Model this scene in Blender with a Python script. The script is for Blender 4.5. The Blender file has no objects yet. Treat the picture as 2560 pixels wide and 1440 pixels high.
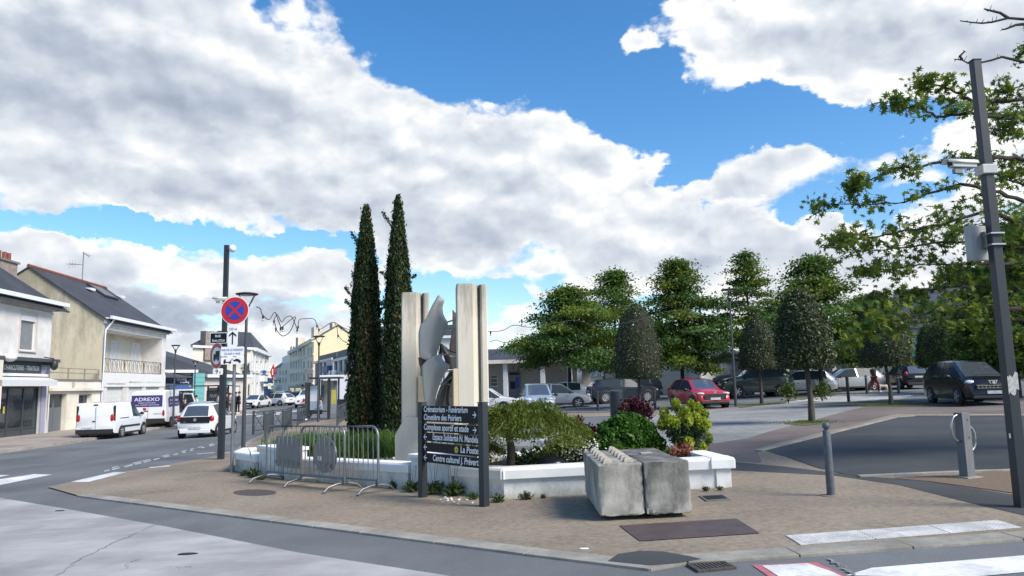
import bpy, bmesh, math, random
import numpy as np
from mathutils import Vector as V, Matrix
rnd = random.Random(7)
scn = bpy.context.scene
COL = scn.collection
# ---------------------------------------------------------------- camera
FPX = 1850.0; PITCH = math.atan(240/FPX); ROLL = 0.022; CAMH = 1.65; SLX = 0.0286; SLY = 0.0125; YB = 40.0
FW = V((0, math.cos(PITCH), math.sin(PITCH)))
_U0 = V((0, -math.sin(PITCH), math.cos(PITCH))); _R0 = V((1, 0, 0))
RT = _R0*math.cos(ROLL) - _U0*math.sin(ROLL); UP = _R0*math.sin(ROLL) + _U0*math.cos(ROLL)
CAM = V((0, 0, CAMH))
cd = bpy.data.cameras.new('camera'); cam = bpy.data.objects.new('camera', cd); COL.objects.link(cam)
cd.sensor_width = 36; cd.lens = FPX/2560*36; cd.clip_end = 3000
mw = Matrix((RT, UP, -FW)).transposed().to_4x4(); mw.translation = CAM
cam.matrix_world = mw; scn.camera = cam
# ---------------------------------------------------------------- sky, sun, exposure
SUN_AZ, SUN_EL = math.radians(122), math.radians(43)      # clockwise from +y
vs = scn.view_settings; vs.view_transform = 'Standard'; vs.look = 'None'; vs.gamma = 1; vs.exposure = 0.6; vs.use_curve_mapping = False
world = bpy.data.worlds.new('World'); scn.world = world; world.use_nodes = True
NT = world.node_tree; NT.nodes.clear()
def nd(t, **k):
    n = NT.nodes.new(t)
    for a, b in k.items(): setattr(n, a, b)
    return n
def lk(a, b): NT.links.new(a, b)
def mth(op, a, b=None, c=None, clamp=False):
    n = nd('ShaderNodeMath', operation=op, use_clamp=clamp)
    for i, x in enumerate((a, b, c)):
        if x is None: continue
        if isinstance(x, (int, float)): n.inputs[i].default_value = x
        else: lk(x, n.inputs[i])
    return n.outputs[0]
def smooth(x, a, b):
    n = nd('ShaderNodeMapRange', interpolation_type='SMOOTHSTEP'); lk(x, n.inputs[0])
    n.inputs[1].default_value = a; n.inputs[2].default_value = b
    return n.outputs[0]
def ray(px, py): return FW + RT*((px-1280)/FPX) + UP*(-(py-720)/FPX)
def azel(px, py):
    d = ray(px, py); return math.degrees(math.atan2(d.x, d.y)), math.degrees(math.atan2(d.z, math.hypot(d.x, d.y)))
tc = nd('ShaderNodeTexCoord'); sx = nd('ShaderNodeSeparateXYZ'); lk(tc.outputs['Generated'], sx.inputs[0])
az = mth('MULTIPLY', mth('ARCTAN2', sx.outputs[0], sx.outputs[1]), 180/math.pi)
el = mth('MULTIPLY', mth('ARCSINE', sx.outputs[2]), 180/math.pi)
ae = nd('ShaderNodeCombineXYZ'); lk(az, ae.inputs[0]); lk(el, ae.inputs[1])
def noise(vec, scale, detail=6, rough=.55, off=(0, 0, 0), st=(1, 1, 1)):
    m = nd('ShaderNodeMapping'); lk(vec, m.inputs[0]); m.inputs['Location'].default_value = off; m.inputs['Scale'].default_value = st
    n = nd('ShaderNodeTexNoise'); lk(m.outputs[0], n.inputs['Vector'])
    n.inputs['Scale'].default_value = scale; n.inputs['Detail'].default_value = detail; n.inputs['Roughness'].default_value = rough
    return n
# warp the direction a little so that the cloud banks get ragged edges
wn = noise(ae.outputs[0], .22, 5, .6, st=(1, 1.5, 1)); wv = nd('ShaderNodeVectorMath', operation='MULTIPLY_ADD')
lk(wn.outputs['Color'], wv.inputs[0]); wv.inputs[1].default_value = (7, 4.6, 0); wv.inputs[2].default_value = (-3.5, -2.3, 0)
wa = nd('ShaderNodeVectorMath', operation='ADD'); lk(ae.outputs[0], wa.inputs[0]); lk(wv.outputs[0], wa.inputs[1])
def blobs(lst, acc=0.0):
    for px, py, rx, ry, w in lst:
        a, e = azel(px, py); ra = rx/FPX*57.3*.92; re = ry/FPX*57.3*.92
        n = nd('ShaderNodeVectorMath', operation='MULTIPLY_ADD'); lk(wa.outputs[0], n.inputs[0])
        n.inputs[1].default_value = (1/ra, 1/re, 0); n.inputs[2].default_value = (-a/ra, -e/re, 0)
        d = nd('ShaderNodeVectorMath', operation='DOT_PRODUCT'); lk(n.outputs[0], d.inputs[0]); lk(n.outputs[0], d.inputs[1])
        t = mth('SUBTRACT', 1.0, d.outputs['Value'], clamp=True)
        acc = mth('MULTIPLY_ADD', t, w, acc)
    return acc
CLOUDS = [(250,130,760,330,1.5),(620,330,560,250,1.1),(980,430,420,230,1.1),(1290,400,300,165,1.2),(1520,420,190,90,.9),(250,430,560,150,1.0),(1150,580,500,150,.8),
 (2150,70,520,190,1.5),(2560,130,420,230,1.2),(1740,50,140,100,.9),(2120,235,110,45,.5),(1590,112,60,48,.75),(1960,425,260,80,1.0),(1950,590,130,70,.9),
 (1820,545,190,110,.8),(1650,500,150,100,.8),(1530,570,230,110,.7),(250,680,560,95,1.1),(760,690,300,75,.8),(1560,690,420,80,.7),(560,870,760,85,1.0),(500,775,620,55,.8),
 (2250,640,420,150,.9),(30,575,150,80,.8),(2480,420,260,140,.6),(1100,640,110,60,.5),(1330,800,300,70,.6),(1750,690,380,110,.55),(1420,560,300,130,.5),(1850,610,330,90,.5),(120,330,500,120,.6),(2150,760,500,110,.8)]
BLUE = [(1250,70,370,190,-1.5),(980,40,160,110,-.9),(1570,235,200,110,-1.1),(1800,310,300,75,-1.0),(2180,315,260,55,-.8),(330,565,420,36,-1.1),(760,598,190,34,-.9),
 (1190,735,150,52,-1.0),(2120,520,240,40,-.8),(1700,440,90,30,-.7),(900,625,60,50,-.4),(1330,690,80,30,-.4),(1850,500,90,25,-.5)]
cov = blobs(CLOUDS+BLUE, -.02)
n1 = noise(ae.outputs[0], .2, 8, .55, st=(1, 1.6, 1)); n2 = noise(ae.outputs[0], .17, 3.5, .45, off=(-.5, -1.7, 0), st=(1, 1.6, 1)); n4 = noise(ae.outputs[0], .17, 3.5, .45, st=(1, 1.6, 1))
w2 = noise(ae.outputs[0], .5, 3, .5); wv2 = nd('ShaderNodeVectorMath', operation='MULTIPLY_ADD'); lk(w2.outputs['Color'], wv2.inputs[0]); wv2.inputs[1].default_value = (2.2, 1.6, 0); lk(ae.outputs[0], wv2.inputs[2])
def puff(off):
    m = nd('ShaderNodeMapping'); lk(wv2.outputs[0], m.inputs[0]); m.inputs['Location'].default_value = off; m.inputs['Scale'].default_value = (1, 1.45, 1)
    v = nd('ShaderNodeTexVoronoi', feature='SMOOTH_F1', voronoi_dimensions='2D'); lk(m.outputs[0], v.inputs['Vector']); v.inputs['Scale'].default_value = .2; v.inputs['Detail'].default_value = 3.0; v.inputs['Roughness'].default_value = .42; v.inputs['Lacunarity'].default_value = 2.15; v.inputs['Smoothness'].default_value = .6
    return mth('SUBTRACT', 1.0, v.outputs['Distance'])
p1 = puff((0, 0, 0)); p2 = puff((-.55, -1.1, 0))
cov = mth('ADD', cov, mth('MULTIPLY_ADD', mth('SUBTRACT', n1.outputs[0], .5), 1.5, mth('MULTIPLY', mth('SUBTRACT', p1, .58), .95)))
mask = smooth(cov, -.04, .46)
relief = mth('ADD', mth('MULTIPLY', mth('SUBTRACT', n4.outputs[0], n2.outputs[0]), .8), mth('MULTIPLY', mth('SUBTRACT', p1, p2), .3))
DARK = [(330,230,480,150,.55),(120,470,420,90,.3),(700,500,560,70,.35),(1150,590,420,80,.45),(450,770,560,55,.75),(2380,130,330,110,.35),(1600,640,300,60,.35),(900,800,400,40,.3),(2280,640,300,60,.2),(60,120,200,120,.3)]
dk = blobs(DARK)
n3 = noise(ae.outputs[0], .09, 6, .5, off=(9, 4, 0), st=(1, 2.4, 1))
bright = mth('ADD', mth('MULTIPLY_ADD', relief, 1.45, .70), mth('MULTIPLY_ADD', dk, -.62, mth('MULTIPLY', mth('SUBTRACT', n3.outputs[0], .5), 1.0)))
bright = mth('ADD', bright, mth('MULTIPLY', smooth(cov, 1.0, .2), .3))
ramp = nd('ShaderNodeValToRGB'); lk(bright, ramp.inputs[0])
cr = ramp.color_ramp; cr.elements[0].position = .0; cr.elements[0].color = (.37, .43, .53, 1); cr.elements[1].position = 1.0; cr.elements[1].color = (1.08, 1.08, 1.07, 1)
for p, c in ((.35, (.51, .57, .67, 1)), (.65, (.71, .76, .825, 1)), (.85, (.89, .91, .935, 1))):
    e_ = cr.elements.new(p); e_.color = c
sky = nd('ShaderNodeTexSky', sky_type='NISHITA'); sky.sun_disc = False; sky.sun_elevation = SUN_EL; sky.sun_rotation = SUN_AZ
sky.air_density = 1.0; sky.dust_density = .6; sky.ozone_density = 2.2
hs = nd('ShaderNodeHueSaturation'); lk(sky.outputs[0], hs.inputs['Color']); hs.inputs['Saturation'].default_value = 1.32; hs.inputs['Value'].default_value = 1.16
bg1 = nd('ShaderNodeBackground'); lk(hs.outputs[0], bg1.inputs[0]); bg1.inputs[1].default_value = .115
bg2 = nd('ShaderNodeBackground'); lk(ramp.outputs[0], bg2.inputs[0]); bg2.inputs[1].default_value = .70
mxs = nd('ShaderNodeMixShader'); lk(mask, mxs.inputs[0]); lk(bg1.outputs[0], mxs.inputs[1]); lk(bg2.outputs[0], mxs.inputs[2])
wo = nd('ShaderNodeOutputWorld'); lk(mxs.outputs[0], wo.inputs[0])
sl = bpy.data.lights.new('sun', 'SUN'); sl.energy = 3.5; sl.angle = math.radians(24); sl.color = (1, .94, .85)
so = bpy.data.objects.new('sun', sl); COL.objects.link(so)
sd = V((math.sin(SUN_AZ)*math.cos(SUN_EL), math.cos(SUN_AZ)*math.cos(SUN_EL), math.sin(SUN_EL)))
so.rotation_euler = sd.to_track_quat('Z', 'Y').to_euler(); so.location = sd*80
# ---------------------------------------------------------------- placing helpers
def gz(x, y): return SLX*x + SLY*max(0.0, y-YB)
def G(px, py, h=0.0):                      # point of the ground (plus h) seen at a pixel of the 2560 px wide photograph
    d = ray(px, py); lo = 0.0; t = (h-CAMH)/(d.z-SLX*d.x) if d.z-SLX*d.x < -1e-4 else 400
    for _ in range(60):
        p = CAM+d*t; e = p.z-(gz(p.x, p.y)+h)
        if abs(e) < 1e-4: break
        t += e/max(1e-3, -(d.z-SLX*d.x-(SLY*d.y if p.y > YB else 0)))
    return CAM+d*t
def A(px, dist, h=0.0, py=985):            # ground point under a pixel column at a distance
    d = ray(px, py); x = d.x/d.y*dist; return V((x, dist, gz(x, dist)+h))
def D(px, py, dist):
    d = ray(px, py); return CAM+d*(dist/d.y)
# ---------------------------------------------------------------- materials
MATS = {}
def M(name, col, rough=.6, var=.12, scale=6.0, bump=0.0, bscale=None, metal=0.0, col2=None, st=(1, 1, 1), coat=0.0, spec=None, alpha=None, big=0.0, detail=4, col3=None, tscale=1.0, tst=(1, 1, 1), tamt=1.0):
    if name in MATS: return MATS[name]
    m = bpy.data.materials.new(name); m.use_nodes = True; t = m.node_tree; N = t.nodes; L = t.links
    b = N['Principled BSDF']; b.inputs['Roughness'].default_value = rough; b.inputs['Metallic'].default_value = metal
    if coat: b.inputs['Coat Weight'].default_value = coat; b.inputs['Coat Roughness'].default_value = .05
    if spec is not None: b.inputs['Specular IOR Level'].default_value = spec
    c = N.new('ShaderNodeTexCoord'); mp = N.new('ShaderNodeMapping'); mp.inputs['Scale'].default_value = st
    L.new(c.outputs['Object'], mp.inputs[0])
    n = N.new('ShaderNodeTexNoise'); n.inputs['Scale'].default_value = scale; n.inputs['Detail'].default_value = detail; n.inputs['Roughness'].default_value = .65
    L.new(mp.outputs[0], n.inputs['Vector'])
    r = N.new('ShaderNodeValToRGB'); L.new(n.outputs[0], r.inputs[0])
    c2 = col2 or tuple(min(1, x*(1+var)) for x in col); c1 = col if col2 else tuple(x*(1-var) for x in col)
    r.color_ramp.elements[0].position = .32; r.color_ramp.elements[0].color = (*c1, 1)
    r.color_ramp.elements[1].position = .68; r.color_ramp.elements[1].color = (*c2, 1)
    out = r.outputs[0]
    if big:
        n5 = N.new('ShaderNodeTexNoise'); n5.inputs['Scale'].default_value = big; n5.inputs['Detail'].default_value = 5; n5.inputs['Roughness'].default_value = .6
        L.new(c.outputs['Object'], n5.inputs['Vector'])
        mr = N.new('ShaderNodeMapRange'); mr.inputs[1].default_value = .3; mr.inputs[2].default_value = .7; mr.inputs[3].default_value = .7; mr.inputs[4].default_value = 1.3
        L.new(n5.outputs[0], mr.inputs[0])
        mu = N.new('ShaderNodeMix'); mu.data_type = 'RGBA'; mu.blend_type = 'MULTIPLY'; mu.inputs[0].default_value = 1
        L.new(out, mu.inputs[6]); L.new(mr.outputs[0], mu.inputs[7]); out = mu.outputs[2]
    if col3:
        m3 = N.new('ShaderNodeMapping'); m3.inputs['Scale'].default_value = tst; L.new(c.outputs['Object'], m3.inputs[0])
        n6 = N.new('ShaderNodeTexNoise'); n6.inputs['Scale'].default_value = tscale; n6.inputs['Detail'].default_value = 8; n6.inputs['Roughness'].default_value = .68; L.new(m3.outputs[0], n6.inputs['Vector'])
        r3 = N.new('ShaderNodeMapRange'); r3.inputs[1].default_value = .5; r3.inputs[2].default_value = .72; r3.inputs[4].default_value = tamt; L.new(n6.outputs[0], r3.inputs[0])
        x3 = N.new('ShaderNodeMix'); x3.data_type = 'RGBA'; L.new(r3.outputs[0], x3.inputs[0]); L.new(out, x3.inputs[6]); x3.inputs[7].default_value = (*col3, 1); out = x3.outputs[2]
    L.new(out, b.inputs['Base Color'])
    if bump:
        n2 = N.new('ShaderNodeTexNoise'); n2.inputs['Scale'].default_value = bscale or scale*4; n2.inputs['Detail'].default_value = 5
        L.new(c.outputs['Object'], n2.inputs['Vector'])
        bp = N.new('ShaderNodeBump'); bp.inputs['Strength'].default_value = bump; bp.inputs['Distance'].default_value = .02
        L.new(n2.outputs[0], bp.inputs['Height']); L.new(bp.outputs[0], b.inputs['Normal'])
    MATS[name] = m; return m
def stain(m, col, z0, z1, scale=3.0, amt=.6, st=(1, 1, .15)):
    """weathering streaks of their own colour in a height band of the object"""
    t = m.node_tree; N = t.nodes; L = t.links; b = N['Principled BSDF']; src = b.inputs['Base Color'].links[0].from_socket
    c = N.new('ShaderNodeTexCoord'); mp = N.new('ShaderNodeMapping'); mp.inputs['Scale'].default_value = st; L.new(c.outputs['Object'], mp.inputs[0])
    n = N.new('ShaderNodeTexNoise'); n.inputs['Scale'].default_value = scale; n.inputs['Detail'].default_value = 6; n.inputs['Roughness'].default_value = .7; L.new(mp.outputs[0], n.inputs['Vector'])
    s = N.new('ShaderNodeSeparateXYZ'); L.new(c.outputs['Object'], s.inputs[0])
    mr = N.new('ShaderNodeMapRange'); L.new(s.outputs[2], mr.inputs[0]); mr.inputs[1].default_value = z0; mr.inputs[2].default_value = z1
    ad = N.new('ShaderNodeMath'); ad.operation = 'MULTIPLY_ADD'; L.new(mr.outputs[0], ad.inputs[0]); ad.inputs[1].default_value = .42; L.new(n.outputs[0], ad.inputs[2])
    m2 = N.new('ShaderNodeMapRange'); L.new(ad.outputs[0], m2.inputs[0]); m2.inputs[1].default_value = .58; m2.inputs[2].default_value = .92; m2.inputs[4].default_value = amt
    mx = N.new('ShaderNodeMix'); mx.data_type = 'RGBA'; L.new(m2.outputs[0], mx.inputs[0]); L.new(src, mx.inputs[6]); mx.inputs[7].default_value = (*col, 1)
    L.new(mx.outputs[2], b.inputs['Base Color']); return m
def leafmat(name, cols, trans=.3, rough=.5):
    if name in MATS: return MATS[name]
    m = bpy.data.materials.new(name); m.use_nodes = True; t = m.node_tree; N = t.nodes; L = t.links; b = N['Principled BSDF']
    a = N.new('ShaderNodeAttribute'); a.attribute_name = 'v'; r = N.new('ShaderNodeValToRGB'); L.new(a.outputs['Fac'], r.inputs[0])
    e = r.color_ramp.elements; e[0].position = 0; e[0].color = (*cols[0], 1); e[1].position = 1; e[1].color = (*cols[-1], 1)
    for i, c in enumerate(cols[1:-1]):
        x = e.new((i+1)/(len(cols)-1)); x.color = (*c, 1)
    L.new(r.outputs[0], b.inputs['Base Color']); b.inputs['Roughness'].default_value = rough; b.inputs['Specular IOR Level'].default_value = .3
    tr = N.new('ShaderNodeBsdfTranslucent'); L.new(r.outputs[0], tr.inputs[0]); mx = N.new('ShaderNodeMixShader'); mx.inputs[0].default_value = trans
    L.new(b.outputs[0], mx.inputs[1]); L.new(tr.outputs[0], mx.inputs[2]); L.new(mx.outputs[0], N['Material Output'].inputs[0])
    MATS[name] = m; return m
# ---------------------------------------------------------------- mesh helpers
class MB:
    def __init__(s): s.v = []; s.f = []
    def add(s, vs, fs):
        o = len(s.v); s.v += [tuple(x) for x in vs]; s.f += [tuple(i+o for i in q) for q in fs]; return s
    def box(s, x0, x1, y0, y1, z0, z1):
        return s.add([(x0,y0,z0),(x1,y0,z0),(x1,y1,z0),(x0,y1,z0),(x0,y0,z1),(x1,y0,z1),(x1,y1,z1),(x0,y1,z1)],
                     [(0,3,2,1),(4,5,6,7),(0,1,5,4),(1,2,6,5),(2,3,7,6),(3,0,4,7)])
    def cbox(s, c, d, rot=None):
        o = len(s.v); s.box(-d[0]/2, d[0]/2, -d[1]/2, d[1]/2, -d[2]/2, d[2]/2)
        R = rot or Matrix.Identity(3)
        for i in range(o, len(s.v)): s.v[i] = tuple(R@V(s.v[i])+V(c))
        return s
    def tube(s, pts, rad, n=6, cap=True):
        pts = [V(p) for p in pts]; k = len(pts); rad = rad if isinstance(rad, (list, tuple)) else [rad]*k
        o = len(s.v); ref = None
        for i, p in enumerate(pts):
            d = (pts[min(i+1, k-1)]-pts[max(i-1, 0)]).normalized()
            if ref is None: ref = V((0, 0, 1)) if abs(d.z) < .9 else V((1, 0, 0))
            a = d.cross(ref)
            if a.length < 1e-4: ref = V((0, 1, 0)); a = d.cross(ref)
            a.normalize(); b = d.cross(a); ref = -b if False else ref
            for j in range(n):
                t = 2*math.pi*j/n; s.v.append(tuple(p+(a*math.cos(t)+b*math.sin(t))*rad[i]))
        for i in range(k-1):
            for j in range(n):
                s.f.append((o+i*n+j, o+i*n+(j+1) % n, o+(i+1)*n+(j+1) % n, o+(i+1)*n+j))
        if cap: s.f.append(tuple(o+j for j in range(n))[::-1]); s.f.append(tuple(o+(k-1)*n+j for j in range(n)))
        return s
    def lathe(s, prof, n=16, c=(0, 0, 0), ax='z'):
        o = len(s.v); k = len(prof)
        for r, z in prof:
            for j in range(n):
                t = 2*math.pi*j/n; x, y = r*math.cos(t), r*math.sin(t)
                q = (x, y, z) if ax == 'z' else ((x, z, y) if ax == 'y' else (z, x, y))
                s.v.append((c[0]+q[0], c[1]+q[1], c[2]+q[2]))
        for i in range(k-1):
            for j in range(n): s.f.append((o+i*n+j, o+i*n+(j+1) % n, o+(i+1)*n+(j+1) % n, o+(i+1)*n+j))
        s.f.append(tuple(o+j for j in range(n))[::-1]); s.f.append(tuple(o+(k-1)*n+j for j in range(n)))
        return s
    def prism(s, poly, z0, z1, plane='xy'):        # poly counter-clockwise
        n = len(poly); P = lambda a, z: (a[0], a[1], z) if plane == 'xy' else ((a[0], z, a[1]) if plane == 'xz' else (z, a[0], a[1]))
        return s.add([P(a, z0) for a in poly]+[P(a, z1) for a in poly],
                     [tuple(range(n))[::-1], tuple(range(n, 2*n))]+[(i, (i+1) % n, n+(i+1) % n, n+i) for i in range(n)])
    def ball(s, c, r, n=10, m=6):
        r = (r, r, r) if isinstance(r, (int, float)) else r; o = len(s.v)
        for i in range(m+1):
            ph = math.pi*i/m
            for j in range(n):
                t = 2*math.pi*j/n
                s.v.append((c[0]+r[0]*math.sin(ph)*math.cos(t), c[1]+r[1]*math.sin(ph)*math.sin(t), c[2]-r[2]*math.cos(ph)))
        for i in range(m):
            for j in range(n): s.f.append((o+i*n+j, o+i*n+(j+1) % n, o+(i+1)*n+(j+1) % n, o+(i+1)*n+j))
        return s
    def build(s, name, mat, parent=None, smooth=None, bevel=0, fix=True):
        me = bpy.data.meshes.new(name); me.from_pydata(s.v, [], s.f)
        if fix or bevel:
            bm = bmesh.new(); bm.from_mesh(me)
            if bevel:
                bmesh.ops.remove_doubles(bm, verts=bm.verts, dist=1e-5)
                bmesh.ops.bevel(bm, geom=[e for e in bm.edges if e.is_manifold and e.calc_face_angle(0) > .5], offset=bevel, segments=2, profile=.6, affect='EDGES')
            if fix: bmesh.ops.recalc_face_normals(bm, faces=bm.faces)
            bm.to_mesh(me); bm.free()
        if smooth is not None:
            me.polygons.foreach_set('use_smooth', [True]*len(me.polygons)); me.set_sharp_from_angle(angle=math.radians(smooth))
        return link(name, me, mat, parent)
def link(name, me, mat, parent=None):
    if mat is not None and len(me.materials) == 0: me.materials.append(mat)
    o = bpy.data.objects.new(name, me); COL.objects.link(o)
    if parent is not None: o.parent = parent
    return o
def tag(o, label=None, cat=None, group=None, kind=None):
    if label: o['label'] = label
    if cat: o['category'] = cat
    if group: o['group'] = group
    if kind: o['kind'] = kind
    return o
def thing(name, label, cat, loc=(0, 0, 0), rz=0.0, group=None):
    o = bpy.data.objects.new(name, None); COL.objects.link(o); o.empty_display_size = .2
    o.location = loc; o.rotation_euler = (0, 0, rz); return tag(o, label, cat, group)
def copy_tree(o, parent=None):
    c = o.copy(); COL.objects.link(c); c.parent = parent
    for ch in KIDS(o): copy_tree(ch, c)
    return c
def KIDS(o): return [x for x in bpy.data.objects if x.parent == o]
_txt = {}
def text(parent, s, size, mat, loc, rot=(math.pi/2, 0, 0), ax='LEFT', sx=1.0, shear=0.0, bold=0.0, name='lettering', width=None):
    key = (s, ax, shear, bold)
    if key not in _txt:
        cu = bpy.data.curves.new('t', 'FONT'); cu.body = s; cu.align_x = ax; cu.shear = shear; cu.offset = bold; cu.size = 1; cu.resolution_u = 3; cu.extrude = .004
        ob = bpy.data.objects.new('t', cu); me = ob.to_mesh(); _txt[key] = me.copy(); ob.to_mesh_clear(); bpy.data.objects.remove(ob); bpy.data.curves.remove(cu)
    me = _txt[key].copy()
    if width:
        xs = [v.co.x for v in me.vertices]; sx = width/((max(xs)-min(xs))*size)
    for v in me.vertices: v.co = V((v.co.x*size*sx, v.co.y*size, v.co.z*size))
    o = link(name, me, mat, parent); o.location = loc; o.rotation_euler = rot
    return o
def sheet(name, pts, lift, mat, kind='structure', parent=None, px=True):
    w = [G(*p) if px else V((p[0], p[1], 0)) for p in pts]
    bm = bmesh.new(); bm.faces.new([bm.verts.new((p.x, p.y, 0)) for p in w])
    bmesh.ops.bisect_plane(bm, geom=bm.verts[:]+bm.edges[:]+bm.faces[:], plane_co=(0, YB, 0), plane_no=(0, 1, 0))
    bmesh.ops.triangulate(bm, faces=bm.faces)
    for v in bm.verts: v.co.z = gz(v.co.x, v.co.y)+lift
    for f in bm.faces:
        f.normal_update()
        if f.normal.z < 0: f.normal_flip()
    me = bpy.data.meshes.new(name); bm.to_mesh(me); bm.free()
    o = link(name, me, mat, parent)
    if kind and parent is None: o['kind'] = kind
    return o
# leaf clouds -----------------------------------------------------------------
def leaves(name, P, size, mat, parent, N=None, aspect=.55, shape='diamond', tilt=1.0, seed=0, vary=.35, up=None, v=None):
    """one mesh of small leaf faces at the points P; N = preferred leaf normals, up = preferred leaf axis"""
    g = np.random.default_rng(seed); P = np.asarray(P, float); n = len(P)
    nrm = g.normal(size=(n, 3))*tilt
    if N is not None: nrm += np.asarray(N)
    nrm /= np.linalg.norm(nrm, axis=1, keepdims=True)+1e-9
    a = g.normal(size=(n, 3)) if up is None else np.asarray(up)+g.normal(size=(n, 3))*.35
    a -= nrm*np.sum(a*nrm, 1, keepdims=True); a /= np.linalg.norm(a, axis=1, keepdims=True)+1e-9
    b = np.cross(nrm, a); s = (size*(1+vary*g.uniform(-1, 1, n)))[:, None]
    if shape == 'diamond': T = np.array([(-.5, 0, 0), (0, -.5*aspect, .06), (.5, 0, -.05), (0, .5*aspect, .06)]); F = [(0, 1, 2, 3)]
    elif shape == 'lobed':
        T = np.array([(-.5,0,0),(-.18,-.1,.03),(-.2,-.42,.0),(.02,-.12,.03),(.1,-.48,-.03),(.2,-.12,.02),(.5,-.16,-.05),(.3,0,.02),(.52,.1,-.05),(.2,.12,.02),(.12,.46,-.03),(.02,.12,.03),(-.18,.42,0),(-.18,.1,.03)])
        F = [(0,1,13),(1,2,3),(3,4,5),(5,6,7),(7,8,9),(9,10,11),(11,12,13),(1,3,5,7,9,11,13)]
    else: T = np.array([(-.5, -.06*aspect, 0), (0, -.5*aspect, .05), (.55, 0, -.12), (0, .5*aspect, .05)]); F = [(0, 1, 2, 3)]
    k = len(T)
    co = P[:, None, :]+s[:, None, :]*(T[None, :, 0:1]*a[:, None, :]+T[None, :, 1:2]*b[:, None, :]+T[None, :, 2:3]*nrm[:, None, :])
    me = bpy.data.meshes.new(name); me.vertices.add(n*k); me.vertices.foreach_set('co', co.reshape(-1))
    idx = []; st = []; c = 0
    for f in F: st.append(c); c += len(f); idx += f
    li = (np.array(idx)[None, :]+np.arange(n)[:, None]*k).reshape(-1); ls = (np.array(st)[None, :]+np.arange(n)[:, None]*c).reshape(-1)
    me.loops.add(len(li)); me.loops.foreach_set('vertex_index', li.astype(np.int32))
    me.polygons.add(len(ls)); me.polygons.foreach_set('loop_start', ls.astype(np.int32)); me.update()
    at = me.attributes.new('v', 'FLOAT', 'POINT'); vv = g.uniform(0, 1, n) if v is None else np.clip(np.asarray(v)+g.uniform(-.2, .2, n), 0, 1)
    at.data.foreach_set('value', np.repeat(vv, k).astype(np.float32))
    return link(name, me, mat, parent)
# ================================================================ MATERIALS
asph = M('asphalt', (.13, .137, .139), .85, scale=90, var=.28, bump=.25, bscale=220, big=.35, detail=6, col3=(.088, .09, .092), tscale=.5, tst=(1, .35, 1), tamt=.8)
asph_new = M('dark asphalt', (.048, .05, .051), .85, scale=110, var=.3, bump=.3, bscale=240, big=.6, detail=6)
pave = M('gravelly pavement', (.182, .145, .102), .9, col2=(.31, .26, .192), scale=14, bump=.4, bscale=170, big=.55, detail=12, col3=(.2, .14, .108), tscale=1.1, tamt=.65)
pave_red = M('reddish pavement', (.128, .098, .085), .9, col2=(.175, .142, .124), scale=40, bump=.3, bscale=200, big=.5, detail=9)
concrete_path = M('pale concrete path', (.235, .23, .215), .85, var=.14, scale=5, bump=.15, big=.3, st=(1, .3, 1))
conc_fore = M('worn pale concrete', (.3, .288, .28), .85, col2=(.39, .375, .368), scale=1.3, bump=.2, bscale=60, big=.7, detail=10, st=(.35, 1, 1), col3=(.22, .212, .208), tscale=1.6, tst=(.3, 1, 1), tamt=.7)
kerbm = M('kerb concrete', (.27, .25, .21), .85, var=.14, scale=8, bump=.2, big=1.2)
paint = M('road paint', (.62, .62, .6), .7, var=.1, scale=16, big=2)
paint_worn = M('worn road paint', (.2, .205, .21), .8, col2=(.58, .58, .57), scale=9, detail=10)
soil = M('bare soil', (.06, .045, .032), .95, var=.35, scale=30, bump=.5)
mulch = M('dry mulch', (.12, .08, .055), .95, col2=(.24, .18, .12), scale=40, bump=.6, detail=10)
grass_soil = M('grassy soil', (.07, .075, .03), .95, col2=(.13, .115, .06), scale=18, bump=.5)
white_wall = M('white render', (.66, .65, .62), .8, var=.05, scale=3, bump=.08, bscale=60)
planter_w = stain(M('planter render', (.72, .715, .69), .8, var=.05, scale=4, bump=.1, bscale=70), (.33, .31, .25), .34, -.12, 5, .8, st=(1, 1, .6))
coping_w = M('coping paint', (.78, .775, .75), .75, var=.05, scale=5, bump=.08, bscale=40)
column_c = stain(M('column concrete', (.58, .52, .42), .9, col2=(.68, .63, .53), scale=2.2, bump=.25, bscale=45, st=(1, 1, .2), detail=8), (.13, .12, .1), 2.5, 3.75, 5, .85)
block_c = stain(M('block concrete', (.3, .283, .243), .92, col2=(.5, .475, .415), scale=2.6, bump=.2, bscale=40, detail=12), (.085, .08, .07), .05, 1.0, 4.5, .95, st=(1, 1, .4))
block_d = stain(M('dark block concrete', (.2, .192, .172), .92, col2=(.43, .41, .365), scale=3.1, bump=.2, bscale=40, detail=12), (.07, .067, .06), -.1, .8, 5, .95, st=(1, 1, .4))
nub_c = M('bare concrete studs', (.33, .29, .23), .9, col2=(.42, .375, .31), scale=9, bump=.4)
steel_s = M('brushed sculpture steel', (.34, .33, .305), .5, var=.12, scale=3, metal=.25, st=(1, 1, .2))
steel_d = M('dark sculpture steel', (.07, .06, .055), .5, var=.2, scale=3, metal=.5)
galv = M('galvanised steel', (.23, .235, .24), .45, var=.14, scale=9, metal=.7)
signback = M('grey sign back', (.24, .245, .25), .5, var=.08, metal=.4)
anth = M('anthracite metal', (.02, .025, .03), .5, var=.1)
anth_l = M('grey metal', (.05, .058, .064), .5, var=.12)
bollm = M('weathered blue grey metal', (.1, .112, .125), .6, var=.3, scale=14)
stainless = M('stainless tube', (.45, .45, .44), .38, metal=1.0, var=.04)
navy = M('navy sign blue', (.008, .011, .02), .4, var=.03, spec=.15)
signwhite = M('sign white', (.8, .8, .8), .35, var=.02)
signred = M('sign red', (.5, .012, .02), .35, var=.03)
signblue = M('sign blue', (.02, .05, .33), .35, var=.03)
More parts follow.
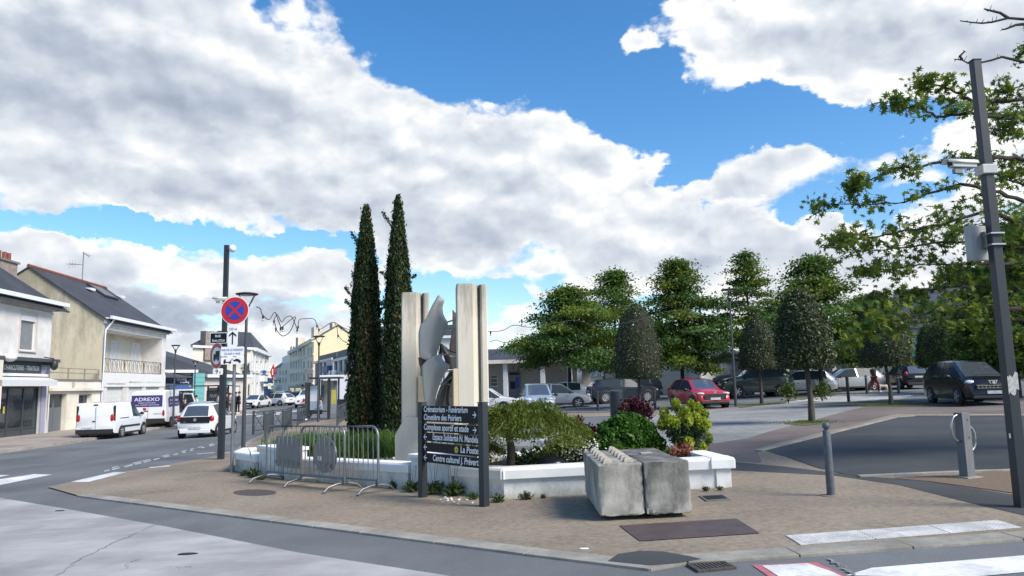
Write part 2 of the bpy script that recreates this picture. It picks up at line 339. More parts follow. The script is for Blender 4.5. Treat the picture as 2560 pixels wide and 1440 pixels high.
black = M('matt black', (.012, .012, .013), .6, var=.1)
yellow = M('sign yellow', (.62, .46, .04), .4, var=.04)
slate = M('slate', (.045, .046, .052), .6, var=.3, scale=22, bump=.5, bscale=30, st=(1, 1, 2.5), big=.6)
slate2 = M('pale slate', (.062, .064, .07), .6, var=.25, scale=18, bump=.4, st=(1, 1, 2.5), big=.5)
terracotta = M('terracotta', (.22, .07, .045), .8, var=.25, scale=9)
zinc = M('white gutter', (.66, .68, .7), .5, var=.05)
render_w = M('cool white render', (.58, .56, .53), .85, var=.05, scale=2, big=.4)
render_y = stain(M('yellowed render', (.55, .49, .35), .9, col2=(.65, .59, .44), scale=.55, bump=.15, bscale=20, detail=9), (.22, .19, .13), 3.0, 10, 1.3, .75, st=(1, 1, .35))
cream = M('cream render', (.6, .53, .41), .85, var=.06, scale=2, big=.4)
cream2 = M('pale cream render', (.68, .63, .52), .85, var=.05, scale=2, big=.3)
beige = M('beige render', (.78, .7, .54), .85, var=.06, scale=2)
yell2 = M('sunny yellow render', (.66, .55, .35), .85, var=.05, scale=1)
pinkish = M('pinkish render', (.56, .49, .45), .85, var=.05)
trimw = M('white trim', (.7, .7, .68), .6, var=.04)
greytrim = M('grey concrete trim', (.17, .165, .155), .85, var=.12, scale=6)
glass = M('window glass', (.03, .038, .042), .08, var=.4, scale=.8, spec=.5)
glass_l = M('curtained glass', (.17, .18, .19), .25, var=.15, scale=3)
windscr = M('windscreen glass', (.06, .072, .085), .04, var=.1, spec=1.0, coat=1.0)
carglass = M('car glass', (.035, .048, .057), .05, var=.1, spec=.07)
shut = M('pale shutter', (.6, .59, .57), .6, var=.04)
doorgrey = M('grey metal door', (.12, .135, .145), .5, var=.06)
shopdark = M('dark shopfront', (.05, .055, .06), .45, var=.1)
lav = M('lavender pilaster', (.3, .3, .38), .6, var=.05)
teal = M('teal boarding', (.13, .36, .35), .6, var=.08)
awnw = M('awning fabric', (.56, .56, .55), .8, var=.05)
tyre = M('tyre rubber', (.014, .014, .015), .75, var=.2)
rimm = M('alloy rim', (.5, .5, .5), .3, metal=.6, var=.05)
plast = M('black plastic', (.02, .02, .022), .5, var=.1)
plate = M('number plate', (.62, .62, .6), .4, col2=(.3, .32, .34), scale=9)
headl = M('headlamp glass', (.55, .57, .58), .08, var=.15, scale=9, spec=.8)
taill = M('tail lamp red', (.4, .01, .015), .12, var=.2, scale=9)
chrome = M('chrome', (.7, .7, .7), .12, metal=1.0, var=.02)
bark = M('tree bark', (.075, .062, .05), .95, var=.35, scale=16, bump=.6, st=(1, 1, .3))
bark_d = M('dark bark', (.035, .028, .024), .95, var=.3, scale=16, bump=.5, st=(1, 1, .3))
skin = M('skin', (.5, .32, .25), .6, var=.05)
hairm = M('dark hair', (.02, .015, .012), .7, var=.2)
def paintm(name, col, metal=0.0): return M(name, col, .3, var=.02, metal=metal, coat=.8)
pw = paintm('white car paint', (.72, .73, .73)); psil = paintm('silver car paint', (.42, .44, .47), .55); pred = paintm('red car paint', (.45, .008, .02)); pgreen = paintm('dark green car paint', (.022, .045, .032))
psuv = M('slate car paint', (.02, .028, .038), .3, var=.02, coat=.3, spec=.3); pblk = M('black car paint', (.006, .006, .009), .25, var=.02, coat=.35, spec=.3); pgry = M('grey car paint', (.04, .042, .05), .3, var=.02, coat=.3); pblu = paintm('pale blue car paint', (.42, .47, .53), .4)
L_oak = leafmat('oak leaf', [(.042, .095, .018), (.075, .145, .028), (.12, .2, .04)], .36)
L_oak_y = leafmat('young oak leaf', [(.09, .14, .012), (.16, .21, .018), (.24, .28, .028)], .46)
L_cyp = leafmat('cypress spray', [(.02, .036, .012), (.036, .058, .018), (.058, .082, .026)], .15)
L_cypb = leafmat('browned cypress spray', [(.05, .04, .012), (.09, .06, .02), (.14, .07, .025)], .12)
L_top = leafmat('variegated holly leaf', [(.018, .036, .01), (.034, .06, .016), (.065, .09, .026), (.26, .25, .14)], .15, .5)
L_topg = leafmat('green holly leaf', [(.03, .05, .01), (.07, .105, .014), (.15, .19, .03)], .2, .35)
L_map = leafmat('maple leaflet', [(.07, .1, .014), (.12, .165, .022), (.19, .23, .04)], .42)
L_bush = leafmat('glossy bush leaf', [(.025, .075, .008), (.05, .13, .012), (.09, .2, .02)], .3)
L_euph = leafmat('lime bract', [(.2, .27, .02), (.33, .4, .03), (.45, .5, .06)], .4)
L_euphd = leafmat('spurge leaf', [(.025, .05, .025), (.045, .08, .035), (.07, .12, .05)], .2)
L_burg = leafmat('burgundy leaf', [(.025, .004, .01), (.055, .008, .018), (.12, .015, .03)], .3)
L_grass = leafmat('grass blade', [(.05, .1, .012), (.09, .17, .02), (.15, .22, .04)], .35)
L_weed = leafmat('weed leaf', [(.03, .055, .015), (.055, .09, .02), (.08, .1, .035)], .25)
L_daisy = leafmat('daisy petal', [(.55, .55, .5), (.75, .75, .72)], .2)
L_pink = leafmat('pink leaf', [(.2, .05, .04), (.36, .1, .08), (.3, .2, .08)], .3)
# ================================================================ GROUND
def structure(o): o['kind'] = 'structure'; return o
gb = MB(); xs = [-900, -300, -120, -60, 0, 60, 120, 300, 900]
for i, y in enumerate((-60, YB, 900)):
    for x in xs: gb.v.append((x, y, gz(x, y)))
for i in range(2):
    for j in range(8): gb.f.append((i*9+j, i*9+j+1, (i+1)*9+j+1, (i+1)*9+j))
structure(gb.build('ground', asph))
conc = sheet('concrete_apron', [(-700,1140),(0,1245),(150,1270),(420,1318),(750,1383),(1120,1440),(1500,1520),(1700,2100),(-700,2100)], .004, conc_fore)
# island pavement, a low step above the road
ISL = [(120,1220),(180,1207),(330,1178),(430,1162),(545,1140),(590,1131),(640,1098),(700,1076),(745,1060),(860,1046),(1000,1030),(1400,1032),(1640,1030),(1800,1022),(1990,1000),(2560,1000),(2900,1040),(2900,1330),(2560,1350),(2300,1368),(2000,1390),(1720,1408),(1625,1425),(1310,1387),(900,1332),(700,1305),(500,1280),(300,1253),(190,1240)]
sheet('pavement', ISL, .022, pave)
sheet('concrete_path', [(1440,1090),(1560,1052),(1700,1030),(1850,1022),(1985,1003),(2090,988),(2310,986),(2255,1000),(2170,1014),(2060,1045),(1920,1082),(1870,1098),(1780,1112),(1700,1135),(1440,1120)], .026, concrete_path)
sheet('reddish_pavement', [(1740,1150),(1780,1112),(1870,1098),(1920,1082),(2060,1045),(2170,1016),(2420,1020),(2700,1024),(2700,1036),(2240,1036),(1890,1124),(1905,1160)], .0262, pave_red)
sheet('asphalt_path', [(1720,1150),(1830,1158),(1960,1170),(2140,1193),(2320,1208),(2560,1246),(2800,1290),(2800,1360),(2560,1294),(2400,1256),(2250,1217),(2080,1192),(1850,1180),(1720,1175)], .0265, asph_new)
sheet('parking_pad', [(1908,1128),(2245,1045),(2290,1042),(2800,1044),(2800,1168),(2560,1172),(2400,1184),(2165,1195),(2120,1192),(2040,1172),(1965,1145)], .030, asph_new)
sheet('mulch_bed', [(2230,1200),(2410,1190),(2560,1180),(2800,1178),(2800,1282),(2560,1242),(2330,1209)], .0305, mulch)
sheet('parking_road', [(1400,1000),(1640,1000),(1800,990),(1985,978),(2300,960),(2900,960),(2900,1022),(2420,1019),(2220,1010),(2290,987),(2050,992),(1985,1002),(1850,1018),(1640,1024),(1415,1026)], .0285, asph)
sheet('parking_lane', [(1230,1046),(1420,1046),(1640,1040),(1560,1056),(1440,1080),(1290,1092),(1215,1080)], .029, asph)
for pts in ([(2000,1013),(2220,1000),(2400,1014),(2420,1019),(2150,1018)], [(1960,1062),(2000,1052),(2080,1052),(2080,1060),(2010,1067)], [(1840,1016),(1985,1001),(1960,1009),(1850,1021)], [(1950,992),(2080,980),(2120,984),(1990,997)]):
    sheet('tree_bed', pts, .034, grass_soil)
# kerbs: each stone is a part
def kerb(name, pts, w, h, mat, gap=.012, step=1.0, lift=0.0):
    root = thing(name, None, None); root['kind'] = 'structure'; P = [G(*p) for p in pts]; off = 0
    for a, b in zip(P, P[1:]):
        d = V((b.x-a.x, b.y-a.y, 0)); Ln = d.length; n = max(1, round(Ln/step)); d.normalize(); nn = V((-d.y, d.x, 0))
        for i in range(n):
            s = a+d*(Ln*i/n+gap/2); e = a+d*(Ln*(i+1)/n-gap/2); m = MB(); z = rnd.uniform(-.002, .002)+lift
            q = [s, e, e+nn*w, s+nn*w]
            if abs((q[2]-q[0]).z) > 9: continue
            top = [(p.x, p.y, gz(p.x, p.y)+h+z) for p in q]; bot = [(p.x, p.y, gz(p.x, p.y)-.05) for p in q]
            m.add(bot+top, [(4,5,6,7),(0,1,5,4),(1,2,6,5),(2,3,7,6),(3,0,4,7)]); m.build('kerb_stone', mat, root, bevel=.006)
    return root
kerb('kerb', [(190,1242),(500,1283),(900,1336),(1310,1390),(1625,1429)], .26, .026, kerbm)
kerb('kerb', [(1625,1429),(1720,1412),(2000,1394),(2560,1353),(2760,1340)], .3, .026, kerbm)
kerb('edging_kerb', [(1905,1132),(2245,1046),(2290,1043)], .16, .05, kerbm, step=1.2)
kerb('edging_kerb', [(2290,1043),(2700,1043)], .12, .05, kerbm, step=1.2)
kerb('edging_kerb', [(2150,1198),(2410,1187),(2700,1178)], .12, .05, kerbm, step=1.2)
kerb('edging_kerb', [(1400,1047),(1640,1041),(1790,1030)], .2, .06, kerbm, step=1.5)
kerb('edging_kerb', [(1400,1034),(1640,1030),(1800,1021)], .2, .06, kerbm, step=1.5)
kerb('edging_kerb', [(560,1137),(600,1130),(640,1100),(690,1079)], .2, .05, kerbm, step=1.2)
# painted markings
def mark(pts, mat=paint, lift=.006, name='road_marking'): return sheet(name, pts, lift, mat)
for q in ([(-60,1230),(0,1213),(130,1187),(85,1186),(-10,1200),(-70,1213)], [(-20,1196),(0,1193),(25,1188),(0,1188),(-20,1190)], [(485,1162),(540,1145),(538,1149),(493,1163)]): mark(q)
mark([(176,1208),(222,1208),(318,1183),(285,1183)], lift=.028); mark([(372,1171),(425,1166),(425,1169),(375,1173)], lift=.028)
for i in range(12):                                          # broken line along the street
    t = (i+rnd.uniform(-.2,.2))/12; x = 256+290*t**.95; y = 1178-70*t; w = rnd.uniform(11,24)*(1-.5*t)
    mark([(x, y), (x+w, y-.25*w), (x+w+3, y-.25*w+2.6-t), (x+3, y+3-t)], paint_worn)
    if rnd.random() < .75: mark([(x+20, y-8), (x+20+w*1.2, y-8-.3*w), (x+22+w*1.2, y-6.6-.3*w), (x+22, y-6)], paint_worn)
mark([(492,1134),(537,1131),(537,1133),(492,1136)], paint_worn)
for q in ([(560,1040),(640,1034),(640,1036),(560,1042)], [(640,1040),(700,1034),(700,1036),(640,1042)], [(690,1032),(745,1026),(745,1028),(690,1034)]): mark(q)
for i in range(6):                                           # zebra over the pale path
    t = i/5; y = 988+17*t; x0 = 2090-118*t; x1 = 2310-135*t; h = 1.2+.9*t
    mark([(x0, y+1), (x1, y-1.5), (x1-4*h, y-1.5+h), (x0-5*h, y+1+h)], lift=.033)
mark([(2115,1440),(2180,1421),(2560,1390),(2900,1362),(2900,1412),(2560,1432),(2400,1447)])
mark([(1880,1414),(2040,1407),(2112,1440),(2190,1475),(1990,1490)], M('pink road paint', (.42, .13, .15), .8, var=.2, scale=12), .006)
mark([(1905,1417),(2020,1411),(2080,1432),(2160,1470),(2010,1484)], paint, .010)
for q in ([(1250,1010),(1300,1024),(1304,1024),(1254,1010)], [(1480,1016),(1525,1026),(1529,1026),(1484,1016)], [(1620,1010),(1680,1018),(1684,1018),(1624,1010)]): mark(q, paint_worn, .032)
# far side pavement of the left street (raised), foot of the facades
FO, FT = V((-26, 42.2, 0)), V((-.0965, .9953, 0))
sw = MB(); ed = [G(-160, 1160), G(0, 1134), G(160, 1112), G(330, 1085), G(440, 1064), G(520, 1046), G(600, 1038), G(650, 1028)]
top = []; 
for p in ed:
    top.append(V((p.x, p.y, gz(p.x, p.y)+.11)))
inn = [V((-60, p.y+6, gz(p.x, p.y+6)+.12)) for p in top]
n = len(ed); sw.add(top+inn+[p-V((0, 0, .16)) for p in top], [(i, i+1, n+i+1, n+i) for i in range(n-1)]+[(2*n+i, 2*n+i+1, i+1, i) for i in range(n-1)])
structure(sw.build('far_pavement', M('beige pink pavement', (.26, .21, .185), .9, col2=(.33, .29, .25), scale=3, big=.4, detail=8)))
# iron covers, drain, tactile strip
def flat_thing(name, label, cat, pts, lift, mat, group=None): return tag(sheet(name, pts, lift, mat, kind=None), label, cat, group)
rust = M('rusty steel plate', (.085, .06, .056), .6, col2=(.125, .095, .092), scale=5, bump=.5, bscale=90, metal=.3)
flat_thing('steel_cover', 'large rusty steel plate set in the pavement before the concrete blocks', 'cover', [(1548,1320),(1842,1303),(1900,1340),(1600,1360)], .03, rust)
c = [(637+54*math.cos(t), 1235+8*math.sin(t)) for t in np.linspace(0, 2*math.pi, 20)[:-1]]
flat_thing('manhole_cover', 'round worn manhole cover before the steel barriers', 'manhole', c, .026, M('worn cast iron', (.07, .06, .052), .7, var=.3, scale=20, bump=.4))
sheet('asphalt_patch', [(1520,1410),(1545,1392),(1600,1384),(1660,1386),(1720,1397),(1755,1405),(1700,1415),(1625,1421)], .027, asph_new)
dr = thing('storm_drain', 'cast iron kerb drain with slots at the corner of the pavement', 'drain', G(1775, 1417, .010))
ba = G(1712, 1404, .036)
def drain(root, pts, rows, bars, fm, bm_):
    o = root.location; q = [G(p[0], p[1], o.z-gz(o.x, o.y))-o for p in pts]
    at = lambda u, v: (q[0]*(1-u)+q[1]*u)*(1-v)+(q[3]*(1-u)+q[2]*u)*v
    m = MB(); m.add([at(0,0), at(1,0), at(1,1), at(0,1)], [(0,1,2,3)]); m.build('drain_pit', black, root)
    m = MB(); m.add([x+V((0,0,-.002)) for x in q]+[x-V((0,0,.012)) for x in q], [(0,1,2,3),(0,4,5,1),(1,5,6,2),(2,6,7,3),(3,7,4,0)]); m.build('drain_body', fm, root); m = MB()
    for a, b, c_, d in ((0,1,0,.1),(0,1,.9,1),(0,.06,.1,.9),(.94,1,.1,.9)):
        p = [at(a,c_), at(b,c_), at(b,d), at(a,d)]; up = V((0,0,.014)); m.add([x for x in p]+[x+up for x in p], [(4,5,6,7),(0,1,5,4),(1,2,6,5),(2,3,7,6),(3,0,4,7)])
    m.build('drain_frame', fm, root)
    for i in range(bars):
        u0 = .06+.88*(i+.25)/bars; u1 = .06+.88*(i+.75)/bars; m = MB(); p = [at(u0,.1), at(u1,.1), at(u1,.9), at(u0,.9)]; up = V((0,0,.012))
        m.add([x for x in p]+[x+up for x in p], [(4,5,6,7),(0,1,5,4),(1,2,6,5),(2,3,7,6),(3,0,4,7)]); m.build('bar', bm_, root)
drain(dr, [(1715,1412),(1812,1406),(1842,1421),(1745,1430)], 1, 9, MATS['worn cast iron'], MATS['worn cast iron'])
dr = thing('drain_grate', 'small square drain grate beside the right end of the white planter', 'drain', G(1785, 1246, .024))
drain(dr, [(1747,1241),(1806,1238),(1826,1250),(1766,1254)], 1, 10, greytrim, plast)
tp = thing('tactile_strip', 'white studded tactile paving strip at the crossing', 'tactile paving', G(2240, 1330, .024))
q = [G(*p, .024)-tp.location for p in ((1963,1340),(2495,1301),(2555,1319),(2000,1363))]
at = lambda u, v: (q[0]*(1-u)+q[1]*u)*(1-v)+(q[3]*(1-u)+q[2]*u)*v
tacm = M('tactile white', (.47, .465, .445), .8, var=.14, scale=9, big=3)
st_ = MB()
for i in range(3):
    m = MB(); p = [at(i/3+.003,0), at((i+1)/3-.003,0), at((i+1)/3-.003,1), at(i/3+.003,1)]; up = V((0,0,.006))
    m.add(p+[x+up for x in p], [(4,5,6,7),(0,1,5,4),(1,2,6,5),(2,3,7,6),(3,0,4,7)]); m.build('tactile_plate', tacm, tp)
for i in range(44):
    for j in range(7):
        c_ = at((i+.5)/44, (j+.5)/7)+V((0,0,.006)); r = .014
        st_.add([c_+V((r,0,0)), c_+V((0,r,0)), c_+V((-r,0,0)), c_+V((0,-r,0)), c_+V((0,0,.008))], [(0,1,4),(1,2,4),(2,3,4),(3,0,4)])
st_.build('stud', tacm, tp)['kind'] = 'stuff'
# small litter and cracks in the foreground
for i, (px, py, r, lab) in enumerate(((150,1277,.05,'dark flattened scrap on the pale concrete near the road edge'),(470,1385,.07,'dark oval metal cap set in the pale concrete'),(1460,1372,.03,'white paper scrap on the pavement by the kerb'),)):
    p = G(px, py, .006 if i < 2 else .024); m = MB(); m.lathe([(r*.98, 0), (r, .004), (r*.8, .008)], 10)
    for k in range(len(m.v)): v = m.v[k]; m.v[k] = (p.x+v[0]*1.6, p.y+v[1]*.7, p.z+v[2])
    tag(m.build('litter' if i != 1 else 'metal_cap', black if i < 2 else signwhite), lab, 'litter' if i != 1 else 'metal cap')
crk = M('crack in concrete', (.2, .2, .2), .9, var=.2)
def crack(pts, w, lift):
    P = [G(*p) for p in pts]; out = []; m = MB(); k = 0
    fine = []
    for a, b in zip(P, P[1:]):
        for i in range(8): fine.append(a.lerp(b, i/8)+V((rnd.uniform(-.03, .03), rnd.uniform(-.05, .05), 0)))
    fine.append(P[-1])
    vs = []
    for i, p in enumerate(fine):
        ww = w*rnd.uniform(.2, 1); vs += [(p.x-ww, p.y, gz(p.x, p.y)+lift), (p.x+ww, p.y, gz(p.x, p.y)+lift)]
    m.add(vs, [(2*i, 2*i+1, 2*i+3, 2*i+2) for i in range(len(fine)-1)]); structure(m.build('crack', crk))
crack([(140,1440),(210,1395),(270,1365),(330,1340),(390,1313)], .012, .008)
crack([(2070,1403),(2110,1420),(2135,1442)], .02, .012); crack([(420,1415),(450,1420),(480,1417)], .006, .008); crack([(310,1425),(330,1405),(350,1400)], .006, .008)
# ================================================================ PLANTER
PL = thing('planter', 'low white walled planter with fountain pool, columns and flower beds', 'planter', (0, 12, gz(0, 12)))
po = PL.location
def wallseg(a, b, h=.44, t=.22, cop=.36, ch=.15, base=-.1, left=True, cm=coping_w, nm='planter_wall'):
    """a wall from a to b (x,y); its outside is on the right-hand side of the direction a->b; coping oversails it"""
    a = V((a[0], a[1], 0)); b = V((b[0], b[1], 0)); d = (b-a).normalized(); n = V((-d.y, d.x, 0))
    za, zb = gz(a.x, a.y), gz(b.x, b.y); m = MB(); L = lambda p, z: V((p.x, p.y, z))-po
    q = [a, b, b+n*t, a+n*t]; zz = [za, zb, zb, za]
    m.add([L(p, z+base) for p, z in zip(q, zz)]+[L(p, z+h-ch) for p, z in zip(q, zz)], [(4,5,6,7),(0,1,5,4),(1,2,6,5),(2,3,7,6),(3,0,4,7)])
    w = m.build(nm, planter_w, PL)
    m = MB(); o = .055; e = .05
    q = [a-n*o-d*e, b-n*o+d*e, b+n*(cop-o)+d*e, a+n*(cop-o)-d*e]; ins = [a-n*(o-.02)-d*(e-.02), b-n*(o-.02)+d*(e-.02), b+n*(cop-o-.02)+d*(e-.02), a+n*(cop-o-.02)-d*(e-.02)]
    m.add([L(p, z+h-ch+.002) for p, z in zip(q, zz)]+[L(p, z+h-.025) for p, z in zip(q, zz)]+[L(p, z+h+.008) for p, z in zip(ins, zz)],
          [(3,2,1,0),(0,1,5,4),(1,2,6,5),(2,3,7,6),(3,0,4,7),(4,5,9,8),(5,6,10,9),(6,7,11,10),(7,4,8,11),(8,9,10,11)])
    m.build('coping', cm, w, bevel=.008)
    return w
def pier(a, b, h=.64, t=.5):
    a = V((a[0], a[1], 0)); b = V((b[0], b[1], 0)); d = (b-a).normalized(); n = V((-d.y, d.x, 0)); L = (b-a).length
    m = MB(); z0 = gz(a.x, a.y); R = Matrix((d, n, V((0,0,1)))).transposed()
    def bx(u0, u1, v0, v1, w0, w1):
        m.cbox(a+d*(u0+u1)/2+n*(v0+v1)/2+V((0,0,z0+(w0+w1)/2))-po, (u1-u0, v1-v0, w1-w0), R)
    bx(0, L, 0, t, -.1, h-.07); bx(.06, .12, -.02, 0, .05, h-.12); bx(L-.12, L-.06, -.02, 0, .05, h-.12); bx(.12, L-.12, -.02, 0, h-.18, h-.12)
    p = m.build('pier', planter_w, PL, bevel=.006); m = MB(); bx(-.04, L+.04, -.04, t+.04, h-.07+.002, h); m.build('pier_cap', coping_w, p, bevel=.015)
W = [(-6.35,17.1),(-5.45,15.95),(-4.55,14.85),(-1.72,12.42),(-.98,11.74),(-.18,10.96),(3.1,10.93),(2.98,12.2),(2.72,13.9),(1.62,15.7)]
wallseg(W[0], W[1]); pier((-5.4,15.9), (-4.6,14.95)); wallseg(W[2], (-1.78,12.47)); pier((-1.72,12.4), (-1.0,11.76), .6)
wallseg((-.96,11.7), W[5]); wallseg(W[5], W[6]); wallseg(W[6], W[7]); wallseg(W[7], W[8]); wallseg(W[8], W[9])
wallseg((1.5,15.55), (-.35,17.3), .44); wallseg((-.1,13.3), (1.42,15.6), .40, .2, .26); pier((1.2,15.75), (1.75,15.6), .5, .35)
wallseg((-.35,17.3), (-3.2,20.2)); wallseg((-6.6,18.3), W[0])
wallseg((-1.9,17.0), (-3.55,15.6), .34, .2, .26); wallseg((-3.6,15.55), (-4.4,15.0), .34, .2, .26); wallseg((-2.9,18.9),(-1.85,17.05), .36, .2, .26)
def bed(name, pts, h, mat):
    m = MB(); c = V((sum(p[0] for p in pts)/len(pts), sum(p[1] for p in pts)/len(pts), 0)); vs = [V((p[0], p[1], gz(p[0], p[1])+h))-po for p in pts]
    m.add(vs, [tuple(range(len(vs)))]); m.build(name, mat, PL)
bed('flower_bed', [(-.16,11.1),(3,11.05),(2.9,12.2),(2.65,13.9),(1.6,15.6),(1.35,15.5),(-.05,13.35),(-.85,11.95)], .36, soil)
bed('flower_bed', [(-6.3,17.15),(-5.4,16),(-4.4,15.1),(-3.6,15.6),(-1.95,17.05),(-2.9,18.9),(-3.3,20.2),(-5.6,20.4),(-6.55,18.3)], .3, soil)
bed('pool_floor', [(-4.5,14.95),(-1.7,12.5),(-.85,11.95),(-.1,13.35),(1.35,15.55),(-.4,17.25),(-2.8,18.8),(-1.9,17),(-3.6,15.5)], .2, M('pool floor', (.5,.44,.33), .7, var=.14, scale=3))
# concrete columns: slab with a fluted rib, chipped weathered tops
def column(px, dist, top_py, w, label, rz, foot):
    b = A(px, dist, .15); d = ray(px, top_py); h = CAMH+d.z*(dist/d.y)-b.z
    o = thing('concrete_column', label, 'column', b, rz)
    s = w/.62; c = .02
    poly = [(-.31+c,-.2),(.03-c,-.2),(.03,-.2+c),(.09,-.12),(.12,-.05),(.12,.05),(.17,.05),(.17,-.1),(.2,-.14),(.29,-.14),(.31,-.12),(.31,.22),(-.31,.22),(-.31,-.2+c)]
    poly = [(x*s, y*s) for x, y in poly]
    m = MB(); n = len(poly); zs = [0]+[h*.12*i for i in range(1, 9)]+[h-.04, h]
    for k, z in enumerate(zs):
        f = 1 if k < len(zs)-1 else .97
        for x, y in poly: m.v.append((x*f, y*f, z+(.012*math.sin(x*40+y*31) if k == len(zs)-1 else 0)))
    for k in range(len(zs)-1):
        for i in range(n): m.f.append((k*n+i, k*n+(i+1) % n, (k+1)*n+(i+1) % n, (k+1)*n+i))
    m.f.append(tuple(range((len(zs)-1)*n, len(zs)*n)))
    m.build('shaft', column_c, o)
    if foot:
        m = MB(); m.prism([(-.45*s,0),(.12*s,0),(.12*s,.95),(-.24*s,.95),(-.45*s,.62)], -.3*s, .02, 'xz'); m.build('foot', column_c, o, bevel=.01)
        m = MB(); m.box(.05*s, .24*s, -.24*s, -.1*s, 0, 1.75); m.build('spur', M('ochre stained concrete', (.62,.52,.33), .9, var=.1, scale=3), o, bevel=.01)
    else:
        m = MB(); m.box(-.39*s, -.2*s, -.195*s, .1, 0, 1.82); m.build('spur', M('ochre stained concrete', (.62,.52,.33), .9, var=.1, scale=3), o, bevel=.01)
    return o
column(1040, 14.9, 734, .56, 'weathered concrete column behind the direction sign, shorter one beside the cypress trees', .12, True)
column(1182, 13.7, 713, .57, 'weathered concrete column right of the steel sculpture, taller one with the deep groove', .12, False)
# steel sculpture: curved pointed sheets held between the columns
SC = thing('steel_sculpture', 'abstract sculpture of curved pointed steel sheets between two concrete columns', 'sculpture', A(1090, 14.3, .15))
def patch(name, lp, rp, dist, bulge, mat, skew=0.0, nu=10, nv=40):
    def along(P, t):
        ds = [0]
        for a, b in zip(P, P[1:]): ds.append(ds[-1]+math.hypot(b[0]-a[0], b[1]-a[1]))
        x = t*ds[-1]
        for i in range(len(P)-1):
            if x <= ds[i+1]+1e-6:
                f = (x-ds[i])/max(1e-6, ds[i+1]-ds[i]); return (P[i][0]*(1-f)+P[i+1][0]*f, P[i][1]*(1-f)+P[i+1][1]*f)
        return P[-1]
    m = MB()
    for j in range(nv+1):
        l = along(lp, j/nv); r = along(rp, j/nv)
        for i in range(nu+1):
            u = i/nu; p = D(l[0]*(1-u)+r[0]*u, l[1]*(1-u)+r[1]*u, dist+skew*u-bulge*math.sin(math.pi*u)); m.v.append(tuple(p-SC.location))
    for j in range(nv):
        for i in range(nu): m.f.append((j*(nu+1)+i, j*(nu+1)+i+1, (j+1)*(nu+1)+i+1, (j+1)*(nu+1)+i))
    o = m.build(name, mat, SC, smooth=60, fix=False); md = o.modifiers.new('s', 'SOLIDIFY'); md.thickness = .012; return o
patch('steel_sheet', [(1097,737),(1080,765),(1066,795),(1050,815),(1046,835),(1047,870),(1049,893),(1060,898),(1078,903)], [(1097,737),(1102,746),(1110,750),(1105,768),(1107,785),(1113,797),(1120,807),(1112,830),(1103,850),(1094,875),(1087,903)], 14.0, .06, steel_s, .12)
patch('steel_sheet', [(1087,890),(1070,898),(1054,915),(1055,935),(1058,975),(1063,1010),(1066,1045)], [(1099,885),(1108,903),(1126,915),(1114,930),(1102,950),(1090,985),(1083,1015),(1080,1045)], 13.95, .06, steel_s, .15)
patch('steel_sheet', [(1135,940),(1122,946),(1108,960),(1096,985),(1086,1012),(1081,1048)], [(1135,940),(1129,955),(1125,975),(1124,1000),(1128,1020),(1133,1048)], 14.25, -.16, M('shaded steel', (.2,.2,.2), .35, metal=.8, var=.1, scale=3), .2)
patch('dark_sheet', [(1131,775),(1131,800),(1131,822),(1126,850),(1123,878)], [(1131,775),(1137,783),(1147,786),(1147,850),(1146,885)], 14.6, .05, steel_d, .2)
patch('dark_sheet', [(1104,860),(1106,880),(1112,900),(1118,922)], [(1104,860),(1120,873),(1134,882),(1148,888),(1148,925)], 14.5, .1, steel_d, .2)
patch('dark_sheet', [(1100,858),(1098,880),(1090,900)], [(1104,860),(1104,885),(1104,905)], 14.55, .03, steel_d, .1)
patch('dark_sheet', [(1126,925),(1118,940),(1104,958),(1092,990),(1088,1045)], [(1148,925),(1146,960),(1142,1000),(1140,1045)], 14.75, .05, steel_d, .1)
patch('dark_sheet', [(1046,893),(1048,910),(1053,922)], [(1068,895),(1062,910),(1054,922)], 14.1, .03, M('rust brown steel', (.12,.08,.06), .6, var=.2, metal=.3), .05)
for a, b in (((1102,810),(1145,797)), ((1105,822),(1146,818)), ((1098,887),(1148,885)), ((1118,928),(1148,927)), ((1100,960),(1146,962)), ((1120,990),(1144,990))):
    m = MB(); m.tube([D(*a, 14.45)-SC.location, D(*b, 14.35)-SC.location], .017, 6); m.build('strut', galv, SC)
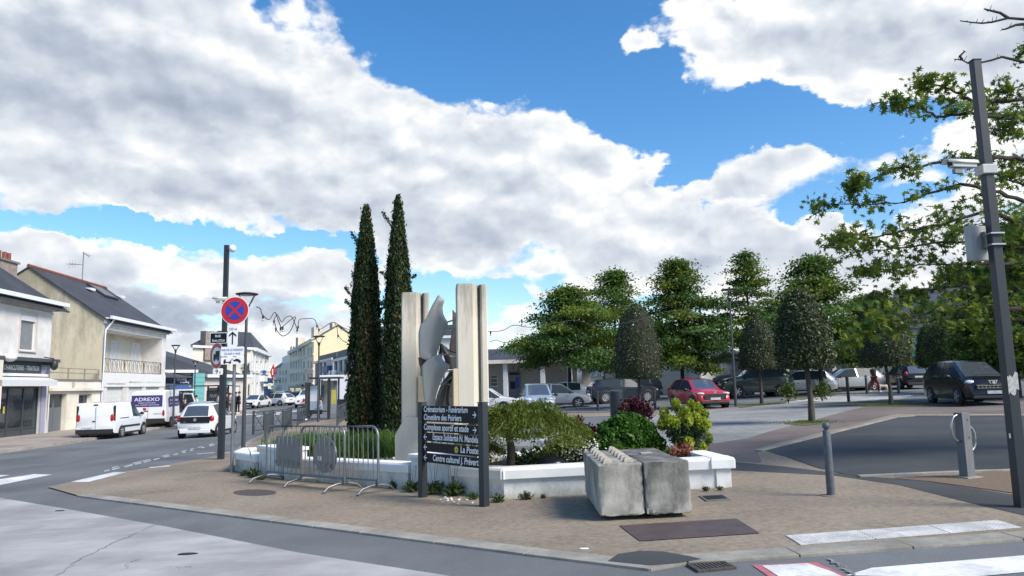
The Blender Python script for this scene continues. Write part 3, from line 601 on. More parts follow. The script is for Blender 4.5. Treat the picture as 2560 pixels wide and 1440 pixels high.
# ================================================================ CONCRETE BLOCKS
def lego(px0, px1, label, nubs, seed):
    a = G(px0[0], px0[1], .07); b = G(px1[0], px1[1], .07); w = (V((b.x-a.x, b.y-a.y, 0))).length; rz = math.atan2(b.y-a.y, b.x-a.x)
    o = thing('concrete_block', label, 'concrete block', (a.x, a.y, gz(a.x, a.y)), rz); o.rotation_euler = (0, -SLX, rz)
    Lh, h = 1.75, .6; m = MB(); m.box(.004, w-.004, 0, Lh, .07, .07+h)
    bm = bmesh.new(); me0 = m.build('x', None); bm.from_mesh(me0.data); bpy.data.objects.remove(me0)
    bmesh.ops.bevel(bm, geom=bm.edges[:], offset=.022, segments=2, profile=.5, affect='EDGES')
    bmesh.ops.subdivide_edges(bm, edges=[e for e in bm.edges if e.calc_length() > .15], cuts=9, use_grid_fill=True)
    r = random.Random(seed)
    for v in bm.verts:                                  # chipped lower corners and rough arrises
        c = v.co; e = sum((abs(c.x-.004) < .03 or abs(c.x-w+.004) < .03, abs(c.y) < .03 or abs(c.y-Lh) < .03, abs(c.z-.07) < .03 or abs(c.z-.07-h) < .03))
        k = .004+(.016 if e == 2 else 0)+(.03 if e == 3 and c.z < .2 else 0)
        t = V((w/2, Lh/2, .07+h/2))-c; c += t.normalized()*r.random()*k
    me = bpy.data.meshes.new('block'); bm.to_mesh(me); bm.free(); me.polygons.foreach_set('use_smooth', [True]*len(me.polygons)); me.set_sharp_from_angle(angle=.5)
    link('block', me, block_c if nubs else block_d, o)
    m = MB()
    for y in (.2, Lh-.25): m.box(.08, w-.08, y, y+.14, -.02, .075)
    m.build('bearer', black, o)
    if nubs:
        for i in range(6):
            for x in (w*.27, w*.73):
                s = .06; m = MB(); z = .07+h; y = .16+i*(Lh-.32)/5; q = [(x+dx*f, y+dy*f, zz) for f, zz in ((s, z-.01), (s*.85, z+.03), (s*.5, z+.05)) for dx, dy in ((-1,-1),(1,-1),(1,1),(-1,1))]
                m.add(q, [(0,1,5,4),(1,2,6,5),(2,3,7,6),(3,0,4,7),(4,5,9,8),(5,6,10,9),(6,7,11,10),(7,4,8,11),(8,9,10,11)]); m.build('stud', nub_c, o, bevel=.008)
    else:
        m = MB(); m.box(w*.35, w*.6, .95, 1.1, .07+h-.004, .07+h+.01); m.build('lifting_plate', nub_c, o)
lego((1500,1294), (1616,1288), 'grey concrete block with two rows of studs on top', True, 3)
lego((1617.5,1289), (1734,1282), 'stained flat topped concrete block beside the studded one', False, 5)
# ================================================================ DIRECTION SIGN
a = G(1057, 1243, .02); b = G(1211, 1266, .02); Ls = math.hypot(b.x-a.x, b.y-a.y)
DS = thing('direction_sign', 'dark blue direction sign with five white lettered panels between two posts', 'sign', (a.x, a.y, a.z), math.atan2(b.y-a.y, b.x-a.x))
k = 1.40/220; PW = .058
for x, dz in ((0, 0), (Ls, b.z-a.z)):
    m = MB(); m.box(x-PW, x+PW, -.05, .05, -.05+min(0, dz), 1.41+dz*.3); m.build('post', anth, DS, bevel=.012)
    m = MB(); m.box(x-PW-.004, x+PW+.004, -.055, .055, 1.412+dz*.3, 1.425+dz*.3); m.build('post_cap', anth, DS)
X0, X1 = PW+.002, Ls-PW-.002; arrow = lambda m, cx, cz, s, dr: m.add([(cx+dr*x*s, -.036, cz+z*s) for x, z in ((.5,0),(0,.5),(-.16,.5),(.16,.1),(-.5,.1),(-.5,-.1),(.16,-.1),(-.16,-.5),(0,-.5))], [(0,1,2,3),(0,3,4,5),(0,5,6),(0,6,7,8)])
for t, bt, lines, dr in ((1.372,1.135,('Crématorium - Funérarium','Cimetière des Poiriers'),1),(1.108,.984,('Complexe sportif et stade',),1),(.968,.844,('Espace Solidarité N. Mandela',),-1),(.82,.69,('La Poste',),-1),(.666,.53,('Centre culturel J. Prévert',),-1)):
    m = MB(); m.box(X0, X1, -.03, .02, bt, t); p = m.build('panel', navy, DS, bevel=.004); wd = X1-X0
    n = len(lines); hh = (t-bt)/n
    for i, s in enumerate(lines):
        z = t-hh*(i+.5)-.032
        fs = .128 if n == 1 else .122
        wt = {'Crématorium - Funérarium': .80, 'Cimetière des Poiriers': .69, 'Complexe sportif et stade': .81, 'Espace Solidarité N. Mandela': .80, 'La Poste': .30, 'Centre culturel J. Prévert': .80}[s]*wd
        text(p, s, fs, signwhite, (X0+.025 if dr > 0 else X1-.02-wt, -.0315, z), width=wt, shear=.12, bold=.022)
    m = MB(); arrow(m, X1-.085 if dr > 0 else X0+.07, (t+bt)/2, .088, dr); m.build('arrow', signwhite, p)
    if lines[0] == 'La Poste':
        m = MB(); m.lathe([(.046, -.034), (.046, -.031)], 20, (X0+.62*wd, 0, (t+bt)/2), 'y'); m.build('emblem', yellow, p)
        m = MB(); cx, cz = X0+.62*wd, (t+bt)/2; m.add([(cx-.025,-.0345,cz+.012),(cx+.03,-.0345,cz+.004),(cx-.022,-.0345,cz-.018),(cx-.005,-.0345,cz)], [(0,1,3),(1,2,3)]); m.build('emblem_mark', navy, p)
m = MB(); m.tube([(-PW-.004,-.056,1.12),(PW+.004,-.056,1.125)], .006, 5); m.build('strap', galv, DS)
pn = MB(); q = G(1072, 1215, .02); pn.box(-.07, .07, -.004, .004, .30, .50); o = pn.build('paper_notice', signwhite); o.location = (q.x-.02, q.y+.1, q.z+.1); o.rotation_euler = (0, 0, DS.rotation_euler.z)
tag(o, 'small white paper notice below the left end of the direction sign', 'notice')
for i, s in enumerate(('VOS PROJETS', 'NOUS ECOUTER')): text(o, s, .025, anth, (-.06, -.006, .42-.08*i), width=.12)
# ================================================================ CROWD BARRIERS
def barrier(p, q, label, back):
    p, q = G(*p, .022), G(*q, .022); d = V((q.x-p.x, q.y-p.y, 0)); L = d.length; rz = math.atan2(d.y, d.x); nn = V((-d.y, d.x, 0)).normalized()
    o = thing('crowd_barrier', label, 'barrier', p+nn*back, rz, 'crowd barriers before the planter'); o.rotation_euler = (0, -(q.z-p.z)/L, rz)
    m = MB(); H = 1.06; r = .16; pts = [(0,0,.12)]
    for i in range(7): t = math.pi/2*i/6; pts.append((r-r*math.cos(t), 0, H-r+r*math.sin(t)))
    for i in range(7): t = math.pi/2*i/6; pts.append((L-r+r*math.sin(t), 0, H-r+r*math.cos(t)))
    pts += [(L,0,.12)]; m.tube(pts, .021, 8); m.build('frame', galv, o, smooth=50)
    m = MB(); m.tube([(0,0,.2),(L,0,.2)], .017, 6); m.build('lower_rail', galv, o)
    n = 17
    for i in range(1, n):
        x = L*i/n; m = MB(); zt = H-.01 if r < x < L-r else H-.01-(r-math.sqrt(max(0, r*r-(r-min(x, L-x))**2)))
        m.tube([(x,0,.2),(x,0,zt)], .0085, 5, cap=False); m.build('bar', galv, o)
    for x in (.02, L-.06):
        m = MB(); m.tube([(x,-.36,.015),(x,-.28,.085),(x,-.1,.125),(x,.1,.125),(x,.28,.085),(x,.36,.015)], .02, 8); m.tube([(x,0,.1),(x,0,.22)], .02, 6); m.build('foot', galv, o, smooth=50)
    return o
bA = barrier((666,1204), (862,1228), 'steel crowd barrier with two sign boards hung behind it, left one', 0)
barrier((737,1216), (930,1236), 'steel crowd barrier standing just behind the other, right one', .13)
ra = bA.rotation_euler.z
def onbar(px, py, back=.05):       # point in the barrier's plane seen at a pixel
    n = V((-math.sin(ra), math.cos(ra), 0)); d = ray(px, py); c = bA.location+n*back; t = (c-CAM).dot(n)/d.dot(n); return CAM+d*t
c = onbar(721, 1130); w = (onbar(752, 1130)-onbar(690, 1130)).length; h = (onbar(721, 1091)-onbar(721, 1169)).length
o = thing('square_sign', 'back of a square grey road sign hung on the crowd barrier', 'sign', c, ra)
m = MB(); m.box(-w/2, w/2, -.006, .006, -h/2, h/2); m.build('plate', signback, o, bevel=.005)
for z in (h*.36, -h*.34): m = MB(); m.box(-w*.48, w*.48, -.03, -.0065, z-.03, z+.03); m.build('rail', galv, o)
c = onbar(812, 1136); w = (onbar(840, 1136)-onbar(785, 1136)).length; h = (onbar(812, 1091)-onbar(812, 1181)).length
o = thing('round_sign', 'back of a round grey road sign hung on the crowd barrier', 'sign', c, ra)
m = MB(); m.lathe([(1, -.006), (1, .006)], 28, ax='y'); m.v = [(x*w/2, y, z*h/2) for x, y, z in m.v]; m.build('plate', signback, o)
m = MB(); m.lathe([(1.02, -.008), (1.02, .02), (.98, .02)], 28, ax='y'); m.v = [(x*w/2, y, z*h/2) for x, y, z in m.v]; m.build('rim', galv, o)
for z in (h*.3, -h*.3): m = MB(); m.box(-w*.3, w*.3, -.03, -.0085, z-.025, z+.025); m.build('rail', galv, o)
m = MB(); m.box(-w*.3, -w*.12, -.0105, -.0085, -h*.18, -h*.06); m.build('sticker', signwhite, o)
# ================================================================ BOLLARDS AND POSTS
p = G(2078, 1239, .022); o = thing('ball_bollard', 'blue grey bollard with a ball top beside the dark asphalt pad', 'bollard', p)
m = MB(); m.lathe([(.052,-.02),(.052,.03),(.05,.5),(.048,.82),(.04,.83)], 14); m.build('post', bollm, o, smooth=40)
m = MB(); m.lathe([(.025,.82),(.028,.845)], 10); m.ball((0,0,.885), .05, 14, 9); m.build('ball', M('ball cap', (.1,.105,.115), .5, var=.2), o, smooth=60)
m = MB(); m.lathe([(.13,-.005),(.13,.004),(.1,.01)], 14); m.build('base_collar', pave, o)
p = G(2419, 1193, .03); o = thing('bike_post', 'square grey bicycle post with two stainless steel hoops', 'bicycle stand', p, .3)
m = MB(); m.box(-.07,.07,-.07,.07,-.02,.9); m.build('post', M('grey wood post', (.15,.155,.16), .7, var=.15, scale=9, st=(3,3,.4)), o, bevel=.006)
def hoop(x, s, z0, z1):
    pts = [(x,0,z0)]
    for i in range(9): t = math.pi*i/8; pts.append((x+s*(.03+.11*math.sin(t)), 0, (z0+z1)/2-(z1-z0)/2*math.cos(t)))
    pts.append((x,0,z1)); m = MB(); m.tube(pts, .017, 8); m.build('hoop', stainless, o, smooth=60)
hoop(-.07, -1, .5, .86); hoop(.07, 1, .36, .7)
m = MB(); m.box(-.14,.14,-.13,.13,-.02,.015); m.build('base_plate', kerbm, o)
for z in (.55, .8): m = MB(); m.lathe([(.012,-.073),(.012,-.0695)], 8, (.02,0,z), 'y'); m.build('bolt', plast, o)
BOL = [(1495,1026,978,'dark'),(1638,1022,976,'dark'),(1774,1016,963,'dark'),(2080,981,932,'dark'),(2122,1005,941,'dark'),(2168,985,938,'grey'),(2247,984,938,'grey'),(2213,972,930,'grey')]
BL = ['thin dark bollard left of the round dark column','thin dark bollard before the slate coloured crossover','thin dark bollard before the red car bonnet','dark bollard by the trunk of a trimmed tree, before the silver cars','tall dark bollard standing on the zebra crossing','grey bollard left of the woman in red trousers','grey bollard right behind the leaning trimmed tree trunk','grey bollard before the dark parked hatchback']
for (px, py, ty, cl), lab in zip(BOL, BL):
    p = G(px, py, .022); d = ray(px, ty); h = CAMH+d.z*(p.y/d.y)-p.z
    o = thing('bollard', lab, 'bollard', p, 0, 'bollards around the car park'); mm = anth if cl == 'dark' else anth_l
    m = MB(); m.lathe([(.07,-.02),(.07,h*.96),(.055,h)], 10); m.build('post', mm, o, smooth=40); m = MB(); m.lathe([(.073,h*.86),(.073,h*.9)], 10); m.build('band', stainless if cl != 'dark' else plast, o)
p = A(1541, 20, .02); d = ray(1541, 976); h = CAMH+d.z*20/d.y-p.z
o = thing('round_column', 'stout dark cylindrical column with slanted top behind the planter', 'column', p)
m = MB(); m.lathe([(.185,0),(.185,h-.03),(.18,h)], 24)
for i in range(len(m.v)):
    x, y, z = m.v[i]
    if z > h-.05: m.v[i] = (x, y, z+y*.12)
m.build('shell', M('petrol metal', (.011,.018,.025), .4, var=.06), o, smooth=40); m = MB(); m.lathe([(.19,-.02),(.19,.05)], 24); m.build('plinth', anth, o)
# ================================================================ BUILDINGS
class Bld:
    """local x runs along the facade A->B (A left in view), local y goes away from the viewer, z up from the foot"""
    def __init__(s, name, label, cat, a, b, foot=.1, z0=None, group=None):
        s.a = V((a[0], a[1], 0)); s.d = V((b[0]-a[0], b[1]-a[1], 0)); s.L = s.d.length; s.d.normalize(); s.n = V((-s.d.y, s.d.x, 0))
        s.z0 = gz(a[0], a[1])+foot if z0 is None else z0
        s.o = thing(name, label, cat, (a[0], a[1], s.z0), math.atan2(s.d.y, s.d.x), group); s.nn = s.o
    def uz(s, px, py, y=0.0):
        d = ray(px, py); t = (s.a+s.n*y-CAM).dot(s.n)/d.dot(s.n); p = CAM+d*t; return (p-s.a).dot(s.d), p.z-s.z0
    def rect(s, x0, y0, x1, y1, y=0.0):
        xm = (x0+x1)/2; u0 = s.uz(x0, (y0+y1)/2, y)[0]; u1 = s.uz(x1, (y0+y1)/2, y)[0]; return u0, u1, s.uz(xm, y1, y)[1], s.uz(xm, y0, y)[1]
    def wall(s, u0, u1, z0, z1, holes, mat, y=0.0, depth=.18, name='wall', parent=None):
        m = MB(); us = sorted({u0, u1, *[h[i] for h in holes for i in (0, 1)]}); zs = sorted({z0, z1, *[h[i] for h in holes for i in (2, 3)]})
        us = [u for u in us if u0-1e-6 <= u <= u1+1e-6]; zs = [z for z in zs if z0-1e-6 <= z <= z1+1e-6]
        for i in range(len(us)-1):
            for j in range(len(zs)-1):
                cu, cz = (us[i]+us[i+1])/2, (zs[j]+zs[j+1])/2
                if any(h[0] < cu < h[1] and h[2] < cz < h[3] for h in holes): continue
                m.add([(us[i], y, zs[j]), (us[i+1], y, zs[j]), (us[i+1], y, zs[j+1]), (us[i], y, zs[j+1])], [(0, 1, 2, 3)])
        for h in holes:
            q = [(h[0], h[2]), (h[1], h[2]), (h[1], h[3]), (h[0], h[3])]
            m.add([(a, y, b) for a, b in q]+[(a, y+depth, b) for a, b in q], [(i, (i+1) % 4, 4+(i+1) % 4, 4+i) for i in range(4)])
        return m.build(name, mat, parent or s.o, fix=False)
    def box(s, name, mat, u0, u1, y0, y1, z0, z1, parent=None, bevel=0):
        m = MB(); m.box(u0, u1, y0, y1, z0, z1); return m.build(name, mat, parent or s.o, bevel=bevel)
    def window(s, h, y=0.0, depth=.12, fm=None, gm=None, bars=1, rows=0, sill=True, surround=None, parent=None, frame=.06, name='window'):
        u0, u1, z0, z1 = h; fm = fm or trimw; m = MB(); f = min(frame, (u1-u0)*.14)
        for a in ((u0, u0+f, z0, z1), (u1-f, u1, z0, z1), (u0+f, u1-f, z0, z0+f), (u0+f, u1-f, z1-f, z1)): m.box(a[0], a[1], y+depth-.05, y+depth, a[2], a[3])
        for i in range(bars): c = u0+(u1-u0)*(i+1)/(bars+1); m.box(c-f*.5, c+f*.5, y+depth-.045, y+depth-.002, z0+f, z1-f)
        for i in range(rows): c = z0+(z1-z0)*(i+1)/(rows+1); m.box(u0+f, u1-f, y+depth-.042, y+depth-.003, c-f*.4, c+f*.4)
        w = m.build(name, fm, parent or s.o); m = MB(); m.box(u0+f*.4, u1-f*.4, y+depth-.012, y+depth+.02, z0+f*.4, z1-f*.4); m.build('pane', gm or glass, w)
        if sill: m = MB(); m.box(u0-.06, u1+.06, y-.09, y+.02, z0-.07, z0-.003); m.build('sill', surround or fm, w)
        if surround:
            m = MB()
            for a in ((u0-.14, u0-.002, z0, z1), (u1+.002, u1+.14, z0, z1), (u0-.14, u1+.14, z1+.002, z1+.16)): m.box(a[0], a[1], y-.03, y+.03, a[2], a[3])
            m.build('surround', surround, w)
        return w
    def gable_roof(s, u0, u1, y0, y1, ze, zr, mat, over=.3, th=.09, name='roof', hip0=0.0, hip1=0.0):
        ym = (y0+y1)/2; m = MB(); sl = (zr-ze)/(ym-y0); za = ze-over*sl
        f = [(u0-over*(hip0 == 0)*.4-(over if hip0 else 0), y0-over, za), (u1+over*(hip1 == 0)*.4+(over if hip1 else 0), y0-over, za), (u1+.1-hip1, ym, zr), (u0-.1+hip0, ym, zr)]
        b = [(f[1][0], y1+over, za), (f[0][0], y1+over, za)]
        for q in ([f[0], f[1], f[2], f[3]], [b[0], b[1], f[3], f[2]]): m.add([V(p)+V((0, 0, -th)) for p in q]+q, [(4,5,6,7),(3,2,1,0),(0,1,5,4),(1,2,6,5),(2,3,7,6),(3,0,4,7)])
        if hip1: m.add([f[1], b[0], f[2]], [(0, 1, 2)])
        if hip0: m.add([b[1], f[0], f[3]], [(0, 1, 2)])
        return m.build(name, mat, s.o, fix=False)
def fpt(u): return FO+FT*u
def fu(px):                       # distance along the left street facade line under a pixel column
    d = ray(px, 1000); k = V((d.x, d.y)); # FO + u FT = l k
    det = FT.x*(-k.y)+k.x*FT.y; u = (FO.x*k.y-FO.y*k.x)/det if False else None
    a = np.array([[FT.x, -k.x], [FT.y, -k.y]]); return float(np.linalg.solve(a, [-FO.x, -FO.y])[0])
# ---- corner shop
u1 = fu(119); A0, B0 = fpt(u1-12), fpt(u1)
b = Bld('corner_shop', 'white two storey shop with dark charcuterie front and slate roof', 'shop', A0, B0, z0=gz(B0.x, B0.y)+.06); T = b
ze = b.uz(119, 772)[1]; zs = b.uz(60, 908)[1]; hw = b.rect(50, 787, 90, 877); hg = b.rect(4, 966, 98, 1094); hg = (hg[0]-3.5, hg[1], .08, hg[3])
b.wall(0, b.L, 0, ze, [hw, hg], render_w); m = MB(); m.box(b.L-.2, b.L, .001, 8, 0, ze); m.box(0, b.L, 7.8, 8, 0, ze); m.build('side_wall', render_w, b.o)
w = b.window(hw, bars=0, surround=pinkish, gm=glass_l, depth=.16); b.box('roller_shutter', trimw, hw[0]+.02, hw[1]-.02, .03, .1, hw[3]-.32, hw[3]-.005)
b.box('cornice', trimw, -.1, b.L+.12, -.14, -.002, ze-.05, ze+.22); b.box('cornice', trimw, -.1, b.L+.05, -.06, -.003, ze-.3, ze-.2)
m = MB(); m.box(-.2, b.L+.75, -.55, -.38, ze+.2, ze+.42); m.box(-.2, b.L+.7, -.38, .1, ze+.22, ze+.27); m.build('gutter', zinc, b.o)
b.gable_roof(0, b.L+.35, 0, 8, ze+.42, ze+3.9, slate, over=.5, hip1=4.0)
uc = b.uz(12, 680, 4.0)[0]; zc = b.uz(12, 657, 4.0)[1]; ch = b.box('chimney', M('old brick render', (.26,.21,.18), .9, var=.25, scale=4), uc-1.2, uc+.55, 3.6, 4.4, zc-3, zc); b.box('chimney_cap', greytrim, uc-1.3, uc+.65, 3.5, 4.5, zc+.002, zc+.12, ch)
for k_ in (-.7, -.15, .3): m = MB(); m.lathe([(.13, zc+.1), (.12, zc+.6), (.14, zc+.63)], 10, (uc+k_, 4, 0)); m.build('chimney_pot', terracotta, ch)
zf = b.uz(60, 884)[1]; zt = b.uz(52, 910)[1]; zb = b.uz(52, 941)[1]; us = b.uz(98, 925)[0]
b.box('shop_canopy', shopdark, -.1, b.uz(125, 905)[0], -.55, -.004, zt+.14, zt+.32); b.box('canopy_band', anth, -.05, b.L-.05, -.3, -.005, zt+.0, zt+.138)
sg = b.box('shop_sign', shopdark, 0, us, -.12, -.005, zb, zt-.005); t0 = b.uz(2, 925)[0]
text(sg, 'CHARCUTERIE - TRAITEUR', .34, signwhite, (t0, -.123, (zb+zt)/2+.0), width=us-t0-.25); text(sg, 'boucherie du marché', .14, anth_l, (t0+1.1, -.123, zb+.12), width=1.6)
sq = b.box('sign_tile', lav, us+.03, b.L-.1, -.1, -.005, zb, zt-.005); text(sq, '3', .42, signwhite, (us+.35, -.103, zb+.25))
m = MB(); ua, ub = t0-2, b.uz(109, 950)[0]; za = b.uz(60, 941)[1]; zd = b.uz(60, 966)[1]; m.add([(ua, -.03, za), (ub, -.03, za), (ub, -.75, zd+.3), (ua, -.75, zd+.3), (ua, -.75, zd), (ub, -.75, zd)], [(3, 2, 1, 0), (4, 5, 2, 3)]); aw = m.build('awning', awnw, b.o, fix=False)
md = aw.modifiers.new('s', 'SOLIDIFY'); md.thickness = .02; b.box('awning_case', trimw, ua, ub, -.25, -.006, za+.002, za+.14)
m = MB(); sfm = anth_l
for uu in np.linspace(hg[0], hg[1], 6): m.box(uu-.05, uu+.05, .1, .18, hg[2], hg[3])
m.box(hg[0], hg[1], .101, .179, .55, .63); m.box(hg[0], hg[1], .102, .178, hg[3]-.1, hg[3]); sf = m.build('shopfront', shopdark, b.o); b.box('pane', glass, hg[0], hg[1], .14, .16, .63, hg[3]-.1, sf); b.box('panel', anth_l, hg[0], hg[1], .13, .17, hg[2], .55, sf)
b.box('pilaster', lav, hg[1]+.02, b.L-.35, -.08, -.006, 0, zb-.01); b.box('plinth', render_w, b.L-.33, b.L+.02, -.09, -.007, 0, .9)
b.box('poster', yellow, b.uz(11, 1045)[0], b.uz(15, 1045)[0], .09, .099, 1.4, 1.75)
m = MB(); u_, z_ = b.uz(131, 910, -.5); m.tube([(u_-.7, -.4, zt+.4), (u_, -.55, zt+.35), (u_, -.6, z_+.1)], .03, 6); m.ball((u_, -.6, z_-.05), (.2, .2, .3), 10, 8); m.build('wall_lamp', anth, b.o, smooth=60)
u_, z_ = b.uz(20, 893, -.5); m = MB(); m.ball((u_, -.6, z_), (.35, .3, .22), 10, 8); m.build('spot_lamp', trimw, b.o, smooth=60)
m = MB(); us2 = b.uz(2, 930, -.6)[0]; m.box(us2-.9, us2-.1, -.75, -.6, zb-1.6, zt+.1); tag(m.build('projecting_sign', cream2, b.o))
# ---- annex with garage doors
ua, ub = fu(120)+.02, fu(250)
b = Bld('annex', 'low cream annex with grey metal garage door and roof terrace railing', 'annex', fpt(ua), fpt(ub), z0=T.z0)
h1 = b.rect(122, 985, 165, 1088); h1 = (.15, h1[1], .02, h1[3]); h2 = b.rect(195, 985, 228, 1080); h2 = (h2[0], h2[1], .02, h2[3]); zt = b.uz(185, 952)[1]
b.wall(0, b.L, 0, zt, [h1, h2], cream2, depth=.35); m = MB(); m.box(0, b.L-.01, .36, 6, zt-.6, zt-.3); m.build('flat_roof', greytrim, b.o); b.box('cornice', cream2, -.02, b.L, -.2, -.002, b.uz(185, 977)[1], b.uz(185, 970)[1]); b.box('coping', greytrim, 0, b.L, -.06, .3, zt+.002, zt+.1)
um = (h1[0]+h1[1])/2
for x0, x1 in ((h1[0], um-.02), (um+.02, h1[1])):
    d = b.box('garage_door', doorgrey, x0, x1, .27, .31, h1[2], h1[3]); b.box('pane', glass, x0+.1, x1-.1, .262, .27, h1[3]-.75, h1[3]-.1, d)
d = b.box('entrance_door', trimw, h2[0], h2[1], .27, .31, h2[2], h2[3]); b.box('pane', glass, h2[0]+.08, h2[1]-.08, .262, .27, h2[3]-.55, h2[3]-.08, d)
b.box('pier', cream2, h1[1]+.15, h2[0]-.15, -.05, -.003, 0, 1.0); b.box('meter_box', M('meter box', (.4,.38,.33), .7), h1[1]+.5, h1[1]+.8, -.04, -.004, 2.7, 3.0)
rl = [MB() for _ in range(3)]; zr = b.uz(185, 921)[1]; rt = thing('terrace_railing', None, None); rt.parent = b.o
for z in (zr, (zr+zt)/2+.1): m = MB(); m.tube([(.1, .1, z), (b.L-.1, .1, z)], .03, 6); m.build('rail', M('rusty railing', (.3,.25,.2), .7, var=.2), rt)
for x in (.15, b.L*.36, b.L*.68, b.L-.15): m = MB(); m.box(x-.03, x+.03, .07, .13, zt+.1, zr); m.build('railing_post', MATS['rusty railing'], rt)
# ---- yellow gabled house with loggia
ua, ub = fu(250)+.03, fu(410)
b = Bld('balcony_house', 'yellowed gabled house with a recessed balcony and slate roof', 'house', fpt(ua), fpt(ub), z0=T.z0); Y = b
ze = b.uz(256, 795)[1]; up0, up1 = b.uz(258, 880)[0], b.uz(404, 890)[0]; zl0 = b.uz(258, 932)[1]; zl1 = b.uz(258, 822)[1]; lo = (up0, up1, zl0, zl1); dp = 9.6
g1, g2, g3 = [b.rect(*r) for r in ((265,962,306,1075), (320,958,354,1072), (363,958,397,1068))]; g1, g2, g3 = [(g[0], g[1], .05, g[3]) for g in (g1, g2, g3)]
b.wall(0, b.L, 0, ze, [lo, g1, g2, g3], render_w, depth=1.5); hzr = ze+3.0
zr = b.uz(110, 676, dp/2)[1]
m = MB(); m.add([(0,.002,0),(0,dp,0),(0,dp,ze),(0,dp/2,zr-.1),(0,.002,ze)], [(4,3,2,1,0)]); gw = m.build('gable_wall', render_y, b.o, fix=False)
m = MB(); m.add([(b.L,.002,0),(b.L,dp,0),(b.L,dp,ze),(b.L,dp/2,zr-.1),(b.L,.002,ze)], [(0,1,2,3,4)]); m.add([(0,dp,0),(b.L,dp,0),(b.L,dp,ze),(0,dp,ze)], [(0,1,2,3)]); m.build('rear_wall', cream, b.o, fix=False)
b.gable_roof(0, b.L, 0, dp, ze+.12, zr, slate, over=.4)
bw = [b.rect(278,852,300,902,1.4), b.rect(330,858,351,903,1.4)]
m = MB(); m.add([(lo[0]-.01,1.49,zl0),(lo[1]+.01,1.49,zl0),(lo[1]+.01,1.49,zl1),(lo[0]-.01,1.49,zl1)], [(0,1,2,3)]); m.build('loggia_wall', cream2, b.o, fix=False)
for r in bw:
    w_ = b.window((r[0], r[1], zl0+.02, r[3]), y=1.32, depth=.16, fm=trimw, gm=shut, sill=False, bars=1, rows=0, name='shuttered_window')
m = MB(); m.box(0, b.L, -.05, -.003, zl0-.9, zl0+.02); m.build('balcony_band', white_wall, b.o)
for i, g in enumerate((g1, g2, g3)):
    b.box('surround', trimw, g[0]-.15, g[1]+.15, -.05, -.004, g[3]+.002, g[3]+.12); d = b.box('garage_shutter' if i == 0 else 'closed_shutter', shut, g[0], g[1], .15, .19, g[2], g[3])
    for j in range(9): b.box('slat', shut, g[0]+.03, g[1]-.03, .142, .15, g[2]+(g[3]-g[2])*(j+.06)/9, g[2]+(g[3]-g[2])*(j+.92)/9, d)
m = MB(); m.box(-.2, b.L+.5, -.62, -.45, ze-.05, ze+.16); gt = m.build('gutter', zinc, b.o); b.box('soffit', trimw, -.1, b.L+.2, -.45, -.002, ze-.04, ze+.06); b.box('moulding', zinc, -.05, b.L+.05, -.22, -.003, ze-.32, ze-.08)
m = MB(); m.tube([(.3,-.5,ze-.05),(.05,-.12,ze-.75),(.0,-.1,ze-1.2),(0,-.1,.1)], .06, 8); m.build('downpipe', zinc, b.o, smooth=50)
rail = thing('balcony_railing', None, None); rail.parent = b.o; zt_ = b.uz(258, 896)[1]; wr = up1-up0; irn = M('wrought iron', (.1,.085,.075), .6, var=.2)
for z in (zl0+.06, zt_): m = MB(); m.box(up0, up1, .0, .03, z-.02, z+.02); m.build('rail', irn, rail)
for i in range(4): x = up0+wr*i/3; m = MB(); m.box(x-.025, x+.025, -.003, .035, zl0, zt_); m.build('baluster_post', irn, rail)
nl = 15; m0 = None
for i in range(nl):
    x = up0+wr*(i+.5)/nl; w_ = wr/nl*.36
    if m0 is None:
        m = MB(); pts = [(-w_*1.35,0,zl0+.08)]+[(-w_*math.cos(t), 0, zt_-.02-w_*1.6+w_*1.6*math.sin(t)) for t in np.linspace(0, math.pi, 8)]+[(w_*.5,0,zl0+.25)]+[(w_*.5*math.cos(t)+0, 0, zl0+.25-.17*math.sin(t)) for t in np.linspace(.3, math.pi, 5)]+[(-w_*.3,0,zt_-.25)]
        m.tube(pts, .017, 4, cap=False); m0 = m.build('scroll', irn, rail); o = m0
    else: o = bpy.data.objects.new('scroll', m0.data); COL.objects.link(o); o.parent = rail
    o.location = (x, .015, 0)
rt = MB(); sl = (zr-ze-.12)/(dp/2)
for i in range(34): x = -.1+(b.L+.2)*i/34; rt.lathe([(.13, 0), (.1, (b.L+.2)/34*.98)], 8, (x, dp/2, zr+.02), 'x')
rt.build('ridge_tiles', terracotta, b.o, fix=False)['kind'] = 'stuff'
def onroof(px, py):
    d = ray(px, py); # roof plane in world: local z = ze+.12 + sl*y
    for y in np.linspace(.1, dp/2, 120):
        u, z = b.uz(px, py, y)
        if z <= ze+.12+sl*y+.02: return u, y, ze+.12+sl*y
    return u, y, z
ang = math.atan(sl); Rr_ = Matrix.Rotation(ang, 3, 'X')
sk = thing('skylight', None, None); sk.parent = b.o; c = V(onroof(256, 732)); m = MB(); m.cbox(c+V((0,0,.06)), (2.2, 1.7, .16), Rr_); m.build('skylight_frame', anth, sk); m = MB(); m.cbox(c+V((0,-.03,.13)), (1.9, 1.4, .06), Rr_); m.build('pane', M('dim skylight glass', (.05,.055,.065), .25), sk)
for px, py in ((226,728),(302,746)): c = V(onroof(px, py)); m = MB(); m.add([c+V((-.35,-.2,.05)), c+V((.35,-.2,.05)), c+V((.35,.25,.22)), c+V((-.35,.25,.22)), c+V((-.35,-.2,.22)), c+V((.35,-.2,.22))], [(0,1,5,4),(4,5,2,3),(0,4,3),(1,2,5)]); m.build('roof_vent', zinc, b.o)
ant = thing('tv_antenna', 'tall television antenna with two booms on the ridge of the balcony house', 'antenna', b.o.matrix_basis @ V((*[b.uz(206, 690, dp/2)[0]], dp/2, zr)))
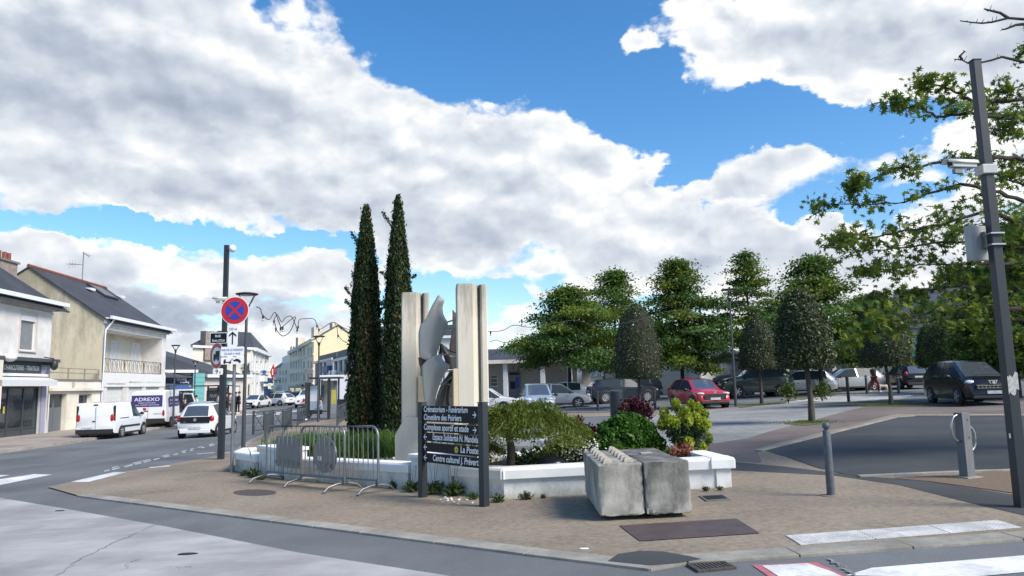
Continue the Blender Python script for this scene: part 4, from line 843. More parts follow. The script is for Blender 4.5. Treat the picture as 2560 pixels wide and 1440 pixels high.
ht = (694-617)*54/1850.; m = MB(); m.tube([(0,0,-.1),(0,0,ht)], .035, 6); m.build('mast', galv, ant)
m = MB(); m.tube([(0,0,ht-.1),(.55,-.1,ht-.45)], .02, 5); m.build('boom', galv, ant); m = MB(); m.tube([(0,0,ht*.56),(-1.0,.1,ht*.6)], .018, 5); m.build('boom', galv, ant)
for x, z in ((-.6,ht*.58),(-.8,ht*.59),(-1.0,ht*.6)): m = MB(); m.tube([(x,0,z-.32),(x,0,z+.32)], .012, 4); m.build('element', galv, ant); m = MB(); m.tube([(x-.3,0,z),(x+.3,0,z)], .012, 4); m.build('element', galv, ant)
for k_ in (.15,.3,.45): m = MB(); m.tube([(k_,-.1-.3,ht-.1-.6*k_),(k_,.2,ht-.1-.6*k_+.1)], .012, 4); m.build('element', galv, ant)
# ---- slate roofed shops beyond
def pt(px, dist): p = A(px, dist); return (p.x, p.y)
b = Bld('grooming_shop', 'low shop under a steep slate roof with navy blue sign boards', 'shop', pt(403, 63), pt(508, 66), foot=.15)
ze = b.uz(450, 932)[1]; h = (b.uz(412, 990)[0], b.uz(476, 990)[0], .05, b.uz(450, 972)[1]); b.wall(0, b.L, 0, ze, [h], beige, depth=.3); b.box('shopfront', black, h[0], h[1], .25, .3, h[2], h[3]); b.box('gutter', zinc, -.2, b.L*.8, -.4, -.2, ze, ze+.25)
b.gable_roof(0, b.L, 0, 12, ze+.2, b.uz(430, 864, 6)[1], slate, over=.35, hip1=3.0)
r = b.rect(408, 934, 437, 959); q = b.box('shop_sign', M('deep blue board', (.012,.02,.075), .4, var=.05), r[0], r[1], -.2, -.005, r[2], r[3]); text(q, 'toilettage canin', .2, M('dim lettering', (.2,.22,.32), .5), ((r[0]+r[1])/2, -.203, r[3]-.45), ax='CENTER', width=(r[1]-r[0])*.75); text(q, 'soins & beauté', .16, MATS['dim lettering'], ((r[0]+r[1])/2, -.203, r[2]+.3), ax='CENTER', width=(r[1]-r[0])*.6)
r = b.rect(437, 937, 478, 961); q = b.box('shop_sign', M('night blue board', (.014,.016,.045), .4, var=.05), r[0]+.02, r[1], -.15, -.006, r[2], r[3]); text(q, 'Pretty Grooming', .5, signwhite, (r[0]+.05, -.153, r[2]+(r[3]-r[2])*.42), width=(r[1]-r[0])*.62, shear=.15, bold=.03); text(q, '& Gaming', .2, signwhite, (r[0]+.4, -.153, r[2]+.12), width=.8)
m = MB(); r = b.rect(414, 963, 468, 972); m.add([(r[0],-.1,r[3]),(r[1],-.1,r[3]),(r[1],-.9,r[2]),(r[0],-.9,r[2])], [(0,3,2,1)]); aw = m.build('awning', M('blue awning', (.03,.09,.25), .8), b.o, fix=False); md = aw.modifiers.new('s', 'SOLIDIFY'); md.thickness = .03
u, z = b.uz(456, 917, 1.5); m = MB(); m.cbox((u, 1.6, z), (1.9, .5, .14)); m.build('roof_skylight', zinc, b.o)
r = b.rect(478, 931, 507, 966); q = b.box('teal_boarding', teal, r[0], r[1], -.3, -.01, 0, r[3])
for i in range(8): b.box('board', teal, r[0], r[1]+.01, -.33, -.301, r[3]*(i+.08)/8, r[3]*(i+.95)/8, q)
r = b.rect(444, 968, 476, 1000); kq = thing('phone_kiosk', 'small white roofed kiosk with navy band before the grooming shop', 'kiosk', A(460, 57, .1)); m = MB(); m.box(-.55,.55,-.2,.2,1.75,2.1); q = m.build('sign_band', MATS['night blue board'], kq); text(q, 'PRESSE - RELAIS', .2, signwhite, (0,-.203,1.86), ax='CENTER', width=.9); m = MB(); m.box(-.62,.62,-.4,.4,2.102,2.22); m.build('roof', trimw, kq); m = MB(); m.box(-.45,.2,-.15,.15,0,1.749); m.build('panel', teal, kq)
b = Bld('bungalow', 'low pinkish building with a long dark slate roof behind the left bus shelter', 'building', pt(509, 67), pt(614, 73), foot=.15); B4 = b
ze = b.uz(560, 944)[1]; hs = [(b.uz(579, 985)[0], b.uz(600, 985)[0], .05, b.uz(590, 964)[1])]; b.wall(0, b.L, 0, ze, hs, pinkish, depth=.2); b.box('shutter', shut, hs[0][0], hs[0][1], .12, .18, .05, hs[0][3]); b.box('gutter', zinc, -.1, b.L+.5, -.45, -.25, ze, ze+.28); b.box('side_board', teal, b.uz(562, 980)[0], b.uz(570, 980)[0], -.05, -.004, 0, ze-.3); m = MB(); m.box(b.L-.2, b.L, .002, 11.5, 0, ze); m.build('side_wall', pinkish, b.o)
b.gable_roof(-9, b.L, 0, 12, ze+.25, b.uz(473, 866, 6)[1], slate2, over=.4, hip1=7.5)
# ---- tall cream house with pilasters
pc = pt(630, 98); b = Bld('pilaster_house', 'tall cream house with hipped slate roof, side facing us', 'house', pt(478, 90), pc, foot=.1); ze = b.uz(560, 868)[1]
b.wall(0, b.L, 0, ze, [], cream2); e2 = pt(670, 118); c2 = Bld('pilaster_front', None, None, pc, e2, z0=b.z0); c2.o.parent = None
# front leaf belongs to the same house: parent it under the house, keeping the place
def adopt(child, parent):
    M_ = Matrix.Translation(parent.location) @ Matrix.Rotation(parent.rotation_euler.z, 4, 'Z'); W_ = Matrix.Translation(child.location) @ Matrix.Rotation(child.rotation_euler.z, 4, 'Z'); L_ = M_.inverted() @ W_
    for k in KIDS(child): k.parent = parent; k.matrix_basis = L_ @ k.matrix_basis
    bpy.data.objects.remove(child)
F2 = c2; HOUSE5 = b
hs = []
for r0, (x0s) in (((903, 926), (628.5, 640, 651, 662)), ((957, 990), (628.5, 641))):
    for x in x0s: q = F2.rect(x, r0[0], x+4.2, r0[1]); hs.append(q)
F2.wall(0, F2.L, 0, ze, hs, white_wall, depth=.25)
for q in hs: F2.window(q, depth=.2, bars=0, rows=1, gm=glass_l, fm=trimw, frame=.12)
for x in (626, 636, 647, 658, 668): u, _ = F2.uz(x, 940); F2.box('pilaster', white_wall, u-.25, u+.25, -.12, -.004, 0, ze-.4)
F2.box('string_course', trimw, 0, F2.L, -.14, -.005, F2.uz(645, 934)[1], F2.uz(645, 930)[1]); F2.box('cornice', trimw, -.1, F2.L+.1, -.5, -.006, ze-.35, ze+.1); b.box('cornice', trimw, -.3, b.L, -.4, -.004, ze-.2, ze+.1)
Pl, Pr = V((*pt(478, 90), 0)), V((*e2, 0)); Pc = V((*pc, 0)); dd_ = (Pr-Pc); iv = b.o; m = MB(); inv = (Matrix.Translation(b.o.location) @ Matrix.Rotation(b.o.rotation_euler.z, 4, 'Z')).inverted()
qs = [Pl, Pc, Pr, Pl+dd_]; cen = sum(qs, V())/4; z_ = b.z0+ze+.08; zrf = D(545, 830, cen.y).z
top_a = cen+(Pl-Pc).normalized()*3.0; top_b = cen-(Pl-Pc).normalized()*2.5
pts = [inv @ V((cen.x+(p.x-cen.x)*1.06, cen.y+(p.y-cen.y)*1.06, z_)) for p in qs]+[inv @ V((top_a.x, top_a.y, zrf)), inv @ V((top_b.x, top_b.y, zrf))]
m.add(pts, [(0,1,5,4),(1,2,5),(2,3,4,5),(3,0,4),(3,2,1,0)]); m.build('roof', slate, b.o)
for px, py, dd in ((520, 830, 92),): c = inv @ D(px, py, dd); m = MB(); m.box(c.x-.7, c.x+.7, c.y-.5, c.y+.5, c.z-3.5, c.z+.1); m.build('chimney', MATS['old brick render'], b.o)
u, z = F2.uz(655, 931); q = F2.box('street_sign', M('bright blue', (.03,.1,.4), .5), u-.8, u+1.2, -.4, -.15, z-.3, z+.3)
u0, u1, z0, z1 = F2.rect(659, 945, 674, 958); F2.box('shop_sign', M('bank blue', (.02,.06,.2), .5), u0, u1, -.5, -.15, z0, z1); F2.box('shopfront', MATS['bank blue'], u0, u1, -.2, -.008, 0, z0-.9); u0, u1, z0, z1 = F2.rect(653, 960, 667, 966); F2.box('shop_sign', signwhite, u0, u1, -.6, -.3, z0, z1); u0, u1, z0, z1 = F2.rect(650, 940, 658, 954); F2.box('air_unit', trimw, u0, u1, -.6, -.01, z0, z1)
adopt(F2.o, HOUSE5.o)
# ---- far street, right side
def windows_grid(b, cols, rows, mat, wall_mat, z1, gm=None, frame=.1, extra=[], depth=.2, sur=None, shutters=False):
    hs = [b.rect(x0, y0, x1, y1) for (x0, x1) in cols for (y0, y1) in rows]+extra; b.wall(0, b.L, 0, z1, hs, wall_mat, depth=depth)
    for h in hs:
        w = b.window(h, depth=depth-.04, fm=mat, bars=1 if h[1]-h[0] > .9 else 0, gm=gm or glass, frame=frame, sill=True, surround=sur)
    return hs
b = Bld('white_flats', 'distant white apartment block with stepped balconies down the street', 'building', pt(684, 190), pt(722, 150), foot=0); z1 = b.uz(705, 912)[1]
windows_grid(b, [(689,693),(698,702),(706,709),(713,717)], [(925,938),(945,958)], trimw, cream2, z1); b.box('parapet', trimw, b.uz(700, 890)[0], b.L, .5, 8, z1+.01, b.uz(715, 886)[1]); b.gable_roof(0, b.L*.5, 0, 10, z1, b.uz(690, 905, 5)[1], slate)
for z in (b.uz(700, 943)[1], b.uz(700, 963)[1]): q = b.box('balcony', trimw, b.L*.1, b.L*.5, -1, -.01, z-.6, z)
b = Bld('flats', 'beige three storey flats with rows of narrow windows and slate roof', 'building', pt(722, 150), pt(783, 112), foot=0); z1 = b.uz(783, 848)[1]; FL = b
cols = [(726,729.5),(732.5,736),(739,742.5),(746,748.5),(751.5,754),(758,763),(769,773),(776,780)]
hs = windows_grid(b, cols, [(868,890),(902,922),(933,955)], trimw, beige, z1, glass_l, .14, sur=cream2); b.box('cornice', cream2, -.2, b.L+.2, -.4, -.01, z1-.5, z1+.1)
for yy in (897, 929, 960): z = b.uz(752, yy)[1]; b.box('string_course', cream2, 0, b.L, -.12, -.005, z-.15, z+.15)
b.box('shopfront', anth, .5, b.L-.3, -.15, -.006, 0, b.uz(752, 964)[1]); u0, u1, z0, z1_ = b.rect(745, 961, 760, 966); b.box('shop_sign', M('bank blue', (.02,.06,.2), .5), u0, u1, -.4, -.151, z0, z1_)
for x0, x1 in ((728,738),(742,756),(764,778)): u0, u1, z0, zz_ = b.rect(x0, 970, x1, 988); b.box('shop_window', glass, u0, u1, -.2, -.152, max(.1, z0), zz_)
ge = pt(900, 118); g = Bld('gable_side', None, None, pt(783, 112), ge, z0=b.z0); wz = g.L; zr = g.uz(838, 812)[1]
m = MB(); m.add([(0,0,0),(wz,0,0),(wz,0,z1),(wz*.5,0,zr),(0,0,z1)], [(0,1,2,3,4)]); m.build('gable_wall', yell2, g.o, fix=False); 
dv = b.d; Lr = b.L; m = MB(); q = [(-.4,0,z1-.15),(wz/2,0,zr+.05),(wz+.4,0,z1-.15)]; 
gi = (Matrix.Translation(V((*pt(783,112), b.z0))) @ Matrix.Rotation(math.atan2(g.d.y, g.d.x), 4, 'Z')).inverted(); off = gi.to_3x3() @ V((pt(722,150)[0]-pt(783,112)[0], pt(722,150)[1]-pt(783,112)[1], 0))
P_ = [V(x)-off.normalized()*.2 for x in q]; Q_ = [V(x)+off for x in q]; m.add(P_+Q_, [(0,1,4,3),(1,2,5,4)]); rf = m.build('roof', slate, g.o, fix=False); md = rf.modifiers.new('s', 'SOLIDIFY'); md.thickness = .15
for px, py in ((763, 824), (796, 816), (842, 806)):
    u, z = g.uz(px if px > 783 else 783, py, 0); c = V((u, 0, z))+(off*.45 if px < 783 else off*.05); m = MB(); m.box(c.x-.7, c.x+.7, c.y-.4, c.y+.4, c.z-2.4, c.z); m.build('chimney', cream, g.o)
adopt(g.o, FL.o)
b = Bld('modern_block', 'white modern block with tall dark windows and grey rooftop parapets', 'building', pt(786, 100), pt(832, 88), foot=0); z1 = b.uz(810, 898)[1]
def modern(b, cols, y0, y1, pk, yt):
    hs = [b.rect(x0, y0, x1, y1) for x0, x1 in cols]; b.wall(0, b.L, 0, b.uz(*pk)[1], hs, white_wall, depth=.3)
    for h in hs:
        b.window(h, depth=.25, fm=greytrim, bars=0, rows=2, gm=glass, sill=False, surround=None, frame=.14)
    z = b.uz(*pk)[1]; b.box('parapet', greytrim, .3, b.L-.05, .4, 6, z+.002, b.uz(pk[0], yt)[1]); b.box('cornice', trimw, -.1, b.L, -.2, -.004, z-.3, z)
modern(b, [(789,794),(799,804.5),(809,815)], 906, 975, (810, 899), 885)
u0, u1, z0, z1 = b.rect(818, 915, 830, 932); b.box('clock_sign', MATS['bank blue'], u0, u1, -.6, -.01, z0, z1)
b2 = Bld('modern_block', 'white modern block nearest the cypress trees with grey parapet and pharmacy signs', 'building', pt(833, 86), pt(885, 74), foot=0)
modern(b2, [(836,843),(848,855),(860,867)], 898, 985, (858, 893), 872)
u0, u1, z0, z1 = b2.rect(844, 926, 856, 938); q = b2.box('shop_sign', signwhite, u0, u1, -1, -.6, z0, z1); m = MB(); m.lathe([(.5,-1.02),(.5,-1.001)], 16, ((u0+u1)/2,0,(z0+z1)/2), 'y'); m.v = [((u0+u1)/2+(x-(u0+u1)/2)*1.2, y, (z0+z1)/2+(z-(z0+z1)/2)*.6) for x, y, z in m.v]; m.build('green_logo', M('sign green', (.02,.25,.1), .5), q)
u0, u1, z0, z1 = b2.rect(858, 929, 878, 955); q = b2.box('shop_sign', M('dark board', (.02,.022,.028), .4), u0, u1, -.7, -.3, z0, z1); text(q, 'S', 1.6, M('pale pink', (.6,.4,.4), .5), (u0+1, -.703, z0+.3), shear=.2)
p = A(681, 88); o = thing('tobacco_sign', 'red lozenge shop sign hanging over the far pavement', 'sign', (p.x, p.y, D(681, 930, p.y).z)); m = MB(); m.add([(-.05,-.1,-.9),(.32,-.1,0),(.05,-.1,.9),(-.32,-.1,0),(-.05,.1,-.9),(.32,.1,0),(.05,.1,.9),(-.32,.1,0)], [(0,1,2,3),(7,6,5,4),(0,4,5,1),(1,5,6,2),(2,6,7,3),(3,7,4,0)]); m.build('lozenge', M('tabac red', (.6,.015,.03), .4), o); m = MB(); m.box(-.06,.08,-.12,-.101,-.35,.35); m.build('sign_mark', signwhite, o); m = MB(); m.box(-1.5,-.2,-.03,.03,-.04,.04); m.build('bracket', anth, o)
# ---- white house behind the columns
b = Bld('slate_roof_house', 'white house with slate roof seen between the cypress trees and columns', 'house', pt(880, 84), pt(1150, 84), foot=0); ze = b.uz(1110, 846)[1]
hs = [b.rect(x, 858, x+9, 895) for x in (896, 925, 957, 1094, 1122)]+[b.rect(x, 935, x+12, 975) for x in (925, 957, 1100)]; b.wall(0, b.L, 0, ze, hs, white_wall, depth=.2)
for h in hs: b.window(h, gm=glass_l, frame=.1)
b.box('gutter', zinc, -.2, b.L+.2, -.4, -.2, ze, ze+.3); b.gable_roof(0, b.L, 0, 10, ze+.2, b.uz(1115, 812, 5)[1], slate, over=.3)
# ---- low porticoed building
b = Bld('portico_building', 'long low white building with slate roof, square columns and a cash machine', 'building', pt(1150, 66), pt(1500, 64), foot=.1); PB = b
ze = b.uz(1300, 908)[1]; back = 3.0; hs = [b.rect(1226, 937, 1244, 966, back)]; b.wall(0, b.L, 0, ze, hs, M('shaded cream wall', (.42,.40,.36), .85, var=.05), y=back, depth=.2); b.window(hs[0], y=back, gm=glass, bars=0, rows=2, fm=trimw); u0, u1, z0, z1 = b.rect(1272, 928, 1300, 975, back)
q = b.box('cash_machine', M('cash machine panel', (.2,.2,.24), .5), u0, u1, back-.15, back-.01, .1, z1); um = (u0+u1)/2; b.box('screen', black, um-.35, um+.1, back-.17, back-.151, .9, 1.6, q); b.box('sticker', signblue, u1-.35, u1-.1, back-.17, back-.151, 1.0, 2.0, q); r = b.rect(1274, 932, 1298, 937, back); b.box('bank_sign', black, r[0], r[1], back-.3, back-.16, r[2], r[3])
for x in (1264, 1357, 1425, 1449): u, _ = b.uz(x, 940); b.box('column', white_wall, u-.2, u+.2, -.2, .2, 0, ze-.001, bevel=.02)
b.box('canopy', cream2, -.3, b.L+.3, -.6, back, ze, ze+.32); b.gable_roof(0, b.L, 0, 9, ze+.42, b.uz(1300, 871, 4.5)[1], slate, over=.35)
b = Bld('rounded_white_wall', 'white single storey building with a yellow glass block window', 'building', pt(1478, 62), pt(1752, 58), foot=.1); z1 = b.uz(1600, 905)[1]
hb = b.rect(1677, 908, 1706, 928); hv = b.rect(1479, 905, 1487, 925); b.wall(0, b.L, 0, z1, [hb, hv], white_wall, depth=.15); b.box('roof_edge', cream2, -.2, b.L+.2, -.25, 3, z1+.001, z1+.3); b.box('dado', trimw, 0, b.L, -.05, -.003, b.uz(1650, 935)[1]-.06, b.uz(1650, 935)[1]+.06)
gbm = M('yellowed glass block', (.42,.4,.2), .2, var=.2, scale=9); gw_ = thing('glass_block_window', None, None); gw_.parent = b.o
for i in range(7):
    for j in range(5): u = hb[0]+(hb[1]-hb[0])*i/7; z = hb[2]+(hb[3]-hb[2])*j/5; m = MB(); m.box(u+.015, u+(hb[1]-hb[0])/7-.015, .03, .12, z+.015, z+(hb[3]-hb[2])/5-.015); m.build('glass_block', gbm, gw_)
b.box('grout', trimw, hb[0], hb[1], .09, .14, hb[2], hb[3], gw_); b.window(hv, bars=0, rows=4, gm=glass, fm=trimw)
for x in (1726, 1733, 1740): u, _ = b.uz(x, 930); b.box('buttress', white_wall, u-.12, u+.12, -.2, -.005, 0, z1-.01)
m = MB(); u, z = b.uz(1523, 925); m.box(u-.06, u+.06, -1.2, -1.1, 0, z+.9); m.build('sign_pole', M('plum post', (.12,.03,.06), .5), b.o); m = MB(); m.box(u+.05, u+1.5, -1.22, -1.12, z-.9, z+.3); m.build('notice_board', M('notice board', (.5,.5,.52), .5), b.o)
b = Bld('white_house', 'white house with pale shuttered windows behind the grey saloon', 'house', pt(1756, 64), pt(1885, 66), foot=.1); z1 = b.uz(1820, 895)[1]; hs = [b.rect(1785, 905, 1800, 925), b.rect(1845, 908, 1858, 926)]; b.wall(0, b.L, 0, z1, hs, white_wall)
for h in hs: b.window(h, gm=glass_l); b.box('shutter', shut, h[0]-.6, h[0]-.05, -.05, -.005, h[2], h[3]); b.box('shutter', shut, h[1]+.05, h[1]+.6, -.05, -.005, h[2], h[3])
b.gable_roof(0, b.L, 0, 8, z1, b.uz(1820, 862, 4)[1], slate, over=.3)
b = Bld('garage_row', 'grey building with closed roller doors behind the silver cars', 'building', pt(1900, 60), pt(2240, 58), foot=.1); z1 = b.uz(2070, 885)[1]; hs = [b.rect(x, 905, x+44, 970) for x in (1915, 1972, 2030, 2090, 2150)]; hs = [(h[0], h[1], .05, h[3]) for h in hs]; b.wall(0, b.L, 0, z1, hs, M('pale grey wall', (.45,.45,.44), .85, var=.05), depth=.25)
for h in hs:
    d = b.box('roller_door', doorgrey, h[0], h[1], .2, .25, h[2], h[3])
    for j in range(8): b.box('slat', M('roller slat', (.24,.24,.26), .6, var=.06), h[0]+.02, h[1]-.02, .17, .2, h[2]+(h[3]-h[2])*(j+.05)/8, h[2]+(h[3]-h[2])*(j+.95)/8, d)
for x in (1966, 2024, 2084, 2144): u, _ = b.uz(x, 930); b.box('column', white_wall, u-.15, u+.15, -.4, -.1, 0, z1-.01)
b.gable_roof(0, b.L, 0, 10, z1+.05, b.uz(2070, 845, 5)[1], slate, over=.6)
b = Bld('green_awning_shop', 'white shop with a dark green awning band behind the people carrier', 'shop', pt(2245, 58), pt(2900, 50), foot=.1); z1 = b.uz(2330, 812)[1]; hs = [b.rect(2262, 898, 2330, 968), b.rect(2340, 898, 2440, 968), b.rect(2450, 898, 2550, 968)]; hs = [(h[0], h[1], .05, h[3]) for h in hs]; b.wall(0, b.L, 0, z1, hs, white_wall, depth=.4)
for h in hs: b.box('shopfront', black, h[0], h[1], .35, .4, h[2], h[3]); b.window(h, depth=.3, bars=2, fm=anth, gm=glass, sill=False)
r = b.rect(2262, 874, 2560, 896); gm_ = M('awning green', (.01,.075,.05), .7, var=.08); m = MB(); m.add([(r[0],-.1,r[3]),(b.L,-.1,r[3]),(b.L,-1.2,r[2]+.25),(r[0],-1.2,r[2]+.25),(r[0],-1.2,r[2]),(b.L,-1.2,r[2])], [(0,3,2,1),(3,4,5,2)]); aw = m.build('awning', gm_, b.o, fix=False); md = aw.modifiers.new('s', 'SOLIDIFY'); md.thickness = .03
for x in (2390, 2320): u, _ = b.uz(x, 930); b.box('column', white_wall, u-.15, u+.15, -1.0, -.7, 0, r[2])
q = b.box('shop_sign', trimw, b.uz(2490, 905)[0], b.uz(2520, 905)[0], -.5, -.3, 2.4, 3.0)
b.gable_roof(0, b.L, 0, 14, z1, b.uz(2360, 716, 7)[1], slate2, over=.4)
# ---- bus shelters
def shelter(label, p, rz, L, Hh):
    o = thing('bus_shelter', label, 'bus shelter', p, rz); w = 1.4
    for x in (0, L*.5, L):
        m = MB(); m.box(x-.05, x+.05, w-.1, w, 0, Hh); m.build('post', anth, o)
    m = MB(); m.box(-.4, L+.3, -.35, w+.15, Hh+.002, Hh+.1); m.build('roof', anth, o, bevel=.02)
    for i in range(2): m = MB(); m.box(L*.5*i+.08, L*.5*(i+1)-.08, w-.06, w-.04, .3, Hh-.1); m.build('glass_panel', M('shelter glass', (.25,.28,.3), .08, spec=.8), o)
    return o
p = A(790, 46, .05); o = shelter('bus shelter with a poster case and a seated person, right of the street', p, math.radians(6), 1.2, 2.45); 
m = MB(); m.box(-.62,-.52,-.25,1.45,.25,2.25); c = m.build('poster_case', anth, o, bevel=.02); 
m = MB(); m.box(-.45,.15,.3,.36,.5,2.1); c = m.build('poster_case', anth, o); m = MB(); m.box(-.4,.1,.285,.299,.55,2.05); m.build('poster', M('poster print', (.62,.66,.7), .4, col2=(.75,.77,.78), scale=2), c); m = MB(); m.box(-.4,.1,.27,.284,.55,1.1); m.build('poster_picture', M('poster blue', (.16,.24,.34), .4, col2=(.4,.45,.5), scale=5), c)
m = MB(); m.box(.95,1.2,-.1,-.02,.9,1.75); m.build('timetable', M('yellow timetable', (.45,.38,.06), .5), o); m = MB(); m.box(.72,.86,-.25,.2,0,2.4); m.build('end_panel', anth, o)
m = MB(); m.box(-.4,.7,.5,.85,.42,.48); m.build('bench', anth, o)
p = A(500, 61, .12); o = shelter('dark bus shelter with a poster before the low pinkish building', p, math.radians(-4), 1.75, 2.35); m = MB(); m.box(.1,1.4,.9,1.05,.55,2.0); c = m.build('poster_case', black, o); m = MB(); m.box(.16,1.34,.885,.899,.6,1.95); q = m.build('poster', M('dark poster', (.02,.028,.03), .3, col2=(.08,.1,.1), scale=3), c); text(q, 'NUIT', .4, signwhite, (.75,.883,1.45), ax='CENTER', width=.7); text(q, 'du 4 au 8 mai', .2, shut, (.75,.883,.95), ax='CENTER', width=.9)
# ---- pedestrian guard rails with crossed bars
def guard(p, q, label, H=1.0):
    p, q = G(*p, .0), G(*q, .0); d = V((q.x-p.x, q.y-p.y, 0)); L = d.length; o = thing('guard_rail', label, 'barrier', p, math.atan2(d.y, d.x), 'grey pedestrian guard rails'); dz = q.z-p.z
    for x, z in ((0, 0), (L, dz)): m = MB(); m.box(x-.045, x+.045, -.04, .04, z-.05, z+H+.04); m.build('post', anth_l, o)
    for z in (H-.03, .16): m = MB(); m.tube([(0,0,z),(L,0,z+dz)], .026, 6); m.build('rail', anth_l, o)
    n = max(1, round(L/1.2))
    for i in range(n):
        a, c = L*i/n, L*(i+1)/n
        if i: m = MB(); m.box(a-.03, a+.03, -.025, .025, .1, H); m.build('post', anth_l, o)
        for z0, z1 in ((.18, H-.05), (H-.05, .18)): m = MB(); m.tube([(a,0,z0),(c,0,z1)], .016, 5); m.build('cross_bar', anth_l, o)
guard((633, 1086), (727, 1070), 'grey guard rail with crossed bars facing us along the road, nearest one')
guard((663, 1106), (681, 1082), 'short grey guard rail end on, left of its pair')
guard((708, 1090), (727, 1068), 'short grey guard rail end on, right of its pair')
guard((744, 1066), (769, 1050), 'grey guard rail end on before the bus shelter')
guard((843, 1066), (876, 1040), 'grey guard rail end on, touching the left cypress')
# ---- string of party lights
def garland(name, label, pts, dist0, dist1, r, bulbs):
    P = [D(x, y, dist0+(dist1-dist0)*i/(len(pts)-1)) for i, (x, y) in enumerate(pts)]; fine = []
    for i in range(len(P)-1):
        a, b_, c, d = P[max(i-1,0)], P[i], P[i+1], P[min(i+2,len(P)-1)]
        for t in np.linspace(0, 1, 6)[:-1]:
            fine.append(.5*((2*b_)+(c-a)*t+(2*a-5*b_+4*c-d)*t*t+(3*b_-a-3*c+d)*t**3))
    fine.append(P[-1]); o = thing(name, label, 'string lights', P[0], 0, 'festoon lights'); m = MB(); m.tube([p-P[0] for p in fine], r, 5); m.build('cable', black, o)
    for px, py in bulbs:
        k_ = min(fine, key=lambda p: (lambda s: (s[0]-px)**2+(s[1]-py)**2)(proj(p))); c = k_-P[0]; m = MB(); m.lathe([(.03,-.12),(.035,-.02),(.02,.0)], 8, c); m.build('bulb_socket', black, o); m = MB(); m.ball(c+V((0,0,-.15)), .04, 8, 6); m.build('bulb', shut, o)
def proj(p): v = p-CAM; z = v.dot(FW); return 1280+FPX*v.dot(RT)/z, 720-FPX*v.dot(UP)/z
garland('string_lights', 'tangled festoon lights hanging from the lamp to the cypress trees', [(641,767),(651,772),(655,785),(672,799),(686,781),(692,790),(700,812),(704,818),(722,803),(738,792),(733,812),(724,830),(708,840),(694,829),(688,812),(685,800),(690,790),(694,787),(704,805),(714,794),(728,791),(738,810),(744,822),(748,800),(762,797),(785,798),(796,820),(803,822),(830,806),(846,812),(860,820),(885,828)], 24, 32, .015, [(661,786),(686,801),(690,818),(702,818),(706,812),(742,822),(745,812),(796,822),(800,810),(843,834),(874,828)])
garland('string_lights', 'lower loop of festoon lights before the beige flats', [(836,806),(842,818),(845,836),(855,850),(872,860)], 30, 33, .014, [(844,836)])
garland('string_lights', 'festoon lights from the column to the oak trees', [(1220,828),(1240,829),(1262,824),(1285,813),(1330,818),(1400,806),(1440,801),(1500,815),(1600,800),(1660,780),(1735,775),(1790,770),(1838,752),(1870,772),(1905,768),(1950,730),(2010,750),(2060,725)], 30, 38, .014, [(1226,833),(1590,812),(1806,800),(1905,772)])
garland('string_lights', 'short lower festoon light cable beside the column', [(1224,855),(1240,850),(1262,856),(1300,850)], 31, 34, .014, [])
# ================================================================ LAMPS, MASTS, ROAD SIGNS
def hz(p, py):                                # height above p of the point straight over p seen in pixel row py
    lo, hi = -2.0, 30.0
    for _ in range(40):
        z = (lo+hi)/2; v = V((p.x, p.y, p.z+z))-CAM; y = 720-FPX*v.dot(UP)/v.dot(FW)
        if y > py: lo = z
        else: hi = z
    return z
def lamp(p, top, discw, label, base_h=.9):
    o = thing('street_lamp', label, 'street lamp', p, 0, 'conical street lamps'); H = hz(p, top); R = discw/2
    hb = H-discw*.72
    m = MB(); m.lathe([(.07,-.05),(.065,1.0),(.05,hb*.6),(.045,hb)], 10); m.build('pole', anth_l, o, smooth=40)
    m = MB(); m.lathe([(.05,hb-.12),(.1*R/.36,hb+.1)], 10); m.build('socket', anth, o, smooth=40)
    m = MB(); m.lathe([(R*.9,H-.075),(R,H-.05),(R,H-.03),(R*.6,H)], 20); m.build('lamp_shade', anth, o, smooth=40)
    m = MB(); m.lathe([(R*.62,H-.09),(R*.62,H-.077)], 16); m.build('diffuser', shut, o)
    m = MB(); m.lathe([(.06,hb+.1),(.07,hb+.14),(.05,hb+.18)], 10); m.build('reflector', signwhite, o)
    for i in range(4):
        t = math.pi/4+math.pi/2*i+.3; m = MB(); m.tube([(math.cos(t)*.09*R/.36,math.sin(t)*.09*R/.36,hb+.06),(math.cos(t)*R*.96,math.sin(t)*R*.96,H-.06)], .014, 5); m.build('strut', anth, o)
    return o
lamp(G(608, 1125), 732, .72, 'tall conical street lamp behind the no stopping sign post')
lamp(A(1838, 36.2, .02), 722, .78, 'conical street lamp beside the red car')
lamp(A(796, 43), 839, .7, 'conical street lamp in front of the bus shelter')
lamp(A(435, 46, .1), 862, .55, 'conical street lamp against the slate roof of the shop, nearest the balcony house')
lamp(A(486, 60, .1), 902, .55, 'smaller conical street lamp against the slate roof above the teal shopfront')
lamp(A(606, 78, .1), 919, .6, 'distant street lamp at the corner of the tall cream house')
lamp(A(682, 120, .1), 950, .6, 'tiny far lamp post down the street')
p = G(552, 1150); o = thing('camera_mast', 'tall dark mast carrying street signs and cameras on the left', 'mast', p); H = hz(p, 613)
m = MB(); m.box(-.075,.075,-.075,.075,-.05,H*.52); m.build('post', anth, o, bevel=.01); m = MB(); m.box(-.06,.06,-.06,.06,H*.52+.002,H); m.build('upper_post', anth, o, bevel=.01)
zz = hz(p, 622); m = MB(); m.ball((.17,-.02,zz), (.1,.1,.11), 12, 8); m.build('dome_camera', signwhite, o, smooth=60); m = MB(); m.box(.06,.15,-.03,.03,zz+.02,zz+.08); m.build('bracket', galv, o)
zz = hz(p, 748)
cm_ = thing('surveillance_camera', 'small white surveillance camera beside the no stopping sign', 'camera', p+V((-.1,-.1,zz)), math.radians(15))
